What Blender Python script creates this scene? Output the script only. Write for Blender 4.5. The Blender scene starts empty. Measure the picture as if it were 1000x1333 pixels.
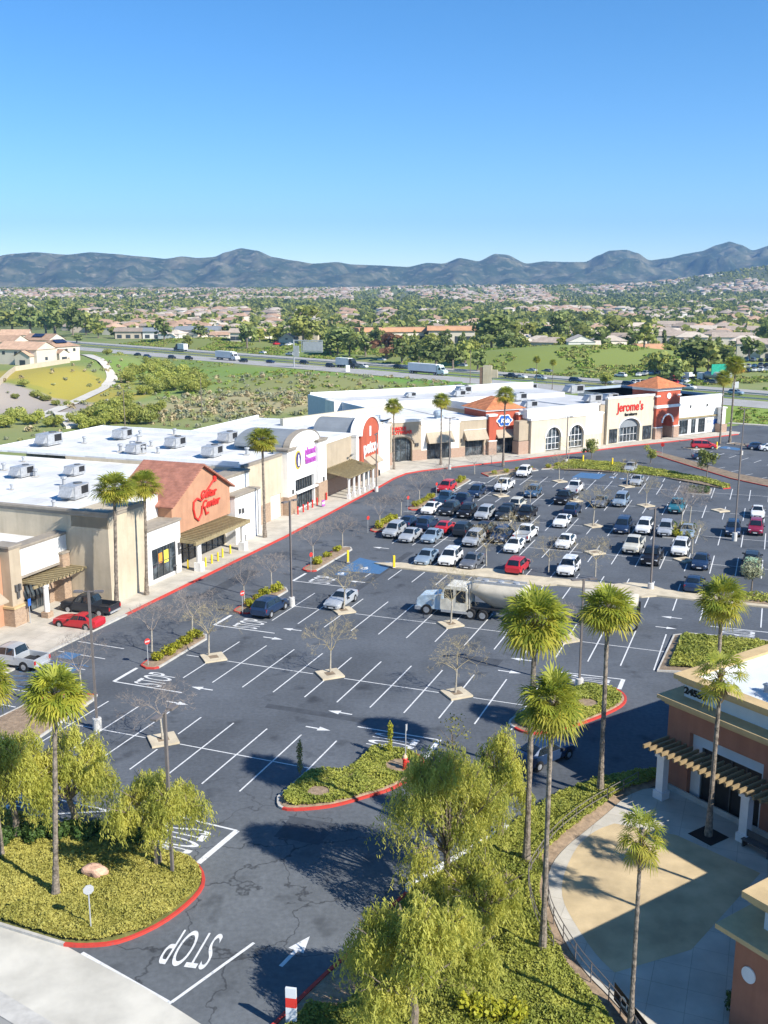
import bpy, bmesh, math, random
import numpy as np
from mathutils import Vector, Matrix, noise
R = math.radians
C = bpy.context.scene.collection
rnd = random.Random(7)

# ---------------------------------------------------------------- survey of the place
CAM_H, PITCH, FOC = 30.7, R(12.35), 1305.0     # camera height, downward tilt, focal length over a 1000 px wide frame
_c, _s = math.cos(PITCH), math.sin(PITCH)
def G(u, v, z=0.0):
    """ground point (at height z) surveyed from the photograph"""
    x = (u-500)/FOC; yd = (v-666.5)/FOC
    d = Vector((x, _c-yd*_s, -_s-yd*_c)); t = (z-CAM_H)/d.z
    return Vector((d.x*t, d.y*t, z))
YAW = R(-21.3)
E1 = Vector((math.cos(YAW), math.sin(YAW))); E2 = Vector((-E1.y, E1.x)); LO = Vector((-16.42, 76.87))
def W(a, b, z=0.0):
    """car park grid (a along the rows, b along the stall lines) to world"""
    p = LO+E1*a+E2*b
    return Vector((p.x, p.y, z))
def Lt(p):
    q = Vector((p[0], p[1]))-LO
    return q.dot(E1), q.dot(E2)
SUN_DIR = Vector((0.792, -0.611))   # horizontal direction towards the sun

# ---------------------------------------------------------------- mesh builder
class MB:
    def __init__(s): s.v=[]; s.f=[]; s.m=[]; s.X=None
    def add(s, vs, fs, m=0):
        o=len(s.v)
        if s.X is not None: vs=[s.X@Vector(p) for p in vs]
        s.v+= [tuple(p) for p in vs]
        for f in fs: s.f.append([i+o for i in f]); s.m.append(m)
        return s
    def bx(s,x0,x1,y0,y1,z0,z1,m=0):
        return s.add([(x0,y0,z0),(x1,y0,z0),(x1,y1,z0),(x0,y1,z0),(x0,y0,z1),(x1,y0,z1),(x1,y1,z1),(x0,y1,z1)],
              [(3,2,1,0),(4,5,6,7),(0,1,5,4),(1,2,6,5),(2,3,7,6),(3,0,4,7)],m)
    def cb(s,c,sz,m=0,rot=0):
        X=s.X; M=Matrix.Translation(c)@Matrix.Rotation(rot,4,'Z'); s.X=M if X is None else X@M
        s.bx(-sz[0]/2,sz[0]/2,-sz[1]/2,sz[1]/2,-sz[2]/2,sz[2]/2,m); s.X=X; return s
    def prism(s,poly,z0,z1,m=0,mt=None):
        n=len(poly)
        ar=sum(poly[i][0]*poly[(i+1)%n][1]-poly[(i+1)%n][0]*poly[i][1] for i in range(n))
        if ar<0: poly=poly[::-1]
        vs=[(p[0],p[1],z0) for p in poly]+[(p[0],p[1],z1) for p in poly]
        s.add(vs,[list(range(n))[::-1]]+[(i,(i+1)%n,(i+1)%n+n,i+n) for i in range(n)],m)
        s.add([(p[0],p[1],z1) for p in poly],[list(range(n))],m if mt is None else mt); return s
    def sheet(s,poly,z,m=0):
        n=len(poly)
        ar=sum(poly[i][0]*poly[(i+1)%n][1]-poly[(i+1)%n][0]*poly[i][1] for i in range(n))
        if ar<0: poly=poly[::-1]
        return s.add([(p[0],p[1],z) for p in poly],[list(range(n))],m)
    def slab(s,poly,y0,y1,m=0):      # polygon in x,z pushed through y
        n=len(poly); vs=[(p[0],y0,p[1]) for p in poly]+[(p[0],y1,p[1]) for p in poly]
        return s.add(vs,[list(range(n)),list(range(n,2*n))[::-1]]+[(i,i+n,(i+1)%n+n,(i+1)%n) for i in range(n)],m)
    def slabx(s,poly,x0,x1,m=0):     # polygon in y,z pushed through x
        n=len(poly); vs=[(x0,p[0],p[1]) for p in poly]+[(x1,p[0],p[1]) for p in poly]
        return s.add(vs,[list(range(n)),list(range(n,2*n))[::-1]]+[(i,i+n,(i+1)%n+n,(i+1)%n) for i in range(n)],m)
    def tube(s,pts,rad,n=8,m=0,cap=True):
        pts=[Vector(p) for p in pts]; k=len(pts)
        if not isinstance(rad,(list,tuple)): rad=[rad]*k
        vs=[];u=None
        for i,p in enumerate(pts):
            d=(pts[min(i+1,k-1)]-pts[max(i-1,0)])
            if d.length<1e-9: d=Vector((0,0,1))
            d.normalize()
            if u is None: u=d.orthogonal().normalized()
            else:
                u=u-d*u.dot(d); u=u.normalized() if u.length>1e-6 else d.orthogonal().normalized()
            w=d.cross(u)
            for j in range(n):
                a=2*math.pi*j/n; vs.append(p+(u*math.cos(a)+w*math.sin(a))*rad[i])
        fs=[(i*n+j,i*n+(j+1)%n,(i+1)*n+(j+1)%n,(i+1)*n+j) for i in range(k-1) for j in range(n)]
        if cap: fs+= [list(range(n))[::-1],list(range((k-1)*n,k*n))]
        return s.add(vs,fs,m)
    def lathe(s,prof,c=(0,0,0),n=16,m=0):
        vs=[(c[0]+r*math.cos(2*math.pi*j/n),c[1]+r*math.sin(2*math.pi*j/n),c[2]+z) for r,z in prof for j in range(n)]
        k=len(prof)
        fs=[(i*n+j,i*n+(j+1)%n,(i+1)*n+(j+1)%n,(i+1)*n+j) for i in range(k-1) for j in range(n)]
        return s.add(vs,fs+[list(range(n))[::-1],list(range((k-1)*n,k*n))],m)
    def quad(s,a,b,c,d,m=0): return s.add([a,b,c,d],[(0,1,2,3)],m)
    def build(s,name,mats,parent=None,loc=(0,0,0),rot=0,smooth=False):
        me=mesh_of(name,s.v,s.f,s.m,mats,smooth)
        return obj(name,me,parent,loc,rot)
def mesh_of(name,v,f,m,mats,smooth=False):
    me=bpy.data.meshes.new(name); me.from_pydata([tuple(p) for p in v],[],f)
    if not isinstance(mats,(list,tuple)): mats=[mats]
    for x in mats: me.materials.append(x)
    if len(mats)>1: me.polygons.foreach_set('material_index',m)
    if smooth: me.polygons.foreach_set('use_smooth',[True]*len(f))
    me.update(); return me
def obj(name,me,parent=None,loc=(0,0,0),rot=0,scale=None):
    o=bpy.data.objects.new(name,me); C.objects.link(o); o.location=loc
    if isinstance(rot,(int,float)): o.rotation_euler=(0,0,rot)
    else: o.rotation_euler=rot
    if scale is not None: o.scale=(scale,)*3 if isinstance(scale,(int,float)) else scale
    if parent is not None: o.parent=parent; REC.setdefault(parent.name,[]).append(o)
    return o
REC={}
def np_mesh(name,V,F,mats,mi=None,smooth=False):
    """V (n,3), F (k,4) quads"""
    me=bpy.data.meshes.new(name); n=len(V); k=len(F); q=F.shape[1]
    me.vertices.add(n); me.vertices.foreach_set('co',np.asarray(V,np.float32).ravel())
    me.loops.add(k*q); me.loops.foreach_set('vertex_index',np.asarray(F,np.int32).ravel())
    me.polygons.add(k); me.polygons.foreach_set('loop_start',np.arange(0,k*q,q,dtype=np.int32))
    if not isinstance(mats,(list,tuple)): mats=[mats]
    for x in mats: me.materials.append(x)
    if mi is not None: me.polygons.foreach_set('material_index',np.asarray(mi,np.int32))
    if smooth: me.polygons.foreach_set('use_smooth',np.ones(k,bool))
    me.update(calc_edges=True); me.validate(); return me
def tag(o,label,cat,group=None):
    o['label']=label; o['category']=cat
    if group: o['group']=group
    return o
def struct(o,kind='structure'): o['kind']=kind; return o
def thing(name,label,cat,loc=(0,0,0),rot=0,group=None,scale=None):
    o=obj(name,None,None,loc,rot,scale); o.empty_display_size=.2
    return tag(o,label,cat,group)
def copy_tree(o,parent=None):
    c=o.copy(); C.objects.link(c); c.parent=parent
    for ch in REC.get(o.name,()): copy_tree_child(ch,c)
    return c
def copy_tree_child(o,parent):
    c=o.copy(); C.objects.link(c); c.parent=parent
    for ch in REC.get(o.name,()): copy_tree_child(ch,c)
def dup(o,label,loc,rot=None,scale=None,group=None):
    c=copy_tree(o); c.location=loc
    if rot is not None: c.rotation_euler=(0,0,rot)
    if scale is not None: c.scale=(scale,)*3 if isinstance(scale,(int,float)) else scale
    c['label']=label
    if group: c['group']=group
    return c
class Proto:
    """the first placing moves the prototype itself, later ones copy it"""
    def __init__(s,root): s.root=root; s.used=False
    def place(s,label,loc,rot=None,scale=None,group=None,cat=None):
        if s.used: o=dup(s.root,label,loc,rot,scale,group)
        else:
            o=s.root; s.used=True; o.location=loc
            if rot is not None: o.rotation_euler=(0,0,rot)
            if scale is not None: o.scale=(scale,)*3 if isinstance(scale,(int,float)) else scale
            o['label']=label
            if group: o['group']=group
        if cat: o['category']=cat
        return o

# ---------------------------------------------------------------- materials
MATS={}
def mat(name,col,rough=.85,var=.18,scale=1.5,bump=0,metal=0,spec=.3,col2=None,detail=4,rand=0,mix=(.35,.65),bscale=None,world=False,transl=0):
    if name in MATS: return MATS[name]
    m=bpy.data.materials.new(name); m.use_nodes=True; nt=m.node_tree; N=nt.nodes; Lk=nt.links
    b=N['Principled BSDF']; b.inputs['Roughness'].default_value=rough; b.inputs['Metallic'].default_value=metal
    b.inputs['Specular IOR Level'].default_value=spec
    col=tuple(col)+(1,); c2=tuple(col2)+(1,) if col2 else tuple(min(1,c*(1+var)) for c in col[:3])+(1,)
    c1=col if col2 else tuple(c*(1-var) for c in col[:3])+(1,)
    if world: src=N.new('ShaderNodeNewGeometry').outputs['Position']
    else: src=N.new('ShaderNodeTexCoord').outputs['Object']
    nz=N.new('ShaderNodeTexNoise'); nz.inputs['Scale'].default_value=scale; nz.inputs['Detail'].default_value=detail; nz.inputs['Roughness'].default_value=.6
    Lk.new(src,nz.inputs['Vector'])
    rp=N.new('ShaderNodeValToRGB'); rp.color_ramp.elements[0].color=c1; rp.color_ramp.elements[1].color=c2
    rp.color_ramp.elements[0].position=mix[0]; rp.color_ramp.elements[1].position=mix[1]
    Lk.new(nz.outputs['Fac'],rp.inputs['Fac']); out=rp.outputs['Color']
    if rand:
        oi=N.new('ShaderNodeObjectInfo'); hs=N.new('ShaderNodeHueSaturation')
        ma=N.new('ShaderNodeMapRange'); ma.inputs['To Min'].default_value=1-rand; ma.inputs['To Max'].default_value=1+rand
        Lk.new(oi.outputs['Random'],ma.inputs['Value']); Lk.new(ma.outputs['Result'],hs.inputs['Value']); Lk.new(out,hs.inputs['Color']); out=hs.outputs['Color']
    Lk.new(out,b.inputs['Base Color'])
    if bump:
        bp=N.new('ShaderNodeBump'); bp.inputs['Strength'].default_value=bump; bp.inputs['Distance'].default_value=.05
        n2=N.new('ShaderNodeTexNoise'); n2.inputs['Scale'].default_value=bscale or scale*6; n2.inputs['Detail'].default_value=5
        Lk.new(src,n2.inputs['Vector']); Lk.new(n2.outputs['Fac'],bp.inputs['Height']); Lk.new(bp.outputs['Normal'],b.inputs['Normal'])
    if transl:
        tr=N.new('ShaderNodeBsdfTranslucent'); mx=N.new('ShaderNodeMixShader'); mx.inputs[0].default_value=transl
        Lk.new(out,tr.inputs['Color']); Lk.new(b.outputs[0],mx.inputs[1]); Lk.new(tr.outputs[0],mx.inputs[2])
        Lk.new(mx.outputs[0],N['Material Output'].inputs['Surface'])
    MATS[name]=m; return m
def brickmat(name,c1,c2,mortar,sc=3,rough=.85,w=.5,h=.25):
    if name in MATS: return MATS[name]
    m=mat(name,c1); nt=m.node_tree; N=nt.nodes; b=N['Principled BSDF']
    br=N.new('ShaderNodeTexBrick'); br.inputs['Color1'].default_value=(*c1,1); br.inputs['Color2'].default_value=(*c2,1); br.inputs['Mortar'].default_value=(*mortar,1)
    br.inputs['Scale'].default_value=sc; br.inputs['Mortar Size'].default_value=.02; br.inputs['Brick Width'].default_value=w; br.inputs['Row Height'].default_value=h
    tc=N.new('ShaderNodeTexCoord'); sp=N.new('ShaderNodeSeparateXYZ'); cm=N.new('ShaderNodeCombineXYZ'); ad=N.new('ShaderNodeMath')
    nt.links.new(tc.outputs['Object'],sp.inputs[0]); nt.links.new(sp.outputs['X'],ad.inputs[0]); nt.links.new(sp.outputs['Y'],ad.inputs[1])
    nt.links.new(ad.outputs[0],cm.inputs['X']); nt.links.new(sp.outputs['Z'],cm.inputs['Y']); nt.links.new(cm.outputs[0],br.inputs['Vector'])
    nt.links.new(br.outputs['Color'],b.inputs['Base Color']); return m
def tilemat(name,col,sc=9,rough=.8):
    """clay tile roof: courses run across the slope"""
    m=mat(name,col,rough=rough,var=.22,scale=1.2); nt=m.node_tree; N=nt.nodes; b=N['Principled BSDF']
    tc=N.new('ShaderNodeTexCoord'); wv=N.new('ShaderNodeTexWave'); wv.inputs['Scale'].default_value=sc/6.28; wv.bands_direction='Z'
    wv.inputs['Distortion'].default_value=.6; wv.inputs['Detail'].default_value=1
    bp=N.new('ShaderNodeBump'); bp.inputs['Strength'].default_value=.6; bp.inputs['Distance'].default_value=.08
    nt.links.new(tc.outputs['Object'],wv.inputs['Vector']); nt.links.new(wv.outputs['Fac'],bp.inputs['Height']); nt.links.new(bp.outputs['Normal'],b.inputs['Normal'])
    return m
def asphaltmat():
    m=mat('asphalt',(.096,.106,.120),rough=.9,var=.2,scale=.11,detail=7,bump=.25,bscale=9,spec=.25,world=True)
    nt=m.node_tree; N=nt.nodes; b=N['Principled BSDF']; Lk=nt.links
    geo=N.new('ShaderNodeNewGeometry')
    base=b.inputs['Base Color'].links[0].from_socket
    # fine aggregate
    n2=N.new('ShaderNodeTexNoise'); n2.inputs['Scale'].default_value=3.5; n2.inputs['Detail'].default_value=6; Lk.new(geo.outputs['Position'],n2.inputs['Vector'])
    mr=N.new('ShaderNodeMapRange'); mr.inputs['From Min'].default_value=.3; mr.inputs['From Max'].default_value=.7; mr.inputs['To Min'].default_value=.86; mr.inputs['To Max'].default_value=1.14
    Lk.new(n2.outputs['Fac'],mr.inputs['Value'])
    mx=N.new('ShaderNodeMix'); mx.data_type='RGBA'; mx.blend_type='MULTIPLY'; mx.inputs[0].default_value=1
    Lk.new(base,mx.inputs[6]); Lk.new(mr.outputs['Result'],mx.inputs[7])
    # light dusty wear patches
    n3=N.new('ShaderNodeTexNoise'); n3.inputs['Scale'].default_value=.05; n3.inputs['Detail'].default_value=5; Lk.new(geo.outputs['Position'],n3.inputs['Vector'])
    r3=N.new('ShaderNodeValToRGB'); r3.color_ramp.elements[0].position=.52; r3.color_ramp.elements[1].position=.75; Lk.new(n3.outputs['Fac'],r3.inputs['Fac'])
    sc3=N.new('ShaderNodeMath'); sc3.operation='MULTIPLY'; sc3.inputs[1].default_value=.45; Lk.new(r3.outputs['Color'],sc3.inputs[0])
    m3=N.new('ShaderNodeMix'); m3.data_type='RGBA'; Lk.new(sc3.outputs[0],m3.inputs[0]); Lk.new(mx.outputs[2],m3.inputs[6]); m3.inputs[7].default_value=(.10,.11,.125,1)
    # oil stains
    n4=N.new('ShaderNodeTexNoise'); n4.inputs['Scale'].default_value=.42; n4.inputs['Detail'].default_value=3; Lk.new(geo.outputs['Position'],n4.inputs['Vector'])
    r4=N.new('ShaderNodeValToRGB'); r4.color_ramp.elements[0].position=.60; r4.color_ramp.elements[1].position=.74; Lk.new(n4.outputs['Fac'],r4.inputs['Fac'])
    s4=N.new('ShaderNodeMath'); s4.operation='MULTIPLY'; s4.inputs[1].default_value=.62; Lk.new(r4.outputs['Color'],s4.inputs[0])
    m4=N.new('ShaderNodeMix'); m4.data_type='RGBA'; Lk.new(s4.outputs[0],m4.inputs[0]); Lk.new(m3.outputs[2],m4.inputs[6]); m4.inputs[7].default_value=(.025,.028,.034,1)
    # crack network
    vo=N.new('ShaderNodeTexVoronoi'); vo.feature='DISTANCE_TO_EDGE'; vo.inputs['Scale'].default_value=.16
    wn=N.new('ShaderNodeTexNoise'); wn.inputs['Scale'].default_value=.5; wn.inputs['Detail'].default_value=4; Lk.new(geo.outputs['Position'],wn.inputs['Vector'])
    vm=N.new('ShaderNodeVectorMath'); vm.operation='SCALE'; vm.inputs[3].default_value=3.2; Lk.new(wn.outputs['Color'],vm.inputs[0])
    va=N.new('ShaderNodeVectorMath'); va.operation='ADD'; Lk.new(geo.outputs['Position'],va.inputs[0]); Lk.new(vm.outputs[0],va.inputs[1]); Lk.new(va.outputs[0],vo.inputs['Vector'])
    rc=N.new('ShaderNodeValToRGB'); rc.color_ramp.elements[0].position=.0; rc.color_ramp.elements[0].color=(1,1,1,1); rc.color_ramp.elements[1].position=.011; rc.color_ramp.elements[1].color=(0,0,0,1)
    Lk.new(vo.outputs['Distance'],rc.inputs['Fac'])
    # cracks only in the old drive near the entrance
    sp=N.new('ShaderNodeSeparateXYZ'); Lk.new(geo.outputs['Position'],sp.inputs[0])
    my=N.new('ShaderNodeMapRange'); my.inputs['From Min'].default_value=64; my.inputs['From Max'].default_value=52; Lk.new(sp.outputs['Y'],my.inputs['Value'])
    mm=N.new('ShaderNodeMath'); mm.operation='MULTIPLY'; Lk.new(rc.outputs['Color'],mm.inputs[0]); Lk.new(my.outputs['Result'],mm.inputs[1])
    ms=N.new('ShaderNodeMath'); ms.operation='MULTIPLY'; ms.inputs[1].default_value=.75; Lk.new(mm.outputs[0],ms.inputs[0])
    m5=N.new('ShaderNodeMix'); m5.data_type='RGBA'; Lk.new(ms.outputs[0],m5.inputs[0]); Lk.new(m4.outputs[2],m5.inputs[6]); m5.inputs[7].default_value=(.02,.022,.026,1)
    # the entrance drive is older and greyer
    my2=N.new('ShaderNodeMapRange'); my2.inputs['From Min'].default_value=60; my2.inputs['From Max'].default_value=50; my2.inputs['To Max'].default_value=.5; Lk.new(sp.outputs['Y'],my2.inputs['Value'])
    m6=N.new('ShaderNodeMix'); m6.data_type='RGBA'; Lk.new(my2.outputs['Result'],m6.inputs[0]); Lk.new(m5.outputs[2],m6.inputs[6])
    m7=N.new('ShaderNodeMix'); m7.data_type='RGBA'; m7.blend_type='MULTIPLY'; m7.inputs[0].default_value=1; Lk.new(m5.outputs[2],m7.inputs[6]); m7.inputs[7].default_value=(1.5,1.45,1.32,1)
    Lk.new(m7.outputs[2],m6.inputs[7])
    Lk.new(m6.outputs[2],b.inputs['Base Color'])
    return m
def slabmat(name,col):
    m=mat(name,col,var=.14,scale=.5,detail=8,bump=.15,world=True); nt=m.node_tree; N=nt.nodes; b=N['Principled BSDF']; Lk=nt.links; pc=b.inputs['Base Color'].links[0].from_socket
    geo=N.new('ShaderNodeNewGeometry'); mp=N.new('ShaderNodeMapping'); mp.inputs['Rotation'].default_value=(0,0,-YAW); Lk.new(geo.outputs['Position'],mp.inputs['Vector'])
    br=N.new('ShaderNodeTexBrick'); br.offset=0; br.inputs['Scale'].default_value=1; br.inputs['Brick Width'].default_value=1.6; br.inputs['Row Height'].default_value=1.6; br.inputs['Mortar Size'].default_value=.018
    br.inputs['Color1'].default_value=(1,1,1,1); br.inputs['Color2'].default_value=(.93,.93,.92,1); br.inputs['Mortar'].default_value=(.72,.70,.67,1); Lk.new(mp.outputs[0],br.inputs['Vector'])
    mx=N.new('ShaderNodeMix'); mx.data_type='RGBA'; mx.blend_type='MULTIPLY'; mx.inputs[0].default_value=1; Lk.new(pc,mx.inputs[6]); Lk.new(br.outputs['Color'],mx.inputs[7]); Lk.new(mx.outputs[2],b.inputs['Base Color']); return m
def streak(m,amt=.16):
    nt=m.node_tree; N=nt.nodes; b=N['Principled BSDF']; Lk=nt.links; pc=b.inputs['Base Color'].links[0].from_socket
    tc=N.new('ShaderNodeTexCoord'); mp=N.new('ShaderNodeMapping'); mp.inputs['Scale'].default_value=(1.6,1.6,.14); Lk.new(tc.outputs['Object'],mp.inputs['Vector'])
    n=N.new('ShaderNodeTexNoise'); n.inputs['Scale'].default_value=1; n.inputs['Detail'].default_value=7; n.inputs['Roughness'].default_value=.65; Lk.new(mp.outputs[0],n.inputs['Vector'])
    r=N.new('ShaderNodeValToRGB'); r.color_ramp.elements[0].position=.45; r.color_ramp.elements[0].color=(1,1,1,1); r.color_ramp.elements[1].position=.78; r.color_ramp.elements[1].color=(1-amt,1-amt*1.05,1-amt*1.15,1); Lk.new(n.outputs['Fac'],r.inputs['Fac'])
    mx=N.new('ShaderNodeMix'); mx.data_type='RGBA'; mx.blend_type='MULTIPLY'; mx.inputs[0].default_value=1; Lk.new(pc,mx.inputs[6]); Lk.new(r.outputs['Color'],mx.inputs[7]); Lk.new(mx.outputs[2],b.inputs['Base Color'])
def roofmat():
    m=brickmat('white_membrane_roof',(.72,.72,.71),(.67,.675,.67),(.52,.52,.51),.09,.7,1.6,.3)
    nt=m.node_tree; N=nt.nodes; b=N['Principled BSDF']; Lk=nt.links; br=[n for n in N if n.type=='TEX_BRICK'][0]
    tc=[n for n in N if n.type=='TEX_COORD'][0]; Lk.new(tc.outputs['Object'],br.inputs['Vector']); br.inputs['Mortar Size'].default_value=.004
    n=N.new('ShaderNodeTexNoise'); n.inputs['Scale'].default_value=.22; n.inputs['Detail'].default_value=9; n.inputs['Roughness'].default_value=.65; Lk.new(tc.outputs['Object'],n.inputs['Vector'])
    r=N.new('ShaderNodeValToRGB'); r.color_ramp.elements[0].position=.42; r.color_ramp.elements[0].color=(1,1,1,1); r.color_ramp.elements[1].position=.75; r.color_ramp.elements[1].color=(.68,.66,.62,1); Lk.new(n.outputs['Fac'],r.inputs['Fac'])
    mx=N.new('ShaderNodeMix'); mx.data_type='RGBA'; mx.blend_type='MULTIPLY'; mx.inputs[0].default_value=1; Lk.new(br.outputs['Color'],mx.inputs[6]); Lk.new(r.outputs['Color'],mx.inputs[7]); Lk.new(mx.outputs[2],b.inputs['Base Color']); return m
def paintmat(name,col,wear=.35):
    m=mat(name,col,rough=.75,var=.08,scale=2,world=True); nt=m.node_tree; N=nt.nodes; b=N['Principled BSDF']; Lk=nt.links
    base=b.inputs['Base Color'].links[0].from_socket
    geo=N.new('ShaderNodeNewGeometry'); n=N.new('ShaderNodeTexNoise'); n.inputs['Scale'].default_value=5; n.inputs['Detail'].default_value=6; Lk.new(geo.outputs['Position'],n.inputs['Vector'])
    r=N.new('ShaderNodeValToRGB'); r.color_ramp.elements[0].position=.56; r.color_ramp.elements[1].position=.72; Lk.new(n.outputs['Fac'],r.inputs['Fac'])
    s=N.new('ShaderNodeMath'); s.operation='MULTIPLY'; s.inputs[1].default_value=wear; Lk.new(r.outputs['Color'],s.inputs[0])
    mx=N.new('ShaderNodeMix'); mx.data_type='RGBA'; Lk.new(s.outputs[0],mx.inputs[0]); Lk.new(base,mx.inputs[6]); mx.inputs[7].default_value=(.1,.11,.125,1)
    Lk.new(mx.outputs[2],b.inputs['Base Color']); return m

ASPH=asphaltmat()
PW=paintmat('white_road_paint',(.66,.66,.65),.55); PB=paintmat('blue_road_paint',(.06,.15,.29),.7); PR=paintmat('red_kerb_paint',(.52,.055,.04),.35)
CONC=slabmat('concrete',(.50,.46,.39))
APRON=mat('drive_concrete',(.52,.49,.42),var=.16,scale=.35,detail=9,bump=.15,world=True)
PLAZAT=mat('plaza_tan_concrete',(.50,.385,.225),var=.2,scale=.45,detail=9,bump=.2,world=True)
KERB=mat('kerb_concrete',(.46,.44,.40),var=.15,scale=1.2,bump=.2,world=True)
TANPAVE=mat('tan_concrete',(.54,.46,.33),var=.16,scale=.8,detail=7,bump=.2,world=True)
WHITE=mat('white_stucco',(.76,.745,.71),var=.09,scale=.45,detail=9,bump=.12,bscale=25)
CREAM=mat('cream_stucco',(.54,.455,.33),var=.10,scale=.4,detail=9,bump=.12,bscale=25)
TAN=mat('tan_stucco',(.42,.345,.25),var=.07,scale=.5,bump=.12,bscale=25)
PALE=mat('pale_stucco',(.58,.51,.39),var=.05,scale=.5,bump=.12,bscale=25)
ORANGE=mat('peach_stucco',(.47,.255,.155),var=.10,detail=9,scale=.5,bump=.12,bscale=25)
REDST=mat('brick_red_stucco',(.44,.10,.055),var=.08,scale=.6,bump=.12,bscale=25)
BROWNST=mat('brown_red_stucco',(.36,.16,.10),var=.1,scale=.6,detail=6,bump=.15,bscale=20)
ROOFW=roofmat()
for m_ in (WHITE,CREAM,TAN,PALE,ORANGE,REDST,BROWNST): streak(m_)
ROOFL=mat('light_grey_flat_roof',(.52,.52,.52),var=.12,scale=.2,detail=9)
ROOFG=mat('grey_metal_roof',(.21,.23,.25),var=.08,rough=.75,scale=.6)
BLUEP=mat('blue_grey_parapet',(.36,.43,.50),var=.12,scale=.6)
TRIM=mat('grey_brown_trim',(.30,.26,.21),var=.1)
WTRIM=mat('white_trim',(.80,.79,.77),var=.04)
TANTRIM=mat('tan_cornice',(.52,.38,.20),var=.1,scale=1.5)
OLIVE=mat('olive_tan_timber',(.30,.24,.13),var=.14,scale=3)
STONE=brickmat('stone_veneer',(.42,.29,.19),(.30,.20,.13),(.38,.32,.26),2.2)
REDBR=brickmat('red_brick_stone',(.40,.27,.19),(.33,.2,.14),(.4,.33,.28),2.2)
TILE=tilemat('clay_tile',(.36,.155,.105)); TILEO=tilemat('orange_clay_tile',(.52,.19,.08))
GLASS=mat('shop_glass',(.022,.03,.036),col2=(.13,.16,.18),rough=.06,scale=.75,spec=.7,mix=(.48,.74),detail=3)  # paler noise patches are painted-in reflections and shop interiors
DARK=mat('dark_opening',(.02,.02,.022),rough=.5)
FRAME=mat('dark_window_frame',(.09,.09,.09),rough=.4)
WFRAME=mat('white_window_frame',(.72,.72,.72),rough=.4)
METAL=mat('galvanised_metal',(.42,.43,.44),rough=.45,metal=.3,var=.15,scale=3)
POLE=mat('bronze_pole',(.16,.14,.13),rough=.5,var=.1,scale=2)
GPOLE=mat('grey_post',(.38,.39,.40),rough=.5,var=.1)
RED=mat('sign_red',(.60,.04,.03),rough=.4,var=.04); PURP=mat('sign_purple',(.42,.09,.42),rough=.4,var=.04); YEL=mat('safety_yellow',(.80,.58,.03),rough=.5,var=.06)
BLACK=mat('sign_black',(.015,.015,.016),rough=.5); SBLUE=mat('sign_blue',(.03,.12,.42),rough=.4); SWHITE=mat('sign_white',(.82,.82,.82),rough=.4,var=.03)
SGREEN=mat('sign_green',(.02,.30,.20),rough=.4); GOLD=mat('sign_gold',(.55,.42,.05),rough=.4)
SOIL=mat('soil',(.24,.18,.12),var=.25,scale=1.5,detail=7,bump=.6,world=True)
MULCH=mat('bark_mulch',(.29,.21,.14),var=.28,scale=3,detail=7,bump=.6,world=True)
BARK=mat('bark',(.20,.16,.125),var=.3,scale=5,bump=.6,bscale=14)
PALEBARK=mat('pale_bark',(.40,.36,.29),var=.25,scale=5,bump=.5,bscale=14)
TWIG=mat('bare_twigs',(.30,.25,.21),var=.2,scale=4)
TWIGY=mat('tan_twigs',(.40,.33,.19),var=.2,scale=4)
PTRUNK=mat('palm_trunk',(.20,.165,.13),var=.5,scale=5,bump=1.,bscale=9)
def leafmat(n,c,c2,rand=.12,scale=1.2,tr=.35): return mat(n,c,col2=c2,rough=.55,scale=scale,rand=rand,spec=.25,transl=tr)
PALML=leafmat('palm_leaf',(.19,.25,.035),(.48,.48,.065),.1,1.3,.5)
PALMY=leafmat('palm_leaf_yellow',(.33,.33,.045),(.54,.47,.07),.1,.9,.45)
PALMD=leafmat('palm_leaf_dry',(.30,.21,.10),(.42,.31,.15),.1,1.5,.2)
PEPPER=leafmat('pepper_leaf',(.36,.39,.07),(.70,.66,.15),.08,.55,.55)
COVER=leafmat('ground_cover_leaf',(.33,.315,.065),(.52,.47,.12),.05,.45)
COVERBASE=mat('cover_undergrowth',(.10,.11,.03),col2=(.20,.19,.06),scale=2,world=True,bump=.6)
COVERG=leafmat('green_cover_leaf',(.24,.28,.05),(.46,.46,.09),.05,.45)
HEDGE=leafmat('hedge_leaf',(.05,.10,.025),(.12,.19,.045),.1,.8)
YSHRUB=leafmat('yellow_shrub_leaf',(.30,.32,.025),(.52,.48,.05),.1,1)
DGREEN=leafmat('dark_tree_leaf',(.12,.165,.05),(.29,.33,.10),.22,.3,.3)
MGREEN=leafmat('mid_tree_leaf',(.21,.25,.06),(.43,.43,.11),.22,.3,.3)
LGREEN=leafmat('light_tree_leaf',(.34,.38,.08),(.58,.57,.15),.15,.3,.5)
RUST=leafmat('rust_tree_leaf',(.22,.11,.06),(.32,.17,.09),.15,.3)
SAGE=leafmat('sage_leaf',(.26,.28,.17),(.44,.44,.29),.15,.4)
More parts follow.
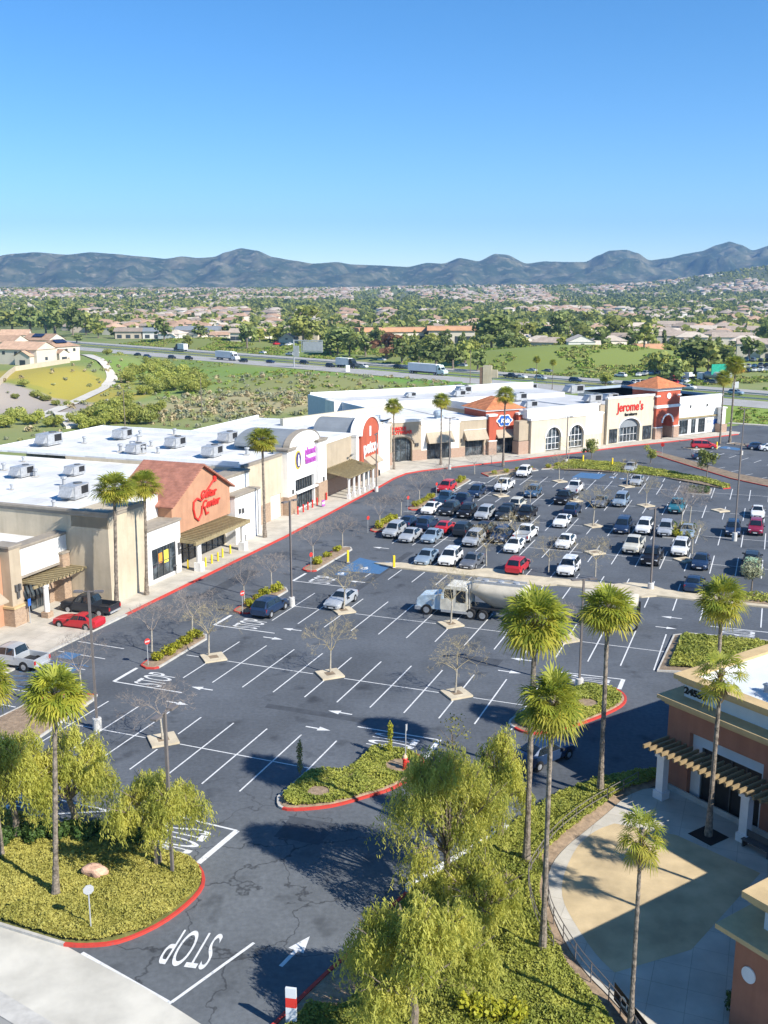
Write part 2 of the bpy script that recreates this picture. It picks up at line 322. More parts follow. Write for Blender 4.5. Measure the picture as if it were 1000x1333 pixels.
# ---------------------------------------------------------------- terrain
def sm(x):
    x=max(0.,min(1.,x)); return x*x*(3-2*x)
FWN=Vector((.7217,.6922)); FWD=Vector((.6922,-.7217))       # across and along the freeway
def h_terrain(x,y):
    n=x*FWN.x+y*FWN.y
    z=0.
    if y<150 and n<250: return -0.06
    # hill pad with houses, left
    z+=5.6*sm((-92-x)/16)*sm((y-250)/26)*sm((470-y)/60)
    # scrub rise between the shops and the freeway
    z+=2.6*math.exp(-((x+30)/42)**2-((y-345)/38)**2)*sm((258-n)/14)
    # embankments beyond the freeway
    k=sm((n-313)/22)
    z+=k*(8.5*math.exp(-((x-88)/62)**2-((y-436)/34)**2)+3.6*math.exp(-((x+100)/60)**2-((y-610)/40)**2)+3.4*math.exp(-((x+35)/30)**2-((y-545)/30)**2)
          +2*math.exp(-((x-30)/50)**2-((y-470)/30)**2))
    z+=44*sm((y-900)/3600)
    z+=92*math.exp(-((x-1330)/420)**2-((y-3000)/560)**2)+14*math.exp(-((x-430)/520)**2-((y-3500)/420)**2)+14*math.exp(-((x+1300)/700)**2-((y-2600)/600)**2)
    if n>320 and y>300: z+=1.2*noise.noise(Vector((x*.006,y*.006,0)))*sm((n-320)/80)
    elif n<262: z+=.5*noise.noise(Vector((x*.03,y*.03,3)))*sm((y-230)/20)
    return z-.06
def axis(lo,hi,breaks):
    v=[lo]
    while v[-1]<hi:
        st=[s for b,s in breaks if v[-1]>=b][-1]; v.append(v[-1]+st)
    return v
ys=axis(-80,7600,[(-80,30),(180,6),(640,25),(1000,80),(2000,150)])
xh=axis(0,6500,[(0,6),(150,12),(300,40),(800,120),(1800,400)])
xs=[-x for x in xh[:0:-1]]+xh
V=np.array([(x,y,h_terrain(x,y)) for y in ys for x in xs],np.float32); nx=len(xs)
F=np.array([(j*nx+i,j*nx+i+1,(j+1)*nx+i+1,(j+1)*nx+i) for j in range(len(ys)-1) for i in range(nx-1)],np.int32)
def groundmat():
    m=mat('valley_ground',(.16,.22,.05),col2=(.25,.26,.10),rough=.95,scale=.016,detail=8,world=True,bump=.5,bscale=.6,mix=(.4,.62))
    nt=m.node_tree;N=nt.nodes;b=N['Principled BSDF'];Lk=nt.links
    base=b.inputs['Base Color'].links[0].from_socket
    geo=N.new('ShaderNodeNewGeometry'); sp=N.new('ShaderNodeSeparateXYZ'); Lk.new(geo.outputs['Position'],sp.inputs[0])
    def patch(prev,cx,cy,rx,ry,col,edge=.35,nsc=.05,amt=1.):
        vm=N.new('ShaderNodeVectorMath'); vm.operation='SUBTRACT'; vm.inputs[1].default_value=(cx,cy,0); Lk.new(geo.outputs['Position'],vm.inputs[0])
        sc=N.new('ShaderNodeVectorMath'); sc.operation='MULTIPLY'; sc.inputs[1].default_value=(1/rx,1/ry,0); Lk.new(vm.outputs[0],sc.inputs[0])
        ln=N.new('ShaderNodeVectorMath'); ln.operation='LENGTH'; Lk.new(sc.outputs[0],ln.inputs[0])
        nz=N.new('ShaderNodeTexNoise'); nz.inputs['Scale'].default_value=nsc; nz.inputs['Detail'].default_value=6; Lk.new(geo.outputs['Position'],nz.inputs['Vector'])
        ad=N.new('ShaderNodeMath'); ad.operation='MULTIPLY_ADD'; ad.inputs[1].default_value=.9; Lk.new(nz.outputs['Fac'],ad.inputs[0]); Lk.new(ln.outputs['Value'],ad.inputs[2])
        mr=N.new('ShaderNodeMapRange'); mr.inputs['From Min'].default_value=1.45+edge*.5; mr.inputs['From Max'].default_value=1.45-edge*.5; mr.inputs['To Max'].default_value=amt; Lk.new(ad.outputs[0],mr.inputs['Value'])
        mx=N.new('ShaderNodeMix'); mx.data_type='RGBA'; Lk.new(mr.outputs['Result'],mx.inputs[0]); Lk.new(prev,mx.inputs[6]); mx.inputs[7].default_value=(*col,1); return mx.outputs[2]
    c=base
    c=patch(c,-45,392,75,34,(.17,.26,.045),.5,.08,.85)            # bright spring grass by the freeway
    c=patch(c,20,352,34,15,(.14,.27,.04),.5,.08,.9)
    c=patch(c,-28,330,26,24,(.23,.24,.085),.5)          # dry scrub hill
    c=patch(c,-40,285,34,24,(.42,.34,.20),.6,.09,.7)      # sandy wash
    c=patch(c,-76,332,26,46,(.20,.27,.07),.5)
    c=patch(c,-104,322,22,30,(.40,.31,.05),.6,.12,.8)         # mustard bloom on the bank
    c=patch(c,-85,300,14,16,(.36,.30,.05),.4)
    c=patch(c,-105,272,30,16,(.33,.29,.25),.3)         # rip-rap
    c=patch(c,90,425,95,34,(.20,.24,.055),.6)          # embankments
    c=patch(c,-60,590,140,60,(.21,.24,.06),.5)
    c=patch(c,110,250,50,36,(.22,.30,.05),.4)          # verge
    c=patch(c,600,2000,2600,1200,(.13,.14,.06),.5,.004)
    Lk.new(c,b.inputs['Base Color']); return m
ground=obj('ground',np_mesh('ground',V,F,groundmat(),smooth=True)); struct(ground)

# ---------------------------------------------------------------- the car park: asphalt, kerbs, pavements
def wp(ps): return [tuple(W(a,b)[:2]) for a,b in ps]
def sheet(name,ps,z,m):
    mb=MB(); mb.sheet(ps,z); o=mb.build(name,m); return struct(o)
lotp=wp([(-24,-60),(-24,104),(-20,112),(-2,122),(36,186),(50,184.6),(110,176),(110,-60)])
sheet('car_park',lotp,0.0,ASPH)
# pavement along the shops
walk=[(-14.3,-12),(-14.1,0),(-14.0,12),(-14.0,46),(-14.4,59),(-14.9,73.7),(-15.1,81),(-15.6,90),(-15.3,95),(-13.6,98.6),(-11,102.2),(-8,106.3),(-2.3,114),(6.7,127.2),(16.3,141.7),(24.4,152.2),(33,163.6),(36.2,168)]
back=[(36.5,171.5),(34.5,172.5),(30,168),(20,154),(-3,127),(-23,104),(-24,100),(-24,-12)]
mb=MB(); mb.prism(wp(walk+back),-.1,.15); struct(mb.build('shop_pavement',CONC))
def kerb(name,pts,mats,w=.16,z=.16,seg=None,lip=True):
    """a kerb that follows a polyline; seg gives material index per piece"""
    mb=MB(); n=len(pts); P=[Vector(p[:2]) for p in pts]
    closed=(P[0]-P[-1]).length<1e-4
    L_=[];R_=[]
    for i,p in enumerate(P):
        a=P[i-1] if i>0 else (P[-2] if closed else None); c=P[i+1] if i<n-1 else (P[1] if closed else None)
        d=Vector((0,0))
        if a is not None: d+=(p-a).normalized()
        if c is not None: d+=(c-p).normalized()
        d=d.normalized() if d.length>1e-6 else Vector((1,0)); nn=Vector((-d.y,d.x)); L_.append(p+nn*w/2); R_.append(p-nn*w/2)
    for i in range(n-1):
        m=seg[i] if seg else 0
        q=[L_[i],R_[i],R_[i+1],L_[i+1]]
        mb.add([(v.x,v.y,-.05) for v in q]+[(v.x,v.y,z) for v in q],[(4,5,6,7),(0,1,5,4),(1,2,6,5),(2,3,7,6),(3,0,4,7)],m)
    return struct(mb.build(name,mats))
def dense(ps,k=4,closed=False):
    """Catmull-Rom through points"""
    P=[Vector((p[0],p[1])) for p in ps]; n=len(P); out=[]
    rng=range(n if closed else n-1)
    for i in rng:
        p0=P[i-1] if (i>0 or closed) else P[0]; p1=P[i]; p2=P[(i+1)%n]; p3=P[(i+2)%n] if (closed or i+2<n) else P[-1]
        for j in range(k):
            t=j/k; out.append(.5*((2*p1)+(p2-p0)*t+(2*p0-5*p1+4*p2-p3)*t*t+(-p0+3*p1-3*p2+p3)*t**3))
    out.append(P[0] if closed else P[-1]); return [tuple(p) for p in out]
kerb('pavement_kerb',wp(walk),[KERB,PR],.3,.165,seg=[0,0]+[1]*15)

def island(name,ps,fill,mats,seg=None,hump=.12,z0=.1,kw=.17):
    """raised planting island: kerb ring and earth inside"""
    pts=list(ps)+[ps[0]]
    kerb('island_kerb',pts,mats,kw,.15,seg=seg)
    mb=MB(); n=len(ps); c=Vector((sum(p[0] for p in ps)/n,sum(p[1] for p in ps)/n))
    rings=[(1,z0),(.93,z0+hump*.5),(.6,z0+hump),(.01,z0+hump*1.1)]
    vs=[(c.x+(p[0]-c.x)*k,c.y+(p[1]-c.y)*k,z) for k,z in rings for p in ps]
    fs=[(r*n+i,r*n+(i+1)%n,(r+1)*n+(i+1)%n,(r+1)*n+i) for r in range(3) for i in range(n)]
    mb.add(vs,fs); return struct(mb.build(name,fill,smooth=False))
def capsule(a0,a1,b0,b1,tip=.9):
    """end-of-row island outline in the grid, rounded at both ends"""
    c=(a0+a1)/2; return wp([(a1,b0+tip*.6),(a1,b1-tip),(c+.3,b1),(c-.3,b1),(a0,b1-tip),(a0,b0+tip),(a0+.15,b0+.35),(c,b0),(a1-.2,b0+.2)])
ROWISL=[(-4.8,-3.1,.7,9.7),(-4.9,-3.0,16.5,25.8),(-5.2,-3.5,32.6,44.2),(-5.2,-3.6,53,61.5),(-5.2,-3.6,67.5,78),(-5.2,-3.2,83,94)]
for i,(a0,a1,b0,b1) in enumerate(ROWISL):
    island('row_end_island',capsule(a0,a1,b0,b1),MULCH,[KERB,PR],seg=[0,0,0,0,1,1,1,1,1])
island('row_end_island',wp([(-3.2,-13.9),(-3.9,-6.4),(-4.2,-5.6),(-6.2,-6.0),(-8,-8),(-8.5,-15)]),MULCH,[KERB,PR],seg=[0,0,1,1,0,0])
island('row_end_island',wp([(-1.2,97.5),(2.6,103.2),(5.2,106.6),(4.4,108),(-.2,105),(-3.2,100)]),MULCH,[KERB,PR],seg=[0,0,0,1,1,1])
island('row_end_island',wp([(5.6,107.8),(8,109.5),(9.2,113),(8,114),(5.8,112)]),MULCH,[KERB,PR],seg=[0]*5)
# planter diamonds in the rows
DIA=[(0,4.9),(10.9,5.0),(21.8,4.9),(5.1,-10.5),(5.2,20.9),(16.3,20.8),(27.3,20.6),(2.7,52.5),(13.4,52.6),(24.4,52.6),(34.8,53),(.2,66.8),(10.6,66.9),(21.8,66.9),(4.9,82.4),(16.2,82.6),(26.7,82.9),(37.1,83.2),(10.9,97.6),(21.9,97.1)]
def diamond(a,b,r=1.35):
    return wp([(a+r*math.cos(t),b+r*math.sin(t)*1.0) for t in (0,math.pi/2,math.pi,1.5*math.pi)])
mb_=None
for a,b in DIA:
    mb=MB(); o=diamond(a,b); mb.prism(o,-.05,.15,0); i_=diamond(a,b,.55); mb.sheet(i_,.154,1); struct(mb.build('planter_island',[TANPAVE,SOIL]))
# long concrete median
mb=MB(); mb.prism(wp([(1.4,38.4),(4.2,37.5),(18,37.3),(19.6,36.4),(21.5,36.4),(23,37.3),(28.4,37.2),(30,36.1),(32,36.1),(33.4,37.1),(60,37.2),(60,39.6),(34,39.6),(32.2,41),(30.2,41),(28.6,39.7),(18,39.7),(16.6,40.9),(14.2,40.9),(12.8,39.7),(4.2,39.6)]),-.05,.15,0)
struct(mb.build('concrete_median',TANPAVE))
island('median_planter',wp([(39.5,38.0),(60,37.9),(60,41.6),(46,41.8),(41,41.2),(39.2,39.6)]),MULCH,[KERB],hump=.1,z0=.16)
# grassy strip above the far rows
TOPG=wp([(7.4,108.4),(12,110.4),(17,109.8),(25,107.8),(33,105.2),(36.6,100.6),(37.6,101.6),(37.4,103.6),(34,108.2),(26,114),(17,119.3),(9,119.5),(7.6,117.5)])
island('grass_strip_island',TOPG,SOIL,[KERB,PR],seg=[0,0,0,0,0,1,1,0,0,0,0,0,0],hump=.1)
island('planter_block',wp([(31.4,94.6),(34.9,94.6),(34.9,99.6),(31.4,99.6)]),SOIL,[KERB],hump=.12)
island('planter_block',wp([(31.2,63.6),(34.4,63.6),(34.4,70),(31.2,70)]),SOIL,[KERB],hump=.12)
island('grass_strip_island',wp([(21,134),(26,126.5),(37.2,110.7),(43.5,105),(58,95),(60,97.5),(46,106.5),(38.6,113.5),(27.5,128.5),(22.5,136)]),SOIL,[KERB,PR],seg=[1]*10,hump=.1)
island('grass_strip_island',wp([(26.6,142.5),(28.5,141),(33,145.5),(33.5,148),(31.5,148.5)]),SOIL,[KERB],hump=.1)
island('grass_strip_island',wp([(34.5,152),(52,141.5),(53,143.5),(36,154.5)]),SOIL,[KERB],hump=.1)
# islands near the entrance
HYD=dense(wp([(16.4,-14.9),(17.0,-15.9),(18.0,-15.9),(19.9,-14.7),(21.4,-12.9),(22.6,-11.2),(23.4,-8.6),(23.1,-6.9),(22.2,-6.2),(20.9,-5.9),(19.3,-6.3)]),3)+wp([(19.1,-10.2),(16.6,-11.2)])
island('hydrant_island',HYD,MULCH,[KERB,PR],seg=[0]*4+[1]*23+[0]*(len(HYD)-27),hump=.2)
RGT=dense(wp([(27.0,1.5),(27.6,.4),(28.6,-.1),(29.6,.3),(31.8,2.7),(33.8,6.2),(34.3,8.4),(33.6,10.0),(32.2,10.6),(30.6,9.9),(28.2,5.2)]),3,True)[:-1]
island('drive_island',RGT,MULCH,[KERB,PR],seg=[0]*3+[1]*23+[0]*(len(RGT)-26),hump=.2)
LFT=dense(wp([(13.4,-31.5),(14.4,-31.2),(15.7,-30.4),(16.7,-28.7),(17.15,-26.6),(17.0,-24.8),(16.0,-23.5),(14.5,-22.9),(11.5,-22.8),(6,-22.7),(-2,-22.5)]),3)+wp([(-14,-22.5),(-14,-31),(2,-31.3),(9.6,-31.4)])
island('entrance_island',LFT,COVERBASE,[KERB,PR],seg=[1]*24+[0]*(len(LFT)-24),hump=.1)
island('building_planter',wp([(35.9,15.6),(38.6,16.2),(44,18),(50,22),(50,27),(42.5,26.6),(37.6,26.2),(36.3,25.2)]),SOIL,[KERB],hump=.1)
# right-hand planted bank, its red kerb, and the plaza beyond
RK=[(25.1,-34),(25.6,-31.2),(26.1,-28.6),(26.7,-26.3),(26.9,-24),(27.3,-21.6),(28.2,-19.4),(29.2,-17.3),(30.0,-15.2),(30.6,-13.4),(31.4,-11.1),(32.1,-9.3),(33.1,-7.7),(34.2,-6.1),(35.5,-4.6),(38.5,-2.5),(42,.2)]
RKW=dense(wp(RK),2)
kerb('drive_kerb',RKW,[KERB,PR],.18,.16,seg=[1]*10+[0]*6+[1]*(len(RKW)-17))
kerb('drive_low_wall',wp([(27.35,-21.4),(28.2,-19.4),(29.2,-17.3),(30.0,-15.2),(30.6,-13.5)]),[WHITE],.5,.42)
PLZ=dense([tuple(G(*p)[:2]) for p in [(838,1030),(815,1040),(790,1062),(762,1085),(738,1105),(718,1130),(712,1163),(722,1200),(742,1240),(765,1272),(795,1303),(830,1345),(860,1400)]],3)
bank=MB()
# bank strip between kerb line and plaza edge, as a ruled surface
def resample(ps,k):
    P=[Vector(p) for p in ps]; d=[0]
    for i in range(1,len(P)): d.append(d[-1]+(P[i]-P[i-1]).length)
    out=[]
    for j in range(k):
        t=d[-1]*j/(k-1); i=max(i for i in range(len(d)) if d[i]<=t+1e-9); i=min(i,len(P)-2)
        f=(t-d[i])/max(1e-9,d[i+1]-d[i]); out.append(P[i].lerp(P[i+1],min(1,f)))
    return out
ra=resample([p for p in RKW],40)[::-1]; rb=resample([tuple(W(42,.0)[:2])]+[tuple(p) for p in PLZ],40)
def bank_pt(i,t):
    p=ra[i].lerp(rb[i],t); z=.12+.25*math.sin(math.pi*t)+.1*noise.noise(Vector((p.x*.5,p.y*.5,0))); 
    return (p.x,p.y,z if 0<t<1 else .1)
m_=12
bank.add([bank_pt(i,j/m_) for i in range(40) for j in range(m_+1)],[(i*(m_+1)+j,i*(m_+1)+j+1,(i+1)*(m_+1)+j+1,(i+1)*(m_+1)+j) for i in range(39) for j in range(m_)])
struct(bank.build('planted_bank',MULCH,smooth=True))
plaza_out=[tuple(p) for p in PLZ]+[tuple(W(60,-50)[:2]),tuple(W(75,-20)[:2]),tuple(W(62,4)[:2]),tuple(W(44,-1)[:2])]
mb=MB(); mb.prism(plaza_out,-.1,.15); struct(mb.build('plaza',CONC))
pin=[tuple(G(*p)[:2]) for p in [(800,1075),(775,1085),(752,1105),(735,1140),(732,1170),(745,1200),(775,1245),(800,1270)]]
tanp=dense(pin,3)+[tuple(G(900,1240)[:2]),tuple(G(990,1140)[:2]),tuple(G(880,1090)[:2])]
sheet('plaza_tan_paving',tanp,.154,PLAZAT)
# pavement strip by the drive on the bank (seen under the pepper trees)
# public road and pale concrete drive apron, bottom left
sheet('drive_apron',wp([(-16,-31.2),(9.4,-31.5),(11.3,-31.1),(13.5,-31.5),(14.8,-31.8),(18.6,-32.6),(22.3,-33.7),(27,-35.2),(27,-38.4),(12.8,-35.2),(-16,-34.6)]),.006,APRON)
ROADG=mat('road_grey',(.27,.265,.25),var=.12,scale=.4,detail=7,bump=.2,world=True)
sheet('public_road',wp([(-40,-35.6),(12.6,-36.2),(27,-39.2),(27,-70),(-40,-70)]),.006,ROADG)
sheet('road_gutter',wp([(-16,-34.55),(12.7,-35.15),(27,-38.35),(27,-39.15),(12.5,-36.15),(-40,-35.55)]),.010,KERB)

# ---------------------------------------------------------------- painted markings
pm=MB()
def line(a0,b0,a1,b1,w=.11,m=pm,z=.004):
    p=W(a0,b0);q=W(a1,b1);d=(q-p);d.z=0;d.normalize();n=Vector((-d.y,d.x,0))*w/2
    m.quad((p.x-n.x,p.y-n.y,z),(q.x-n.x,q.y-n.y,z),(q.x+n.x,q.y+n.y,z),(p.x+n.x,p.y+n.y,z))
def row(b0,b1,ks,off=0,center=True,sp=2.74,skip=()):
    for k in ks:
        a=off+sp*k; gaps=[d for d in DIA if abs(d[0]-a)<1.2 and b0<d[1]<b1]
        if k in skip: continue
        if gaps:
            g=gaps[0]; line(a,b0,a,g[1]-1.3); line(a,g[1]+1.3,a,b1)
        else: line(a,b0,a,b1)
    if center:
        c=(b0+b1)/2; xs_=[off+sp*ks[0]-(1.3 if ks[0]==0 else 0)]; 
        cut=sorted([(d[0]-1.4,d[0]+1.4) for d in DIA if abs(d[1]-c)<1.5])
        x=off+sp*ks[0]-2.6; end=off+sp*ks[-1]
        for u,v in cut:
            if u>x: line(x,c,min(u,end),c,.1,z=.008)
            x=max(x,v)
        if x<end: line(x,c,end,c,.1,z=.008)
row(.1,9.4,list(range(0,11)))
row(15.8,25.4,list(range(0,16)),-.05)
row(-15.0,-6.1,list(range(-2,7)))
row(32.9,37.2,list(range(1,14)),-.2,False)
row(30.6,36.9,[14,15,16],-.2,False)
row(39.7,42.8,list(range(2,16)),-.1,False,2.72)
row(48.2,56.6,list(range(0,19)),-.1,True,2.715)
row(62,70.9,list(range(-1,20)),0,True,2.715)
row(77.5,86.5,list(range(-1,20)),-.1,True,2.7)
row(92.3,101.3,list(range(0,20)),0,True,2.715)
row(103.6,108.6,list(range(6,13)),-.2,False,2.71)
row(107.5,111.5,[5,6,7],2,False,2.71)
# bars and boxes of the stop lines
for (a,b) in [(-4.8,-2.6),(-4.5,12.6),(-4.2,28.7),(-4.4,59.6),(-4.6,74.8),(-4.6,90)]:
    line(a,b,a+6.4,b,.14); line(a,b,a+.0,b+3.2,.3,z=.008)
line(16.9,-3.4,23.1,-3.35,.14); line(23.1,-3.3,23.1,-6.3,.34,z=.008)
line(27.5,12.5,33.5,12.8,.14); line(33.5,12.8,33.5,10.6,.34,z=.008)
line(10,-19.0,15.9,-19.2,.14); line(15.9,-19.2,15.6,-23.0,.36,z=.008)
line(39.2,29.3,45,29.4,.14)
line(14.5,-31.75,20.4,-33.2,.42); line(20.4,-33.0,21.8,-28.0,.16,z=.008)
line(-1,-24.5,9.5,-19,.14); line(4,-20,9,-20,.14)
for k in range(3): line(43.5,91.5+k*1.2,47,91.5+k*1.2,.3)
# upper right rows
for k in range(9):
    a=29+k*2.3; b=139.5-k*2.0
    line(a,b,a+1.2,b+3.6,.12); 
for k in range(8):
    a=27+k*2.4; b=128-k*2.7; line(a,b,a+1.6,b+2.6,.12)
# front rows by the left shops (short lines against the pavement)
for b in (-9.5,-6.8,-1.2,1.5,4.2): line(-13.6,b,-8.6,b-.1,.11)
struct(pm.build('painted_lines',PW))
PATCH=mat('fresh_asphalt_patch',(.062,.069,.08),rough=.92,var=.15,scale=1.5,world=True)
for a0,b0,a1,b1 in [(9,-2.8,17,-1.9),(20,11.6,23.2,13.6),(3.2,27.8,3.9,45),(18.2,-19,21,-16.4),(22,30.4,31,31.1),(24.5,-12,26.6,-8.5),(-11,20,-9.4,31)]:
    sheet('asphalt_patch',wp([(a0,b0),(a1,b0+.1),(a1+.1,b1),(a0-.1,b1-.15)]),.002,PATCH)
bl=MB()
def bline(*a,**k): line(*a,m=bl,**k)
for i in range(5): bline(-13.4,-5.6+i*.95,-9.2,-4.2+i*.95,.14)
bline(-13.6,-6.2,-8.8,-6.2,.14); bline(-13.6,-.6,-8.8,-.6,.14); bline(-8.9,-6.1,-8.9,-3.6,.4,z=.008)
bl.sheet(wp([(-12.9,.2),(-11.2,.2),(-11.2,1.6),(-12.9,1.6)]),.006)
bl.sheet(wp([(-1.2,34.4),(3.6,34.6),(3.6,38.6),(-1.2,40.4)]),.006)
bl.sheet(wp([(12,102.4),(16.6,102.2),(17,107.3),(12.6,107.6)]),.006)
bl.sheet(wp([(33.2,146.2),(37,144),(38.4,146.6),(34.4,149)]),.006)
struct(bl.build('blue_bay_paint',PB))
ic=MB()
for (a,b,s) in [(-9.9,-1.9,1.4),(1.2,36.2,1.5),(3.0,39.2,1.2),(-.4,33.2,1.3),(18.5,104.8,1.1),(20.3,104,1.1),(12.8,101.4,1.1),(35.3,146.5,1.2)]:
    ic.sheet(wp([(a-s/2,b-s/2),(a+s/2,b-s/2),(a+s/2,b+s/2),(a-s/2,b+s/2)]),.011,1)
    ic.sheet(wp([(a+s*.3*math.cos(t)-.05,b+s*.3*math.sin(t)-.1) for t in [i*.6283 for i in range(10)]]),.015,0)
    ic.sheet(wp([(a+s*.17*math.cos(t)-.05,b+s*.17*math.sin(t)-.1) for t in [i*.6283 for i in range(10)]]),.019,1)
    ic.sheet(wp([(a-.12,b-.1),(a+.14,b-.1),(a+.14,b+s*.4),(a-.12,b+s*.4)]),.023,0)
struct(ic.build('bay_symbol_paint',[PW,PB]))
def arrow(a,b,ang,s=1.0):
    mb=MB(); mb.add([(0,.33,0),(-.95,0,0),(0,-.33,0)],[(0,1,2)]); mb.add([(.0,-.08,0),(1,-.08,0),(1,.08,0),(.0,.08,0)],[(0,1,2,3)])
    mb.v=[(x*s,y*s,z) for x,y,z in mb.v]; p=W(a,b)
    struct(mb.build('arrow_marking',PW,loc=(p.x,p.y,.012),rot=ang+YAW))
P_=math.pi
for a,b in [(2.6,-1.3),(2.9,14.1),(14.7,-1.6),(24.7,14.2),(35.5,30.6),(2.4,30.9),(13.6,31.2)]: arrow(a,b,0)
for a,b in [(2.4,-4.5),(2.4,11.3),(14.4,-4.75),(24.5,11.05),(35.4,27.3),(13.4,27.9)]: arrow(a,b,P_)
for a,b in [(-1,59),(-1,74),(-.6,45.6)]: arrow(a,b,0,1.1)
arrow(23.95,-27.8,-P_/2-.12,1.3)
def text_me(body,size,depth=0,name='lettering',align='CENTER',shear=0,bold=0,sx=1,space=1):
    cu=bpy.data.curves.new(name,'FONT'); cu.body=body; cu.size=size; cu.align_x=align; cu.extrude=depth; cu.shear=shear; cu.offset=bold; cu.space_character=space; cu.space_line=.85
    o=bpy.data.objects.new('tmp',cu); C.objects.link(o); dg=bpy.context.evaluated_depsgraph_get(); me=bpy.data.meshes.new_from_object(o.evaluated_get(dg)); bpy.data.objects.remove(o); bpy.data.curves.remove(cu); me.name=name
    if sx!=1:
        for v in me.vertices: v.co.x*=sx
    return me
def stop_word(a,b,up,L=2.6,Wd=2.6):
    """pavement word; up = grid angle of the letters' tops"""
    me=text_me('STOP',1,0,'stop_word',bold=.0); me.materials.append(PW)
    co=[v.co for v in me.vertices]; x0=min(c.x for c in co);x1=max(c.x for c in co);y0=min(c.y for c in co);y1=max(c.y for c in co)
    for v in me.vertices: v.co.x=((v.co.x-x0)/(x1-x0)-.5)*Wd; v.co.y=((v.co.y-y0)/(y1-y0)-.5)*L
    p=W(a,b); struct(obj('stop_word_marking',me,None,(p.x,p.y,.014),up-P_/2+YAW))
for a,b in [(-1.9,-1.0),(-1.5,14.2),(-1.3,30.3),(-1.6,61),(-1.8,76.2),(-1.4,91.3)]: stop_word(a,b,P_)
stop_word(20.2,-5.0,0,3.4,2.3); stop_word(31.0,11.4,0,3.2,1.8); stop_word(13.0,-21.2,0,3.4,2.6); stop_word(41.6,28.2,0,3.2,1.7)
stop_word(19.2,-29.5,-P_/2+.18,2.7,2.4); stop_word(2.6,-21.6,0,3,2.4)
# ---------------------------------------------------------------- freeway
def FW(t,n,z=0): 
    p=FWD*t+FWN*n; return Vector((p.x,p.y,z))
def fq(name,t0,t1,n0,n1,z,m):
    return sheet(name,[tuple(FW(t,n)[:2]) for t,n in ((t0,n0),(t1,n0),(t1,n1),(t0,n1))],z,m)
FWC=mat('freeway_concrete',(.36,.345,.32),var=.1,scale=.15,detail=6,world=True)
fq('freeway_carriageway',-1200,260,262.5,279.5,.03,FWC)
fq('freeway_carriageway',-1200,260,296,310.5,.03,FWC)
fl=MB()
def fline(t0,t1,n,w=.18):
    fl.add([tuple(FW(t,k,.036)) for t,k in ((t0,n-w/2),(t1,n-w/2),(t1,n+w/2),(t0,n+w/2))],[(0,1,2,3)])
for n in (263.8,278,297,309): fline(-1200,260,n)
for n in (268,272.2,275.4,301,305):
    for k in range(70): fline(-620+k*12,-616+k*12,n)
struct(fl.build('freeway_lane_lines',PW))
rail=MB()
for n in (281,294.6):
    a=FW(-700,n);b_=FW(180,n); d=(b_-a).normalized(); ang=math.atan2(d.y,d.x)
    M=Matrix.Translation(a)@Matrix.Rotation(ang,4,'Z'); rail.X=M
    rail.bx(0,880,-.05,.05,.35,.75)
    for k in range(110): rail.bx(k*8,k*8+.15,-.1,.1,-.2,.7)
tag(rail.build('guard_rail',METAL),'long metal guard rails along the grassy freeway median','guard rail')
# verge and frontage road beyond the right-hand shops
fr=wp([(36,186.5),(46,184.8),(62,181.5),(85,176),(85,236),(36,236)])
mb=MB(); mb.prism([tuple(W(a,b)[:2]) for a,b in [(33,187),(36.5,186.2),(46,184.8),(62,181.5),(110,172),(110,174),(62,183.5),(46,186.8),(37,188.2),(33.5,189)]],-.1,.15); struct(mb.build('verge_kerb',CONC))
# trail on the left hill and small concrete pad
tr=dense([tuple(G(u,v,2.2 if v<475 else 1.2)[:2]) for u,v in [(88,462),(103,470),(118,478),(133,485),(146,491),(140,498),(122,508),(100,518),(70,530),(45,540)]],4)
tv=[]
for i,p in enumerate(tr):
    q=Vector(tr[min(i+1,len(tr)-1)])-Vector(tr[max(i-1,0)]); q.normalize(); n=Vector((-q.y,q.x))*1.9
    for s in (-1,1):
        x=p[0]+n.x*s;y=p[1]+n.y*s; tv.append((x,y,h_terrain(x,y)+.3))
TRAIL=mat('pale_trail',(.58,.54,.47),var=.08,scale=.2,world=True)
mb=MB(); mb.add(tv,[(2*i,2*i+1,2*i+3,2*i+2) for i in range(len(tr)-1)]); struct(mb.build('concrete_trail',TRAIL))
cp=[tuple(G(u,v)[:2]) for u,v in [(69,539),(110,539),(106,556),(86,558)]]
mb=MB(); mb.prism(cp,-.3,.55); struct(mb.build('concrete_spillway',TRAIL))
# ---------------------------------------------------------------- shop buildings
def wall(mb,x0,x1,z0,z1,y0,y1,ops=(),m=0):
    ops=sorted(ops); x=x0
    for a,b,c,d in ops:
        if a>x: mb.bx(x,a,y0,y1,z0,z1,m)
        if c>z0: mb.bx(a,b,y0,y1,z0,c,m)
        if d<z1: mb.bx(a,b,y0,y1,d,z1,m)
        x=b
    if x<x1: mb.bx(x,x1,y0,y1,z0,z1,m)
def boxes(name,m,root,*bs):
    for b in bs: MB().bx(*b).build(name,m,root)
def window(root,x0,x1,z0,z1,y,nx=3,nz=2,fm=None,gm=None,name='window',back=True,t=.07):
    mb=MB(); mb.bx(x0,x1,y+.10,y+.14,z0,z1,0); w_=mb.build(name,gm or GLASS,root); mb=MB()
    for i in range(nx+1):
        x=x0+(x1-x0)*i/nx; x=min(max(x,x0+t/2),x1-t/2); mb.bx(x-t/2,x+t/2,y+.02,y+.095,z0,z1)
    for j in range(nz+1):
        z=z0+(z1-z0)*(j/nz if nz<3 else j/nz); z=min(max(z,z0+t/2),z1-t/2); mb.bx(x0+t,x1-t,y+.03,y+.09,z-t/2,z+t/2)
    mb.build('frame',fm or FRAME,w_); return w_
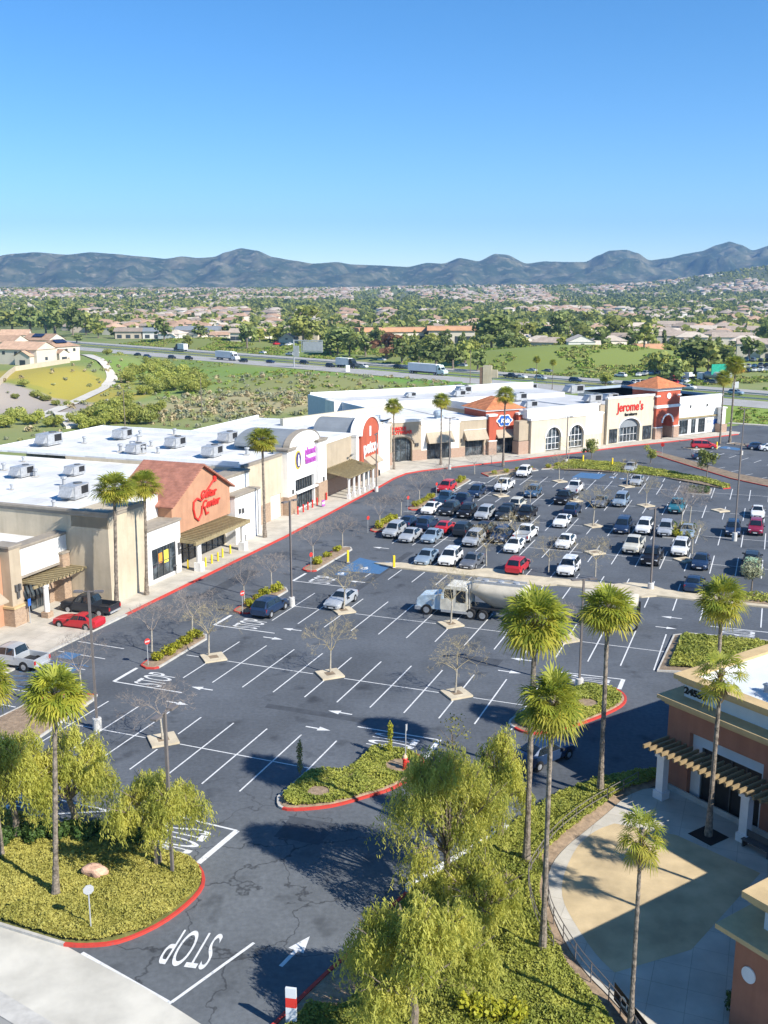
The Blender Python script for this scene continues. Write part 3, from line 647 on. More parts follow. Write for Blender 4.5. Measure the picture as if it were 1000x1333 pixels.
def arch_poly(x0,x1,z0,zs,n=12,rise=None):
    """outline: jambs to the springing zs and a round head"""
    r=(x1-x0)/2; rise=rise or r; c=(x0+x1)/2
    return [(x0,z0)]+[(c-r*math.cos(math.pi*i/n),zs+rise*math.sin(math.pi*i/n)) for i in range(n+1)]+[(x1,z0)]
def arch_wall(mb,x0,x1,z0,z1,y0,y1,ax0,ax1,zs,rise=None,m=0,n=14):
    """wall with an arched opening"""
    if ax0>x0: mb.bx(x0,ax0,y0,y1,z0,z1,m)
    if ax1<x1: mb.bx(ax1,x1,y0,y1,z0,z1,m)
    r=(ax1-ax0)/2;rise=rise or r;c=(ax0+ax1)/2
    pts=[(c-r*math.cos(math.pi*i/n),zs+rise*math.sin(math.pi*i/n)) for i in range(n+1)]
    for i in range(n):
        (xa,za),(xb,zb)=pts[i],pts[i+1]; mb.slab([(xa,za),(xb,zb),(xb,z1),(xa,z1)],y0,y1,m)
def arch_band(mb,x0,x1,zs,w,y0,y1,m=0,rise=None,n=16):
    r=(x1-x0)/2;rise=rise or r;c=(x0+x1)/2
    f=lambda k,i:(c-(r+k)*math.cos(math.pi*i/n),zs+(rise+k)*math.sin(math.pi*i/n))
    for i in range(n): mb.slab([f(0,i),f(w,i),f(w,i+1),f(0,i+1)],y0,y1,m)
def arch_pane(root,x0,x1,z0,zs,y,nx=4,fm=None,gm=None,rise=None,name='window'):
    mb=MB(); mb.slab(arch_poly(x0,x1,z0,zs,12,rise),y+.1,y+.14,0)
    for i in range(nx+1):
        x=x0+(x1-x0)*i/nx; x=min(max(x,x0+.05),x1-.05); r=(x1-x0)/2; c=(x0+x1)/2; top=zs+(rise or r)*math.sqrt(max(0,1-((x-c)/r)**2)); mb.bx(x-.05,x+.05,y+.02,y+.095,z0,top,1)
    for z in (z0+.05,(z0+zs)/2,zs): mb.bx(x0+.07,x1-.07,y+.03,y+.09,z-.05,z+.05,1)
    return mb.build(name,[gm or GLASS,fm or FRAME],root)
def cornice(mb,x0,x1,y0,y1,z,m=0,d=.22,h=.32,ends=True):
    e=d if ends else 0
    mb.bx(x0-e,x1+e,y0-d,y1,z-.08,z+.10,m); mb.bx(x0-e*.6,x1+e*.6,y0-d*.6,y1,z-h,z-.083,m)
def column(root,x,y,z0,z1,r=.28,m=WHITE,base=None,bs=.5,bh=.5):
    mb=MB(); mb.lathe([(r,bh+z0),(r*.95,z1-.25),(r*1.25,z1-.22),(r*1.25,z1)],(x,y,0),14,0); mb.bx(x-bs/2,x+bs/2,y-bs/2,y+bs/2,z0,z0+bh,1); return mb.build('column',[m,base or m],root,smooth=False)
def sconce(root,x,y,z): 
    mb=MB(); mb.bx(x-.13,x+.13,y-.22,y-.003,z-.3,z+.3); return mb.build('wall_lamp',FRAME,root)
def sign(root,body,x,z,y,size,m,depth=.06,name='sign_lettering',sx=1,rotz=0,shear=0,bold=.01,space=1):
    me=text_me(body,size,depth,name,bold=bold,sx=sx,shear=shear,space=space); me.materials.append(m)
    return obj(name,me,root,(x,y-depth-.02,z),(R(90),rotz,0))
def LS(name,label,b0,cat='shop building',off=0):
    p=W(-18,b0); return thing(name,label,cat,(p.x,p.y,.15 if off==0 else off),YAW+R(90))
def flat_roof(root,x0,x1,y0,y1,z,zp=None,m=ROOFW,pm_=None,sides='lrbf',name='roof',t=.3):
    mb=MB(); mb.bx(x0+.01,x1-.01,y0+.01,y1-.01,z-.25,z,0)
    if zp:
        if 'f' in sides: mb.bx(x0,x1,y0,y0+t,z-.01,zp,1)
        if 'b' in sides: mb.bx(x0,x1,y1-t,y1,z-.01,zp,1)
        if 'l' in sides: mb.bx(x0,x0+t,y0+t,y1-t,z-.01,zp,1)
        if 'r' in sides: mb.bx(x1-t,x1,y0+t,y1-t,z-.01,zp,1)
    return mb.build(name,[m,pm_ or m],root)

# --- 1 peach arched shop at the left edge (root at b=-14)
r=LS('shop_building','peach stucco shop with a curved top, cut off by the left edge of the view',-14)
mb=MB(); wall(mb,0,19.05,0,6.6,4.5,5,[(10,17.6,0,2.7)],0)
mb.slab([(6,6.6)]+[(12.2-6.2*math.cos(math.pi*i/14),6.6+2.3*math.sin(math.pi*i/14)) for i in range(1,14)]+[(18.2,6.6)],4.5,5,0)
mb.bx(0,18.2,5,46,0,6.1,0); mb.build('wall',ORANGE,r)
mb=MB(); arch_band(mb,6,18.4,6.6,.25,4.2,5.1,0,2.3); mb.build('cornice',TRIM,r)
flat_roof(r,0,19.1,5,46,6.35,6.9,ROOFW,BLUEP,'lb')
mb=MB(); mb.slabx([(4.5,3.9),(2.9,2.9),(2.9,2.75),(4.5,3.1)],9.6,18.0); mb.build('awning',TAN,r)
window(r,10,17.6,0,2.7,4.6,5,1,name='shop_window')
# --- 2 white parapet shop with stone front and timber pergola (root at b=5.2)
r=LS('shop_building','small white and stone shop front under a slatted timber pergola',5.2)
mb=MB(); wall(mb,1.35,8.9,0,4.0,5.2,5.6,[(3.4,7.0,0,2.9)],1); mb.bx(1.35,8.9,4.3,5.6,4.2,7.0,0); mb.bx(0,8.8,5.6,46,0,6.0,0); mb.bx(1.35,8.9,4.25,5.2,3.95,4.2,2)
mb.build('wall',[WHITE,STONE,TRIM],r)
mb=MB(); mb.bx(-.1,1.35,3.5,5.6,1.9,7.5,0); mb.build('pilaster',TAN,r)
mb=MB(); mb.bx(-.3,1.55,3.2,5.6,0,1.7,0); mb.bx(-.36,1.61,3.12,5.6,1.7,1.9,1); mb.build('stone_pier',[STONE,TANTRIM],r)
mb=MB(); cornice(mb,-.1,1.35,3.5,5.6,7.6,0,.15,.22); cornice(mb,1.5,8.9,4.3,5.6,7.0,0,.12,.2,False); mb.bx(7.6,8.9,3.8,5.2,5.0,5.2); mb.build('cornice',TRIM,r)
mb=MB(); mb.bx(7.7,8.8,3.9,5.2,0,5.0,0); mb.build('stone_pier',STONE,r)
flat_roof(r,0,8.9,5.6,46,6.2,6.7,ROOFW,BLUEP,'b')
window(r,3.4,5.2,0,2.9,5.25,2,1,name='door'); window(r,5.2,7.0,0,2.9,5.25,3,1,name='window')
mb=MB()
for x in (2.2,9.6): pass
mb.bx(1.6,10.4,2.35,2.55,3.25,3.5); mb.bx(1.6,10.4,4.6,4.8,3.25,3.5)
for i in range(15): mb.bx(2.1+i*.55,2.25+i*.55,1.9,5.15,3.503,3.68)
mb.build('pergola',OLIVE,r)
column(r,3.3,2.5,0,3.25,.27,WHITE,STONE,.8,.55); column(r,9.7,2.5,0,3.25,.27,WHITE,STONE,.8,.55)
for x,z in ((.4,3.6),(.85,3.6),(.6,2.9)): sconce(r,x,3.5,z)
# --- 3 anchor shop with gabled peach tower (root at b=14.1)
r=LS('anchor_shop_building','long white shop with a peach gable, clay tile roof and red guitar sign',14.1)
mb=MB(); X1=32.4
mb.bx(0,X1,3.5,46,0,7.7,0)                                    # the hall
mb.bx(0,.4,-.9,46,7.7,9.2,0); mb.bx(0,6.2,-.9,3.5,0,9.2,0)     # end wall and first bay
mb.bx(6.2,13,2,3.5,0,8.6,1); mb.bx(.4,13,3.5,3.9,7.69,9.1,0)
wall(mb,6.2,13.2,0,6.0,-.6,2,[(7.6,12.2,.35,3.7)],1)
wall(mb,25.8,X1,0,6.1,-.4,1.2,[],1); mb.bx(25.8,X1,1.2,3.5,0,8.3,2)
wall(mb,13.2,25.8,0,4.0,1.0,3.5,[(13.6,25.4,0,3.1)],0)
mb.build('wall',[CREAM,WHITE,WHITE],r)
mb=MB(); mb.bx(-.25,.4,-1.15,46,9.2,9.42); mb.bx(-.12,.4,-1.02,46,8.85,9.2); cornice(mb,.4,6.2,-.9,-.5,9.32,0,.2,.4,False)
cornice(mb,6.2,13.2,-.6,2,6.0,0,.15,.2); cornice(mb,25.8,X1-.3,-.4,1.2,6.1,0,.15,.2); cornice(mb,25.8,X1,1.2,3.5,8.3,0,.15,.3); mb.bx(13.4,25.6,.75,1.0,3.95,4.2); mb.build('cornice',TRIM,r)
flat_roof(r,.4,X1,3.9,46,7.95,9.0,ROOFW,WTRIM,'b')
# gable tower
mb=MB(); gx0,gx1,gc=12.9,25.7,19.3
mb.slab([(gx0,4.0),(gx0,7.5),(gc,10.9),(gx1,7.5),(gx1,4.0)],.2,1.0,0); mb.bx(gx0,gx0+.5,1,9,4.0,7.5,0); mb.bx(gx1-.5,gx1,1,9,4.0,7.5,0); mb.build('gable_tower',ORANGE,r)
mb=MB()
for s in (-1,1):
    e=gc+s*(gc-gx0+.5); ez=7.5-.27
    mb.add([(gc,-.3,11.0),(e,-.3,ez),(e,8,ez),(gc,8,11.0),(gc,-.3,11.22),(e,-.3,ez+.22),(e,8,ez+.22),(gc,8,11.22)],[(0,1,2,3),(4,5,6,7),(0,1,5,4),(1,2,6,5),(2,3,7,6)])
mb.slab([(gx0,7.5),(gc,10.9),(gx1,7.5)],7.7,7.95,0)
mb.build('tiled_roof',TILE,r)
window(r,13.6,25.4,0,3.1,1.05,9,2,name='shop_window'); window(r,7.6,12.2,.35,3.7,-.55,4,2,name='shop_window')
boxes('window_poster',mat('poster_orange',(.7,.28,.04)),r,(9,9.7,-.47,-.455,1.9,3.0)); boxes('window_poster',mat('poster_yellow',(.7,.6,.08)),r,(10,10.9,-.47,-.455,1.7,3.1))
mb=MB(); mb.slabx([(-2.6,3.55),(-2.6,3.3),(.9,3.3),(.9,3.85)],13.0,24.8,0)
for i in range(20): mb.slabx([(-2.9,3.6),(-2.9,3.7),(.9,4.0),(.9,3.9)],13.1+i*.6,13.25+i*.6,0)
mb.bx(12.7,25.1,-2.9,-2.6,3.2,3.62,0); mb.build('canopy',OLIVE,r)
column(r,14.0,-2.4,0,3.3,.3,WHITE,WHITE,.85,1.0); column(r,24.0,-2.4,0,3.3,.3,WHITE,WHITE,.85,1.0)
# the sign: script lettering with a guitar body outline and neck
sg=sign(r,'Guitar',20.6,7.05,.2,1.35,RED,shear=.25,bold=.03); sg['label']='red script word of the guitar shop sign'
sign(r,'Center',21.1,5.85,.2,1.35,RED,shear=.25,bold=.03)
mb=MB(); mb.tube([(19.0,.08,6.9),(18.1,.08,7.3),(17.3,.08,7.0),(17.2,.08,6.2),(17.5,.08,5.2),(18.2,.08,4.7),(18.9,.08,5.3),(19.1,.08,6.2),(19.6,.08,6.0),(19.9,.08,5.1),(20.4,.08,5.2)],.13,6); mb.tube([(19.2,.08,7.2),(21.8,.08,8.8)],.12,6); mb.cb((22.1,.08,9.0),(.6,.16,.7)); mb.build('guitar_emblem',RED,r)
MB().tube([(31.6,-.5,.1),(31.6,-.5,6.0)],.07,6).build('downpipe',METAL,r); MB().tube([(6.35,-.75,.1),(6.35,-.75,8.6)],.07,6).build('downpipe',METAL,r)
for x,z in ((13.0-.35,3.1),(12.7,2.4),(26.8,4.1),(27.6,4.0)): sconce(r,x,-.62 if x<20 else -.42,z)
# --- 4 fitness club (root at b=46.5)
r=LS('fitness_club_building','white arched fitness club with purple lettering, yellow emblem and grey vaulted roof',46.5)
mb=MB(); wall(mb,0,11,0,8.7,1.9,2.4,[(7.2,10.2,0,3.3)],0); mb.bx(0,24.4,2.4,30,0,8.4,0); mb.bx(6,24.4,30,42,0,8.2,0); mb.build('wall',CREAM,r)
mb=MB(); mb.bx(10.7,13.0,1.0,3.2,2.6,9.3,0); mb.bx(20.6,23.6,1.0,3.2,2.6,9.3,0)
wall(mb,13.0,20.6,0,9.3,1.5,3.2,[(13.6,20.2,.1,4.4)],0)
mb.slab([(11.8,9.32)]+[(16.8-5.0*math.cos(math.pi*i/18),9.32+1.95*math.sin(math.pi*i/18)) for i in range(1,18)]+[(21.8,9.32)],1.3,2.2,0); mb.build('entrance_front',WHITE,r)
boxes('stone_base',STONE,r,(10.6,13.1,.9,3.2,0,2.6),(20.5,23.7,.9,3.2,0,2.9),(0,7,1.86,1.9,0,2.6),(10.2,10.6,1.86,1.9,0,2.6))
mb=MB(); arch_band(mb,11.8,21.8,9.32,.1,1.2,2.2,0,1.95); cornice(mb,10.7,13,1,3.2,9.3,0); cornice(mb,20.6,23.6,1,3.2,9.3,0); cornice(mb,0,10.6,1.9,2.4,8.7,0,.12,.25,False); mb.build('cornice',TRIM,r)
mb=MB()
pts=[(16.8-5.0*math.cos(math.pi*i/14),9.3+1.9*math.sin(math.pi*i/14)) for i in range(15)]
mb.slab(pts,2.2,10,0); mb.build('vaulted_roof',ROOFG,r)
flat_roof(r,0,24.4,2.4,42,8.6,9.15,ROOFW,WTRIM,'lbr')
mb=MB(); mb.bx(13.7,20.1,2,2.1,.1,4.4,0)
for i in range(9): x=13.7+i*.8; mb.bx(x-.05,x+.05,1.85,1.99,.1,4.4,1)
for z in (.15,2.3,4.35): mb.bx(13.7,20.1,1.8,1.99,z-.06,z+.06,1)
mb.build('entrance_glazing',[GLASS,FRAME],r)
mb=MB(); mb.bx(13.4,20.4,.9,1.5,2.55,2.8); mb.build('entrance_canopy',WTRIM,r)
mb=MB(); mb.bx(7.2,10.2,2.05,2.1,0,3.3,0); [mb.bx(7.2,10.2,2.03,2.047,z,z+.04,1) for z in (.6,1.2,1.8,2.4)]; mb.build('roll_door',[WHITE,KERB],r)
sign(r,'planet',18.9,7.6,1.5,1.5,PURP,bold=.035,sx=.95); sign(r,'fitness',19.0,6.3,1.5,1.5,PURP,bold=.035,sx=.95)
mb=MB(); Rr=.95
mb.slab([(14.9+Rr*math.cos(t),7.25+1.35*math.sin(t)) for t in [i*math.pi/10 for i in range(20)]],1.4,1.498,0)
mb.slab([(14.9+Rr*.8*math.cos(t),7.25+1.1*math.sin(t)) for t in [i*math.pi/10 for i in range(20)]],1.36,1.398,1)
mb.slab([(14.7,6.4),(15.1,6.4),(15.25,7.1),(15.0,7.6),(15.0,8.0),(14.8,8.0),(14.75,7.5),(14.6,7.1)],1.32,1.358,2); mb.build('emblem',[GOLD,mat('sign_indigo',(.05,.04,.16)),SWHITE],r)
for x,z in ((2.2,3.8),(2.9,3.8),(2.5,3.2),(12,3.2),(22.3,3.3)): sconce(r,x,1.9 if x<10 else 1.0,z)
# --- 5 colonnade and pet shop (root at b=70.9)
r=LS('pet_shop_building','tan shop with a row of white posts and a round-topped red entrance',70.9)
mb=MB(); mb.bx(0,10.8,1.6,2.2,0,8.5,0); mb.bx(0,24,2.2,26,0,8.2,0); mb.build('wall',TAN,r)
boxes('stone_base',REDBR,r,(0,10.2,1.55,1.6,0,2.5),(10.2,11.6,.6,2.4,0,2.4),(18,19.4,.6,2.4,0,2.4))
mb=MB(); cornice(mb,0,9.9,1.6,2.2,8.5,0,.15,.3,False); mb.build('cornice',WTRIM,r); mb=MB(); cornice(mb,10.1,11.2,.7,2.4,8.3,0,.15); mb.build('cornice',WTRIM,r); mb=MB(); cornice(mb,18.7,19.4,.7,2.4,8.3,0,.15); mb.build('cornice',WTRIM,r); mb=MB(); cornice(mb,19.6,24,1.4,2.2,8.1,0,.2,.3,False); mb.build('cornice',WTRIM,r)
boxes('pilaster',WHITE,r,(10.1,11.2,.7,2.4,2.4,8.3),(18.7,19.4,.7,2.4,2.4,8.3),(19.4,24,1.4,2.2,0,8.1))
mb=MB(); arch_wall(mb,11.5,18.1,3.6,7.4,1.2,2.0,11.5,11.5001,3.6) if 0 else wall(mb,11.2,18.7,3.4,8.0,.3,2.0,[],0)
mb.slab([(11.2,8.0)]+[(14.95-3.75*math.cos(math.pi*i/14),8.0+2.7*math.sin(math.pi*i/14)) for i in range(1,14)]+[(18.7,8.0)],.3,2.0,0); mb.bx(11.5,18.1,2.0,12,7.6,8.0,0); mb.build('red_entrance_front',REDST,r)
mb=MB(); arch_band(mb,11.2,18.7,8.0,.3,.1,2.1,0,2.7); mb.build('arch_trim',WTRIM,r)
mb=MB(); mb.slab([(14.8-3.3*math.cos(math.pi*i/14),8.0+2.4*math.sin(math.pi*i/14)) for i in range(15)],2.1,9,0); mb.build('vaulted_roof',ROOFG,r)
mb=MB(); mb.bx(14.6,15.2,.2,.297,7.6,9.2); mb.build('light_slot',WTRIM,r)
sign(r,'petco',14.95,4.9,.3,2.9,SWHITE,bold=.07,sx=.88)
for x in (12.2,15.2):
    mb=MB(); mb.slabx([(.3,4.3),(-1.0,3.3),(-1.0,3.1),(.3,3.2)],x,x+2.5); mb.build('awning',TAN,r)
window(r,11.7,18.0,0,3.4,1.5,5,2,name='shop_window')
mb=MB(); mb.slabx([(-2.6,3.2),(-2.6,3.4),(1.6,4.3),(1.6,4.0)],-.4,10.4); 
for i in range(16): mb.slabx([(-2.9,3.42),(-2.9,3.5),(1.6,4.45),(1.6,4.35)],-.3+i*.68,-.15+i*.68)
mb.build('canopy',OLIVE,r)
for i in range(6): column(r,.2+i*1.95,-2.2,0,3.2,.2,WHITE,WHITE,.5,.8)
flat_roof(r,0,24,2.2,26,8.4,8.9,ROOFW,WTRIM,'b')
# --- 6 corner shop with the white and tan front (root b=94.9)
r=LS('corner_shop_building','pale shop in the inner corner with a blue-grey parapet and plain grey rear wall',94.9)
mb=MB(); wall(mb,0,2.6,0,8.0,1.3,2.4,[],0); wall(mb,2.6,7.2,0,8.3,2.6,3.2,[],1); mb.build('wall',[WHITE,TAN],r)
mb=MB(); mb.bx(2.6,7.2,2.55,2.6,0,2.3); mb.build('stone_base',REDBR,r)
mb=MB(); cornice(mb,0,2.6,1.3,2.4,8.0); cornice(mb,2.6,7.2,2.6,3.2,8.3); mb.build('cornice',WTRIM,r)
mb=MB(); mb.bx(.3,2.4,3,5,8.4,9.6); mb.build('roof_box',BLUEP,r)
def lp(a,b): return (b-94.9,-(a+18))
mb=MB(); mb.prism([lp(-20.6,95.2),lp(-20.6,101.5),lp(-23,109),lp(-27,116.5),lp(-34.0,95.4)],0,8.4,0,1); mb.build('rear_wall',[PALE,ROOFW],r)
mb=MB(); mb.prism([lp(-34.3,86.0),lp(-24.2,115.0),lp(-24.8,115.3),lp(-35,86.3)],8.0,9.6); mb.build('parapet',PALE,r)
sconce(r,4,2.6,3.5); sconce(r,5.4,2.6,3.5)

# --- right-hand strip
def ST(name,label,s0,cat='shop building'):
    s,n=s0,-86.0; a=s*.669+n*.743; b=s*.743-n*.669; p=W(a,b); return thing(name,label,cat,(p.x,p.y,.15),YAW+R(48))
r=ST('shop_building','tan shop with a low brown arch over its door and small red two-line sign',60.6)
mb=MB(); arch_wall(mb,0,8.8,0,7.6,0,.8,1.6,6.9,3.3,1.25,0); mb.bx(0,8.8,.8,24,0,7.2,0); mb.build('wall',TAN,r)
mb=MB(); arch_band(mb,1.3,7.2,3.35,.28,-.25,.0,0,1.4); mb.build('arch_trim',TRIM,r)
boxes('stone_base',REDBR,r,(0,1.6,-.06,0,0,2.0),(6.9,8.8,-.06,0,0,2.0))
mb=MB(); cornice(mb,0,8.8,0,.8,7.6,0); mb.build('cornice',WTRIM,r)
window(r,1.6,6.9,0,4.2,.5,5,2,name='shop_window')
sign(r,'FAMOUS',4.1,5.95,0,.75,RED,bold=.03); sign(r,'FOOTWEAR',4.3,5.15,0,.9,RED,bold=.03)
for x in (.6,.9,7.6,8.0): sconce(r,x,-.06,3.0)
flat_roof(r,0,8.8,.8,24,7.3)
r=ST('shop_building','white shop front with one wide tan awning, left of the tan bay',69.4)
mb=MB(); wall(mb,0,8.2,0,6.9,0,.8,[(1.2,6.4,0,3.2)],0); mb.bx(0,8.2,.8,24,0,6.8,0); mb.build('wall',WHITE,r)
boxes('stone_base',REDBR,r,(0,1.2,-.06,0,0,1.8),(6.4,8.2,-.06,0,0,1.8))
mb=MB(); cornice(mb,0,8.2,0,.8,6.9,0); mb.build('cornice',WTRIM,r)
window(r,1.2,6.4,0,3.2,.4,5,2,name='shop_window')
mb=MB(); mb.slabx([(0,5.1),(-1.3,3.3),(-1.3,3.15),(0,3.3)],1,6.6); mb.build('awning',TAN,r); flat_roof(r,0,8.2,.8,24,6.9)
mb=MB(); mb.lathe([(1.1,0),(1.1,.5),(.8,.8),(.1,.9)],(6.6,5,7.6),14); mb.bx(5.9,7.3,4.6,5.6,6.9,7.7); mb.build('round_roof_vent',BLUEP,r)
r=ST('shop_building','tan shop front with awning and dark glazing beside the red tower',77.6)
mb=MB(); wall(mb,0,6.2,0,7.2,0,.8,[(1.3,5.5,0,3.2)],0); mb.bx(0,6.2,.8,24,0,6.9,0); mb.build('wall',TAN,r)
boxes('stone_base',REDBR,r,(0,1.3,-.06,0,0,1.8),(5.5,6.2,-.06,0,0,1.8))
mb=MB(); cornice(mb,0,6.2,0,.8,7.2,0); mb.bx(.9,5.9,-.08,0,5.0,5.1); mb.build('cornice',WTRIM,r)
window(r,1.3,5.5,0,3.2,.4,4,2,name='shop_window'); sconce(r,.5,-.06,3.2)
mb=MB(); mb.slabx([(0,4.9),(-1.3,3.3),(-1.3,3.15),(0,3.3)],1,5.9); mb.build('awning',TAN,r); flat_roof(r,0,6.2,.8,24,7.0)
r=ST('red_tower_shop_building','brick red shop with a hipped clay tile roof and blue cloud-shaped sign',83.8)
mb=MB(); mb.bx(0,8.4,.4,8.5,3.3,8.3); mb.bx(.1,1.7,-.6,.4,2.6,7.6); mb.bx(6.8,8.5,-.6,.4,2.6,7.6); wall(mb,1.7,6.8,0,3.3,.4,.9,[(1.7,6.8,0,3.0)]); mb.build('wall',REDST,r)
boxes('stone_pier',REDBR,r,(0,1.8,-.7,.4,0,2.6),(6.7,8.6,-.7,.4,0,2.6))
mb=MB(); cornice(mb,.1,1.7,-.6,.4,7.7,0,.2,.3); cornice(mb,6.8,8.5,-.6,.4,7.7,0,.2,.3); mb.bx(-.06,1.86,-.76,.39,2.6,2.8); mb.bx(6.64,8.66,-.76,.39,2.6,2.8); mb.bx(-.35,8.75,.1,8.9,8.3,8.55); mb.build('cornice',WTRIM,r)
mb=MB(); e=[(-.5,-.1),(8.9,-.1),(8.9,9.1),(-.5,9.1)]; mb.add([(x,y,8.56) for x,y in e]+[(4.2,3.6,10.7),(4.2,5.4,10.7)],[(0,1,4),(1,2,5,4),(2,3,5),(3,0,4,5)]); mb.build('tiled_roof',TILEO,r)
mb=MB(); mb.slabx([(.4,4.6),(-1.2,3.4),(-1.2,3.2),(.4,3.3)],1.8,6.7); mb.build('awning',TAN,r)
window(r,1.7,6.8,0,3.0,.6,5,2,name='shop_window')
mb=MB(); cl=lambda k:[(4.1+(1.75+.16*math.cos(6*t))*k*math.cos(t)+0,6.35+(1.12+.13*math.cos(6*t))*k*math.sin(t)) for t in [i*math.pi/24 for i in range(48)]]
mb.slab(cl(1),.22,.398,0); mb.slab(cl(.86),.16,.218,1); mb.build('cloud_sign',[SWHITE,SBLUE],r)
sign(r,'Kids',4.1,5.95,.16,1.15,SWHITE,bold=.03,shear=.2)
# big hall behind
r=ST('retail_hall_building','huge white retail hall behind the shops, shade-tinted end wall and white flat roof',62)
mb=MB(); mb.bx(.5,58,24.3,37,0,8.2,0); mb.bx(0,.5,9,37,0,9.3,1); mb.bx(.5,12,24,24.3,0,8.9,0); mb.build('wall',[WHITE,mat('shade_tinted_render',(.52,.57,.62),var=.05)],r)  # end wall is white too; its blue shade is put into the colour
mb=MB(); mb.bx(-1.6,0,19.5,24,0,9.5); mb.build('service_tower',WHITE,r)
flat_roof(r,.5,58,24.3,37,8.4,9.7,ROOFL,WTRIM,'b')
# --- furniture store block, turned a little
def JF(name,label,x0,cat='shop building'):
    ang=YAW+R(55.8); p=W(-.4,123.6)+Vector((math.cos(ang),math.sin(ang),0))*x0; return thing(name,label,cat,(p.x,p.y,.15),ang)
r=JF('arched_window_building','cream shop with two tall arched windows, white stepped parapet and shaded end wall',.4)
mb=MB()
ops=[(3.9,8.0),(10.2,14.3)]
arch_wall(mb,0,9.1,0,6.6,0,.9,3.9,8.0,2.7,None,0); arch_wall(mb,9.1,19.4,0,6.6,0,.9,10.2,14.3,2.7,None,0)
mb.bx(0,19.4,.9,46,0,6.7,0); mb.build('wall',PALE,r)
mb=MB(); mb.bx(-.2,19.5,1.0,2,6.7,8.4); mb.bx(-.2,.3,2,30,6.7,8.2); mb.bx(14.8,19.45,-.03,0,2.6,6.4); cornice(mb,-.1,19.5,0,1,6.75,0,.25,.35); cornice(mb,-.3,19.5,1,2,8.45,0,.18,.25); mb.build('parapet',WTRIM,r)
mb=MB(); mb.bx(-2.6,-.02,.6,2.2,2.6,6.4); mb.build('end_pier',TAN,r)
mb=MB(); mb.bx(-2.7,0,.5,2.3,0,2.5,0); mb.build('stone_base',REDBR,r)
for a,b in ops:
    arch_pane(r,a,b,.25,2.7,.45,4,WFRAME)
    mb=MB(); arch_band(mb,a,b,2.7,.32,-.12,.0); mb.build('window_surround',WTRIM,r)
flat_roof(r,0,19.4,2,46,7.2,9.0,ROOFL,BLUEP,'b')
r=JF('furniture_store_building','white furniture store with big red script name and arched glass entrance',19.8)
mb=MB(); arch_wall(mb,1.5,15.6,0,9.5,0,.8,5.1,11.4,3.1,1.9,0); mb.bx(0,1.5,.6,2,0,8.2,1); mb.bx(0,15.6,2.2,44,0,7.2,0); mb.build('wall',[PALE,TAN],r)
mb=MB(); cornice(mb,1.5,15.6,0,.8,9.6,0,.2,.3); arch_band(mb,5.1,11.4,3.1,.25,-.12,0,0,1.9); mb.build('cornice',WTRIM,r)
mb=MB(); mb.slab(arch_poly(5.1,11.4,3.1,3.11,12,1.85),.5,.56,0); mb.build('arch_soffit',ROOFG,r)
window(r,5.1,11.4,0,3.1,.7,6,2,WFRAME,name='entrance_glazing')
for a,b,n in ((2.2,4.5,3),(12.3,14.9,3)): window(r,a,b,.2,3.1,-.16,n,1,name='shop_window')
sign(r,"Jerome's",8.2,6.6,0,2.6,RED,bold=.045,sx=.86); sign(r,'furniture',8.4,5.55,0,.95,BLACK,bold=.012,sx=1.1)
flat_roof(r,0,15.6,2.2,44,7.4,9.0,ROOFL,BLUEP,'b')
r=JF('red_clock_tower_building','red entrance tower with white bands, round disc and pyramid tile roof',35.4)
mb=MB(); arch_wall(mb,0,7.4,2.4,10.8,-.6,6.2,2.1,5.3,3.4,None,0); mb.build('wall',REDST,r)
boxes('stone_base',REDBR,r,(-.1,2.1,-.75,6.1,0,2.4),(5.3,7.5,-.75,6.1,0,2.4))
mb=MB(); mb.bx(2.1,5.3,2.6,2.7,0,2.8); mb.build('doorway',STONE,r)
mb=MB(); arch_band(mb,2.1,5.3,3.4,.32,-.78,-.6); mb.bx(-.12,7.52,-.78,6.1,6.6,7.2); mb.bx(-.14,7.54,-.8,6.2,10.2,10.85); mb.bx(-.15,2.05,-.8,6.1,2.4,2.6); mb.bx(5.35,7.55,-.8,6.1,2.4,2.6); mb.bx(-.2,1,-.72,.6,9.0,9.3); mb.bx(6.4,7.6,-.72,.6,9.0,9.3); mb.build('white_band',WTRIM,r)
mb=MB(); mb.slab([(3.7+.62*math.cos(t),9.1+.62*math.sin(t)) for t in [i*math.pi/12 for i in range(24)]],-.72,-.603); mb.build('clock_disc',SWHITE,r)
mb=MB(); e=[(-1,-1.5),(8.4,-1.5),(8.4,7.1),(-1,7.1)]; mb.add([(x,y,10.86) for x,y in e]+[(3.7,2.8,13.0)],[(0,1,4),(1,2,4),(2,3,4),(3,0,4)]); mb.build('tiled_roof',TILEO,r)
r=JF('shop_building','white end wing with olive window band, last shop before the grass verge',43.0)
mb=MB(); wall(mb,0,15,0,8.2,.2,1,[(1.0,4,.2,3.3),(5,6.6,.2,3.3),(7.4,9.8,.2,3.3)]); mb.bx(0,15,1,30,0,7.6); mb.build('wall',WHITE,r)
mb=MB(); mb.bx(-.05,15.1,-.15,.2,3.6,3.9); mb.build('band_course',OLIVE,r)
mb=MB(); cornice(mb,0,15,.2,1,8.3,0,.3,.4); mb.build('cornice',WTRIM,r)
for a,b,n in ((1.0,4,3),(5,6.6,2),(7.4,9.8,3)): window(r,a,b,.2,3.3,.4,n,2,name='shop_window')
boxes('wall_sign',GPOLE,r,(10.4,12,.16,.197,2.1,2.9)); boxes('wall_sign',SBLUE,r,(12.6,14,.16,.197,1.7,2.8))
sconce(r,4.4,.2,6.2); sconce(r,10,.2,6.2); flat_roof(r,0,15,1,30,7.6,8.2,ROOFL,BLUEP,'br')
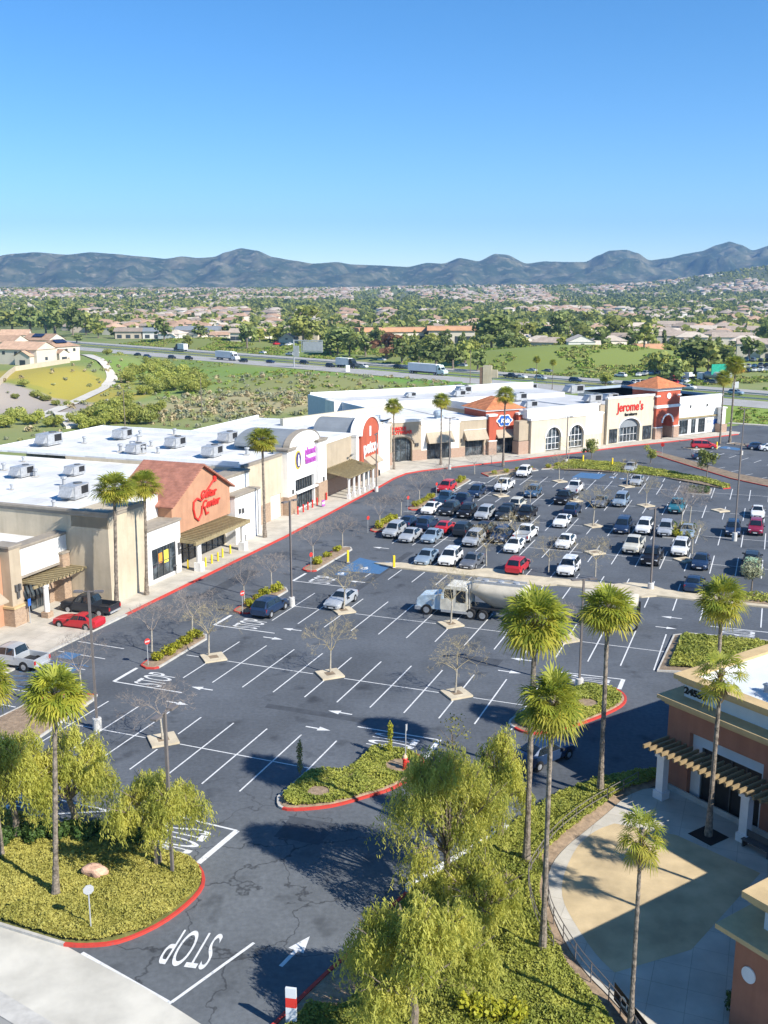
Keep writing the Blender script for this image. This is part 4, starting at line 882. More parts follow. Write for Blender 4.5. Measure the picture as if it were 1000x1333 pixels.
# --- freestanding gate pier past the end wing
p=G(938,563); t=thing('stone_gate_pier','white pier on a brick base past the end of the shops','pier',(p.x,p.y,.1),YAW+R(50))
mb=MB(); mb.bx(-.9,.9,-.9,.9,0,1.9); mb.build('brick_base',REDBR,t); mb=MB(); mb.bx(-.6,.6,-.6,.6,1.9,5.4); mb.bx(-.8,.8,-.8,.8,5.4,5.7); mb.build('shaft',WHITE,t)
# --- rooftop air handlers
def rtu():
    t=thing('rooftop_air_unit','x','rooftop unit')
    mb=MB(); mb.bx(-1.5,1.5,-1,1,.35,1.6); mb.bx(-1.45,1.45,-.95,.95,.1,.35); mb.build('cabinet',METAL,t)
    mb=MB(); mb.bx(-.2,1.2,-1.02,-1.003,.55,1.45); mb.bx(1.503,1.52,-.8,.8,.6,1.4); mb.build('vent_grille',DARK,t)
    mb=MB(); mb.slab([(-2.3,.5),(-1.503,.5),(-1.503,1.5)],-.8,.8); mb.build('intake_hood',METAL,t)
    mb=MB(); mb.lathe([(.5,1.603),(.5,1.72),(.05,1.74)],(.7,0,0),12); mb.build('fan',FRAME,t)
    return Proto(t)
RT=rtu()
UN=[((30,620),8.0,'left of two air units in the middle of the front white roof',0,1),((98,648),8.0,'air unit nearest the palms on the front white roof',.1,1.15),((98,618),8.0,'air unit right of the first on the front white roof, set back from the edge',0,.9),((65,579),8.65,'large dark-sided air unit on the rear roof at the far left',0,1.3),
 ((160,571),8.65,'air unit near the back corner of the rear white roof',.1,1.1),((178,590),8.65,'low air unit standing just above the peach gable roof',0,1),((229,582),8.65,'air unit in the middle of the rear white roof',0,1.1),((277,594),8.65,'nearest air unit of the rear roof, above the white two-step front',.05,1.1),((297,575),8.65,'air unit by the right-hand parapet of the rear roof',0,1.1),((318,581),8.65,'air unit closest to the fitness club palm',0,1),
 ((690,508),7.4,'air unit at the back left of the furniture store roof',.0,1.2),((748,512),7.4,'wide air unit in the middle of the furniture store roof',0,1.5),((676,521),7.4,'air unit just behind the red tower roof',0,1.2),((772,524),7.4,'air unit behind the cream parapet of the arched-window shop',.0,1.3),((795,521),7.4,'louvred air unit against the furniture store parapet',0,1.1),((690,531),7.4,'low air unit at the front left corner above the cream shop',0,1.1),
 ((604,512),8.45,'tall air unit on the big hall roof behind the red tower',0,1.2),((598,516),8.45,'lower air unit on the big hall roof beside the tall one',0,1),((535,517),8.45,'small row of roof fans on the big hall',0,.8)]
for (u,v),z,lab,rz,sc in UN:
    p=G(u,v,z+.15); left=u<400; RT.place(lab,(p.x,p.y,z+.15),YAW+(R(90) if left else R(50))+rz,sc*.85,'air units on the shop roofs')

RV=thing('roof_vent_pipe','x','roof vent'); MB().lathe([(.16,0),(.16,.55),(.27,.6),(.25,.75),(.03,.8)],(0,0,0),10).build('pipe',METAL,RV); MB().bx(-.3,.3,-.3,.3,0,.06).build('flashing',KERB,RV); RV=Proto(RV)
for i in range(26):
    b=rnd.uniform(17,76); a=rnd.uniform(-54,-24); z=(8.0 if b<46 else 8.65)+.15
    if 26<b<42 and a>-28: continue
    p=W(a,b); RV.place('small metal vent pipe on the long white roof of the left-hand shops',(p.x,p.y,z),0,rnd.uniform(.8,1.5),'vent pipes on the white roofs')
# ---------------------------------------------------------------- corner building 24550 and its neighbour
A2=R(-55.8); bx_=Vector((math.cos(A2),math.sin(A2),0)); by_=Vector((-bx_.y,bx_.x,0))
def corner_building(name,label,p0,Wd,Dp,z1,z2,roof):
    t=thing(name,label,'building',(p0.x,p0.y,.15),A2); return t
p0=Vector((17.75,58.35,0))
r=thing('corner_building','brown-red stucco building numbered 24550 with two tan cornices','building',(p0.x,p0.y,.15),A2)
mb=MB(); wall(mb,0,26,0,5.9,0,.6,[(1.7,6.9,0,4.3)]); mb.bx(0,26,.6,22,0,5.9); mb.build('wall',BROWNST,r)
mb=MB(); mb.bx(20,32,0.02,14,6.5,12.6); mb.bx(19.6,32.4,-.4,14.4,12.6,13.0); mb.build('entrance_tower',BROWNST,r)
mb=MB(); mb.bx(.6,26,.6,21,6.15,7.15); mb.build('upper_wall',mat('pale_blue_white_stucco',(.60,.63,.66),var=.05,scale=.6),r)
mb=MB()
for k,(d,za,zb) in enumerate(((.2,5.6,5.75),(.35,5.75,5.92),(.55,5.923,6.15))): mb.bx(-d,26,-d,22,za,zb-.003)
for k,(d,za,zb) in enumerate(((-.45,7.0,7.12),(-.3,7.12,7.28),(-.1,7.283,7.58))):
    mb.bx(-d,26,-d,.9-d,za,zb-.003); mb.bx(-d,.9-d,.9-d,22,za,zb-.003)
mb.build('cornice',TANTRIM,r)
mb=MB(); mb.bx(1.3,26,1.3,20,6.9,7.05,0); mb.bx(.9,1.3,.9,20,7.0,7.4,0); mb.bx(1.3,26,.9,1.3,7.0,7.4,0); mb.build('roof',ROOFW,r)
mb=MB(); [mb.lathe([(.16,0),(.16,.5),(.26,.55),(.02,.7)],(4.5+i*1.1,3.2+(i%2)*.9,7.05),8) for i in range(5)]; mb.build('roof_vent',METAL,r)
sign(r,'24550',1.45,6.4,.6,.58,BLACK,.03,bold=.02,sx=1.15)
mb=MB(); mb.bx(1.7,6.9,.35,.45,3.5,4.3,0); mb.bx(1.7,2.4,.35,.45,0,3.5,0); mb.bx(6.6,6.9,.35,.45,0,3.5,0); mb.build('entrance_surround',mat('pale_blue_white_stucco',(.6,.63,.66)),r)
window(r,2.4,6.6,0,3.5,.4,4,2,name='entrance_glazing',gm=DARK)
mb=MB(); mb.bx(-.08,26,-.12,0,0,.35); mb.build('plinth',KERB,r)
mb=MB()
for i,y in enumerate((-1.55,-1.25)): mb.bx(-.05,8.8,y,y+.14,2.95,3.25)
for i in range(19): mb.bx(.05+i*.46,.18+i*.46,-2.3,-.02,3.253,3.48)
mb.build('pergola',mat('dark_pergola_timber',(.26,.19,.10),var=.15,scale=3),r)
for x in (.9,6.95):
    mb=MB(); mb.bx(x-.26,x+.26,-1.6,-1.1,.5,2.75); mb.bx(x-.36,x+.36,-1.7,-1.0,2.75,2.947); mb.bx(x-.36,x+.36,-1.7,-1.0,0,.5); mb.build('column',mat('white_pier',(.72,.73,.74),var=.05),r)
q=Vector((14.75,37.2,0))
r=thing('corner_building','brown-red stucco building with a white round plaque, cut by the right edge','building',(q.x,q.y,.15),A2)
mb=MB(); mb.bx(0,14,0,12,0,4.3); mb.build('wall',BROWNST,r)
mb=MB(); [mb.bx(-d,14,-d,12,za,zb-.003) for d,za,zb in ((.2,4.2,4.35),(.4,4.35,4.5),(.62,4.503,4.72))]; mb.build('cornice',TANTRIM,r)
mb=MB(); [(mb.bx(d,14,d,1.3+d,za,zb-.003),mb.bx(d,1.3+d,1.3+d,12,za,zb-.003)) for d,za,zb in ((.4,5.75,5.88),(.25,5.88,6.05),(.05,6.053,6.35))]; mb.build('upper_cornice',TANTRIM,r)
mb=MB(); mb.bx(.75,14,.75,11.9,4.7,5.78); mb.build('upper_wall',mat('pale_blue_white_stucco',(.6,.63,.66)),r)
mb=MB(); mb.bx(1.5,14,1.5,11.5,5.8,6.0); mb.build('roof',ROOFW,r)
mb=MB(); mb.slab([(.75+.33*math.cos(t),2.85+.36*math.sin(t)) for t in [i*math.pi/14 for i in range(28)]],-.06,-.003); mb.build('round_plaque',mat('white_pier',(.72,.73,.74)),r)
# ---------------------------------------------------------------- vehicles
def paint(name,c,metal=.25): return mat('car_paint_'+name,c,rough=.28,var=.03,scale=1,metal=metal,spec=.6)
CP={'white':paint('white',(.72,.72,.71),0),'cream':paint('cream',(.55,.53,.45),0),'silver':paint('silver',(.44,.46,.48)),'grey':paint('grey',(.16,.17,.19)),'lightblue':paint('light_blue',(.28,.36,.44)),
 'navy':paint('navy',(.022,.045,.10)),'dark':paint('dark',(.028,.034,.044)),'blue':paint('blue',(.05,.12,.22)),'teal':paint('teal',(.04,.20,.25)),'red':paint('red',(.48,.022,.03),.05),'maroon':paint('maroon',(.26,.02,.05),.1),'black':paint('black',(.014,.012,.013)),'green':paint('green',(.30,.45,.22),0)}
TYRE=mat('tyre_rubber',(.02,.02,.021),rough=.9); RIM=mat('wheel_rim',(.45,.46,.47),rough=.35,metal=.5); CGL=mat('car_glass',(.012,.018,.024),rough=.05,spec=.8,var=.1)
LAMPW=mat('headlight_lens',(.75,.77,.78),rough=.1); LAMPR=mat('taillight_lens',(.40,.02,.02),rough=.15); PLASTIC=mat('black_plastic',(.025,.025,.027),rough=.6); PLATE=mat('number_plate',(.7,.7,.68))
SPEC={ # x, half width, z bottom, z belt, z top, half width of roof
 'sedan':dict(st=[(2.36,.62,.32,.62,.62,.5),(2.24,.80,.24,.74,.76,.6),(1.9,.9,.2,.84,.88,.7),(.98,.92,.2,.93,.99,.72),(.22,.92,.2,.95,1.42,.58),(-.35,.92,.2,.96,1.46,.6),(-.98,.92,.2,.97,1.41,.57),(-1.72,.91,.22,1.0,1.08,.66),(-2.2,.86,.28,.98,1.04,.66),(-2.36,.74,.4,.78,.80,.6)],ws=(3,4),rw=(6,7),wx=(1.45,-1.42),wr=.33),
 'coupe':dict(st=[(2.42,.66,.3,.6,.62,.5),(2.3,.84,.22,.74,.78,.6),(1.6,.94,.2,.86,.92,.7),(.7,.95,.2,.9,.97,.72),(-.05,.95,.2,.92,1.34,.56),(-.55,.95,.2,.95,1.38,.57),(-1.05,.95,.2,.98,1.33,.55),(-1.85,.97,.24,1.02,1.08,.66),(-2.3,.9,.3,1.0,1.03,.66),(-2.45,.78,.4,.8,.82,.6)],ws=(3,4),rw=(6,7),wx=(1.5,-1.45),wr=.35),
 'suv':dict(st=[(2.36,.7,.38,.72,.74,.5),(2.26,.86,.3,.92,.96,.62),(1.9,.94,.26,1.0,1.05,.74),(1.12,.96,.26,1.05,1.12,.76),(.42,.96,.26,1.07,1.68,.64),(-.4,.96,.26,1.08,1.74,.66),(-1.75,.96,.28,1.1,1.70,.63),(-2.2,.94,.32,1.1,1.14,.7),(-2.34,.84,.42,.9,.92,.66)],ws=(3,4),rw=(6,7),wx=(1.48,-1.42),wr=.37),
 'van':dict(st=[(2.5,.7,.34,.66,.68,.5),(2.38,.88,.26,.86,.9,.62),(1.9,.97,.22,.98,1.06,.74),(1.5,.98,.22,1.02,1.12,.76),(.6,.98,.22,1.04,1.72,.66),(-.5,.98,.22,1.06,1.78,.68),(-2.1,.98,.24,1.08,1.74,.65),(-2.42,.95,.3,1.06,1.10,.7),(-2.52,.86,.42,.9,.92,.66)],ws=(3,4),rw=(6,7),wx=(1.6,-1.5),wr=.34),
 'pickup':dict(st=[(2.86,.76,.42,.8,.82,.56),(2.76,.94,.34,1.02,1.06,.7),(2.3,.99,.3,1.1,1.16,.8),(1.42,1.0,.3,1.14,1.22,.8),(.8,1.0,.3,1.16,1.82,.68),(.1,1.0,.3,1.17,1.88,.7),(-.62,1.0,.3,1.18,1.84,.68),(-.82,1.0,.3,1.18,1.2,.8)],ws=(3,4),rw=(6,7),wx=(1.85,-1.75),wr=.41),
}
CARME={}
def car_meshes(kind):
    if kind in CARME: return CARME[kind]
    S=SPEC[kind]; st=S['st']; mb=MB(); rows=[]
    def sec(x,w,zb,zl,zt,wr): return [(x,-w*.84,zb),(x,-w,zb+.16),(x,-w,(zb+zl)/2+.05),(x,-w*.95,zl),(x,-wr,zt),(x,0,zt+.03),(x,wr,zt),(x,w*.95,zl),(x,w,(zb+zl)/2+.05),(x,w,zb+.16),(x,w*.84,zb)]
    vs=[];n=11
    for s in st: vs+=sec(*s)
    fs=[(i*n+j,(i+1)*n+j,(i+1)*n+(j+1)%n,i*n+(j+1)%n) for i in range(len(st)-1) for j in range(n)]
    fs+=[list(range(n)),list(range((len(st)-1)*n,len(st)*n))[::-1]]; mb.add(vs,fs,0)
    if kind in ('suv','pickup','van'):
        for q in range(len(mb.f)-2):
            if q%n in (0,9,10): mb.m[q]=1
    if kind=='pickup':
        mb.bx(-2.86,-.82,-1.0,-.88,.5,1.16,0); mb.bx(-2.86,-.82,.88,1.0,.5,1.16,0); mb.bx(-2.86,-2.76,-.88,.88,.5,1.14,0); mb.bx(-2.76,-.82,-.88,.88,.45,.72,1); mb.bx(-2.95,-2.862,-.8,.8,.42,.58,2)
    body=mesh_of('car_body',mb.v,mb.f,mb.m,[CP['white'],PLASTIC,METAL])
    out={'body':body}
    def lerp(a,b,t): return tuple(a[k]+(b[k]-a[k])*t for k in range(3))
    def glassq(i0,i1,inset=.08,push=(0,0,0)):
        a=sec(*st[i0]);b=sec(*st[i1])
        A,B,Cc,D=a[4],a[6],b[6],b[4]
        # pull in toward the belt corners
        A=lerp(a[4],a[3],.0);B=lerp(a[6],a[7],.0)
        c=lerp(lerp(A,Cc,.5),lerp(B,D,.5),.5); q=[lerp(p,c,inset) for p in (A,B,Cc,D)]
        top=lerp(a[5],b[5],.5); mid=lerp(lerp(A,B,.5),lerp(D,Cc,.5),.5); 
        M_=[(p[0]+push[0],p[1]+push[1],p[2]+push[2]) for p in q]
        m1=lerp(M_[0],M_[1],.5); m2=lerp(M_[3],M_[2],.5); m1=(m1[0],m1[1],m1[2]+.03); m2=(m2[0],m2[1],m2[2]+.03)
        return [M_[0],m1,m2,M_[3],M_[1],M_[2]],[(0,1,2,3),(1,4,5,2)]
    i0,i1=S['ws']; v,f=glassq(i0,i1,.07,(.03,0,.03)); out['windscreen']=mesh_of('windscreen',v,f,None,CGL)
    j0,j1=S['rw']; v,f=glassq(j0,j1,.1,(-.03,0,.03)); out['rear_window']=mesh_of('rear_window',v,f,None,CGL)
    mb=MB()
    for s in (0,1):
        ia,ib=(3,4) if s==0 else (7,6)
        lo=[sec(*st[i])[ia] for i in range(i0,j1+1)]; hi=[sec(*st[i])[ib] for i in range(i0,j1+1)]
        k=len(lo); sg=-1 if s==0 else 1
        P=[]
        for t in range(k-1):
            a,b,c,d=lo[t],lo[t+1],hi[t+1],hi[t]
            ta,tb=(.12,.1),(.88,.9)
            if t==0: a=lerp(lo[0],lo[1],.35); d=lerp(hi[1],hi[0],.12)
            if t==k-2: b=lerp(lo[t+1],lo[t],.3 if kind!='pickup' else .05); c=lerp(hi[t],hi[t+1],.08)
            q=[lerp(a,d,.1),lerp(b,c,.1),lerp(b,c,.86),lerp(a,d,.86)]
            if t not in (0,k-2): q=[lerp(q[0],q[1],.05),lerp(q[1],q[0],.05),lerp(q[2],q[3],.05),lerp(q[3],q[2],.05)]
            q=[(p[0],p[1]+sg*.022,p[2]+.012) for p in q]; mb.add(q,[(0,1,2,3)],0)
    out['side_window']=mesh_of('side_window',mb.v[:len(mb.v)//2],mb.f[:len(mb.f)//2],None,CGL); out['side_window_right']=mesh_of('side_window',mb.v[len(mb.v)//2:],[[i-len(mb.v)//2 for i in f] for f in mb.f[len(mb.f)//2:]],None,CGL)
    wr=S['wr']; mb=MB(); X=Matrix.Rotation(R(90),4,'X'); mb.X=X
    mb.lathe([(wr*.62,-.12),(wr*.98,-.11),(wr,-.06),(wr,.08),(wr*.95,.115),(wr*.64,.12)],(0,0,0),18,0); out['wheel']=mesh_of('wheel',mb.v,mb.f,None,TYRE); mb=MB(); mb.X=X; mb.lathe([(wr*.2,-.135),(wr*.6,-.125),(wr*.6,.125),(wr*.2,.135)],(0,0,0),10,0); out['rim']=mesh_of('rim',mb.v,mb.f,None,RIM); mb=MB(); mb.X=X; mb.lathe([(wr*1.14,-.06),(wr*1.14,.06)],(0,0,0),18,0); out['wheel_arch']=mesh_of('wheel_arch',mb.v,mb.f,mb.m,PLASTIC)
    a,b=st[1],st[0]; z=(st[1][3]*.86); mb=MB(); mb.bx(st[1][0]-.1,st[1][0]+.075,-.16,.16,z-.07,z+.07); out['headlight']=mesh_of('headlight',mb.v,mb.f,mb.m,LAMPW)
    xe=-2.86 if kind=='pickup' else st[-1][0]; mb=MB(); mb.bx(-.02,.1,-.09,.09,-.16,.16); out['taillight']=mesh_of('taillight',mb.v,mb.f,mb.m,LAMPR)
    mb=MB(); mb.bx(-.08,.08,-.11,.11,-.07,.07); out['mirror']=mesh_of('mirror',mb.v,mb.f,mb.m,PLASTIC)
    mb=MB(); mb.bx(st[0][0]-.06,st[0][0]+.025,-.45,.45,st[0][2]+.06,st[0][3]-.08,0); mb.bx(st[0][0]+.026,st[0][0]+.035,-.25,.25,st[0][2]+.02,st[0][2]+.13,1); out['grille']=mesh_of('grille',mb.v,mb.f,mb.m,[PLASTIC,PLATE])
    CARME[kind]=out; return out
CARROOT={}
def set_paint(o,m):
    o.material_slots[0].link='OBJECT'; o.material_slots[0].material=m
CATN={'sedan':'car','coupe':'car','suv':'suv','van':'minivan','pickup':'pickup truck'}
NAMN={'sedan':'parked_sedan','coupe':'parked_coupe','suv':'parked_suv','van':'parked_minivan','pickup':'parked_pickup'}
def car(kind,col,pos,heading,label,group='cars in the shopping centre car park',simple=False,name=None,scale=1):
    me=car_meshes(kind); S=SPEC[kind]; st=S['st']
    t=thing(name or NAMN[kind],label,CATN[kind],(pos[0],pos[1],pos[2] if len(pos)>2 else .0),heading,group,scale)
    b=obj('body',me['body'],t); set_paint(b,CP[col])
    for k in ('windscreen','rear_window','side_window','side_window_right'): obj(k.replace('_right',''),me[k],t)
    for wx in S['wx']:
        for s in (-1,1): 
            w=obj('wheel',me['wheel'],t,(wx,s*(st[3][1]-.09),S['wr'])); obj('rim',me['rim'],w)
            if not simple: obj('wheel_arch',me['wheel_arch'],t,(wx,s*(st[3][1]-.045),S['wr']+.02))
    if simple: return t
    xe=-2.87 if kind=='pickup' else st[-1][0]+.12
    for s in (-1,1):
        obj('headlight',me['headlight'],t,(0,s*(st[1][1]-.18),0)); obj('taillight',me['taillight'],t,(xe-.02,s*(.9 if kind=='pickup' else st[-2][1]-.12),.88 if kind in('suv','van','pickup') else .8)); obj('mirror',me['mirror'],t,(st[3][0]-.25,s*(st[3][1]+.08),st[3][3]+.05))
    obj('grille',me['grille'],t); return t
NORTH=YAW+R(90); SOUTH=YAW-R(90)
def snap(a,sp=2.72): return (round(a/sp-.5)+.5)*sp
CARS=[ # photo ground point, kind, colour, heading, label
((591,640),'suv','red','S','red suv at the head of a row beside the yellow shrubs'),
((614,645),'suv','navy','S','navy suv parked right beside the red suv at the row head'),
((583,655),'pickup','blue','N','blue pickup nose to nose behind the dark suv with bright headlights'),
((580,668),'suv','dark','S','dark suv with bright headlights facing the camera, next to the yellow shrub island'),
((612,658),'pickup','navy','N','long navy pickup behind the black suv with headlights lit by the sun'),
((602,671),'suv','black','S','black suv facing the camera between the dark suv and the big silver suv'),
((627,674),'suv','silver','S','big silver suv facing the camera, rightmost pale car of its crowded row'),
((552,666),'sedan','white','S','white hatchback at the left end of the crowded row, beside yellow shrubs'),
((651,674),'suv','dark','S','dark suv immediately right of the big silver suv'),
((505,696),'suv','silver','S','silver suv at the left end of the busy row, against the yellow shrub island'),
((527,684),'sedan','navy','N','navy sedan tucked behind the silver suv at the row end'),
((548,687),'suv','navy','N','navy suv behind the silver sedan'),
((531,702),'sedan','silver','S','silver sedan facing the camera, second from the yellow shrub island'),
((573,691),'sedan','red','N','small red car, the only red one in the busy middle row'),
((558,703),'sedan','lightblue','S','pale blue grey sedan in front of the small red car'),
((602,695),'suv','dark','N','dark suv alone to the right of the small red car'),
((632,695),'suv','black','N','black suv behind the silver suv with the bare tree in front'),
((617,708),'suv','silver','S','silver suv under a bare tree, front of the busy middle row'),
((655,701),'suv','navy','N','navy suv at the right of the black suv, touching the white pickup'),
((552,731),'sedan','lightblue','S','light blue sedan with green-tinted windscreen beside the concrete median end'),
((579,732),'suv','white','S','white suv with sunroof against the concrete median'),
((610,736),'sedan','grey','S','dark grey sedan against the concrete median, right of the white suv'),
((669,743),'suv','red','N','red suv against the concrete median'),
((736,745),'suv','white','S','large white suv with dark roof glass against the concrete median'),
((667,638),'pickup','white','S','white pickup facing the camera near the far planter island'),
((686,645),'suv','blue','S','slate blue suv right of the white pickup'),
((692,620),'suv','white','S','white suv alone in the farthest row beside the planter with green shrubs'),
((738,640),'pickup','white','N','white pickup parked behind the dark maroon pickup'),
((725,653),'pickup','black','S','black pickup with a shadow on its left, in front of the white pickup'),
((771,657),'sedan','grey','S','grey sedan under a bare tree, left of the pale blue minivan'),
((798,656),'van','lightblue','S','pale blue minivan beside the grey sedan'),
((665,661),'suv','cream','N','cream suv behind the dark pickup on the left'),
((653,671),'pickup','dark','S','dark pickup in front of the cream suv'),
((680,674),'pickup','black','S','black pickup with chrome bumper, right end of the dark group'),
((740,669),'suv','navy','N','navy suv behind the white coupe'),
((728,683),'coupe','white','S','white sports coupe in front of the navy suv'),
((811,691),'van','navy','S','navy van left of a white suv'),
((836,692),'suv','white','S','white suv between the navy van and the silver sedan'),
((866,695),'suv','silver','S','silver suv left of the green shrub block'),
((909,698),'sedan','lightblue','S','pale blue grey sedan right of the green shrub block'),
((942,694),'suv','navy','S','navy suv left of the tall lamp post on the right'),
((975,671),'sedan','white','S','white sedan standing alone in the right-hand far row'),
((995,694),'suv','maroon','S','maroon suv cut by the right edge of the view'),
((869,664),'pickup','teal','S','teal pickup standing alone behind the bare trees'),
((683,701),'pickup','white','N','white pickup behind the small white sedan'),
((672,716),'sedan','white','S','small white sedan in front of the white pickup'),
((740,711),'sedan','white','S','white sedan standing alone in the middle of its row'),
((823,716),'pickup','cream','S','pale cream pickup left of the black pickup in the right-hand row'),
((851,731),'pickup','black','S','black pickup with brown bumper behind the tall lamp post'),
((884,720),'suv','white','S','white suv next to the planter diamond in the right-hand row'),
((911,737),'sedan','navy','S','navy sedan right of the planter diamond'),
((972,745),'suv','green','N','pale green jeep-like suv behind the small tree at the right edge'),
((994,737),'suv','dark','N','dark suv cut by the right edge behind the small tree'),
((813,612),'sedan','silver','S','silver sedan by the kerb of the far grass strip'),
((829,630),'sedan','silver','S','silver sedan on its own in the farthest row'),
((920,768),'sedan','navy','N','dark blue car partly hidden by the palm near the right median'),
((916,584),'van','red','E','bright red minivan near the last shop'),
((917,598),'sedan','navy','E','dark sedan behind the red kerbed grass strip'),
((987,585),'sedan','navy','E','navy sedan in the upper right lot at the edge of the view'),
((1004,587),'sedan','white','E','white sedan half out of view in the upper right lot'),
((346,797),'suv','navy','N','dark blue suv seen from behind beside the yellow shrub island'),
((436,786),'coupe','silver','S','silver coupe with black bonnet stripes behind a bare tree'),
((658,704),'suv','navy','S','navy suv facing the camera, front right of the black suv'),
]
for (u,v),k,c,hd,lab in CARS:
    p=G(u,v); a,b=Lt(p)
    if hd in 'NS': 
        a=snap(a); p=W(a,b); h=NORTH if hd=='N' else SOUTH
    else: h=YAW+R(14)
    car(k,c,(p.x,p.y,.004),h+rnd.uniform(-.03,.03),lab)
p=G(103,816); car('coupe','red',(p.x,p.y,.004),YAW+P_+.03,'bright red sports coupe parked nose-in at the stone shop')
p=G(116,799); car('pickup','dark',(p.x,p.y+.4,.004),YAW+P_+.03,'dark grey pickup behind the red sports coupe')
p=G(20,866); car('pickup','silver',(p.x,p.y,.004),YAW+P_,'silver pickup at the left edge near the blue bay markings')
p=G(708,990); car('sedan','navy',(p.x,p.y,.004),YAW+R(60),'dark blue car half hidden behind the two leaning palms')
# ---- the tanker
TANK=mat('tank_steel',(.52,.47,.38),rough=.6,metal=.1,var=.12,scale=.8,detail=6); TBLUE=mat('truck_paint_white_blue',(.50,.60,.66),rough=.3); TWHITE=mat('truck_paint_ivory',(.66,.62,.52),rough=.35)
p=G(650,806); tk=thing('tanker_truck','dry bulk tanker truck with ivory cab and a hopper-shaped steel tank','truck',(p.x,p.y,.004),YAW+P_+.02)
# front is +x ; total about 15 m
mb=MB(); mb.bx(3.2,7.7,-.45,.45,.75,1.0,1); mb.slab([(5.6,.6),(7.7,.6),(8.05,.8),(8.0,1.55),(7.7,1.85),(5.6,2.15)],-.95,.95,0); mb.bx(7.6,8.2,-1.1,1.1,.45,.8,2); mb.build('bonnet',[TBLUE,PLASTIC,METAL],tk)
mb=MB(); mb.slab([(2.9,.75),(5.6,.75),(5.6,2.15),(5.15,3.0),(4.9,3.15),(3.1,3.15),(2.9,2.9)],-1.15,1.15,0); mb.bx(2.9,5.5,-1.2,1.2,.5,.747,1); mb.build('cab',[TWHITE,METAL],tk)
mb=MB(); mb.quad((5.6,-.95,2.25),(5.6,.95,2.25),(5.24,.85,2.93),(5.24,-.85,2.93)); mb.v=[(x+.03,y,z+.02) for x,y,z in mb.v]; mb.build('windscreen',CGL,tk)
[(MB().quad((4.3,s*1.165,1.9),(5.4,s*1.165,1.95),(5.1,s*1.165,2.8),(4.3,s*1.165,2.85)).build('side_window',CGL,tk),MB().bx(3.05,4.0,s*1.16-.01,s*1.16+.01,1.6,2.8).build('sleeper_window',CGL,tk)) for s in (-1,1)]
[MB().tube([(2.75,s*.9,.8),(2.75,s*.9,3.5)],.09,8).build('exhaust_stack',METAL,tk) for s in (-1,1)]
mb=MB(); mb.bx(-3.5,5,-.4,.4,.85,1.05); mb.bx(-.6,2.9,-.9,.9,1.05,1.2); mb.bx(-3.6,-1.8,-.9,.9,.95,1.15); [mb.bx(-3.15,-3.0,s*.9-.08,s*.9+.08,1.15,3.4) for s in (-1,1)]; mb.tube([(-3.05,-.9,3.3),(-1.6,-1,1.2)],.06,6); mb.tube([(-3.05,.9,3.3),(-1.6,1,1.2)],.06,6); mb.build('chassis',PLASTIC,tk)
# hopper tank: horizontal drum, V-shaped below
mb=MB(); prof=[(2.7,2.7,.95),(2.4,2.3,1.25),(1.3,1.5,1.3),(.3,1.0,1.3),(-.6,1.0,1.3),(-1.6,1.7,1.3),(-2.5,2.4,1.25),(-2.8,2.75,.95)]; vs=[];n=16
for x,zb,rw in prof:
    for j in range(n):
        t=2*math.pi*j/n; zt=3.65; zc=2.8; y=rw*math.sin(t); z=zc+(zt-zc)*math.cos(t) if math.cos(t)>0 else zc+(zc-zb)*math.cos(t); 
        if math.cos(t)<0: y*=1-.45*(-math.cos(t))**1.2
        vs.append((x,y,z))
mb.add(vs,[(i*n+j,(i+1)*n+j,(i+1)*n+(j+1)%n,i*n+(j+1)%n) for i in range(len(prof)-1) for j in range(n)]+[list(range(n)),list(range((len(prof)-1)*n,len(prof)*n))[::-1]]); mb.build('tank',TANK,tk,smooth=True)
mb=MB(); [mb.lathe([(.32,3.62),(.32,3.8),(.05,3.84)],(x,0,0),12) for x in (1.4,-.1,-1.6)]; mb.bx(-2.5,2.4,.5,.62,3.5,3.78); mb.bx(-2.5,2.4,-.62,-.5,3.5,3.78); mb.build('hatch_walkway',METAL,tk)
wm=MB(); wm.X=Matrix.Rotation(R(90),4,'X'); wm.lathe([(.3,-.16),(.5,-.15),(.52,.15),(.3,.16)],(0,0,0),20,0); wm.lathe([(.31,-.165),(.31,.165)],(0,0,0),14,1); WME=mesh_of('wheel',wm.v,wm.f,wm.m,[TYRE,RIM])
for x in (7.0,2.6,1.4,-1.9,-3.0):
    for s in (-1,1): obj('wheel',WME,tk,(x,s*1.0,.52))
for s in (-1,1):
    mb=MB(); mb.bx(7.85,8.1,s*.75-.16,s*.75+.16,1.0,1.3); mb.build('headlight',LAMPW,tk)
    mb=MB(); mb.bx(5.2,5.4,s*1.4-.1,s*1.4+.1,1.9,2.5); mb.build('mirror',TBLUE,tk)
# second pale trailer, mostly behind the palms
p=G(792,814); tk=thing('bulk_trailer','pale hopper trailer parked behind the tall palms, right of the tanker','trailer',(p.x,p.y,.004),YAW+P_+.02)
mb=MB(); prof=[(2.5,2.4,.85),(2.2,2.1,1.15),(.8,1.5,1.2),(-.8,1.2,1.2),(-2.0,1.7,1.2),(-2.6,2.2,.85)]; vs=[]
for x,zb,rw in prof:
    for j in range(n):
        t=2*math.pi*j/n; zt=3.3; zc=2.5; y=rw*math.sin(t); z=zc+(zt-zc)*math.cos(t) if math.cos(t)>0 else zc+(zc-zb)*math.cos(t); vs.append((x,y,z))
mb.add(vs,[(i*n+j,(i+1)*n+j,(i+1)*n+(j+1)%n,i*n+(j+1)%n) for i in range(len(prof)-1) for j in range(n)]+[list(range(n)),list(range((len(prof)-1)*n,len(prof)*n))[::-1]]); mb.build('tank',TANK,tk,smooth=True)
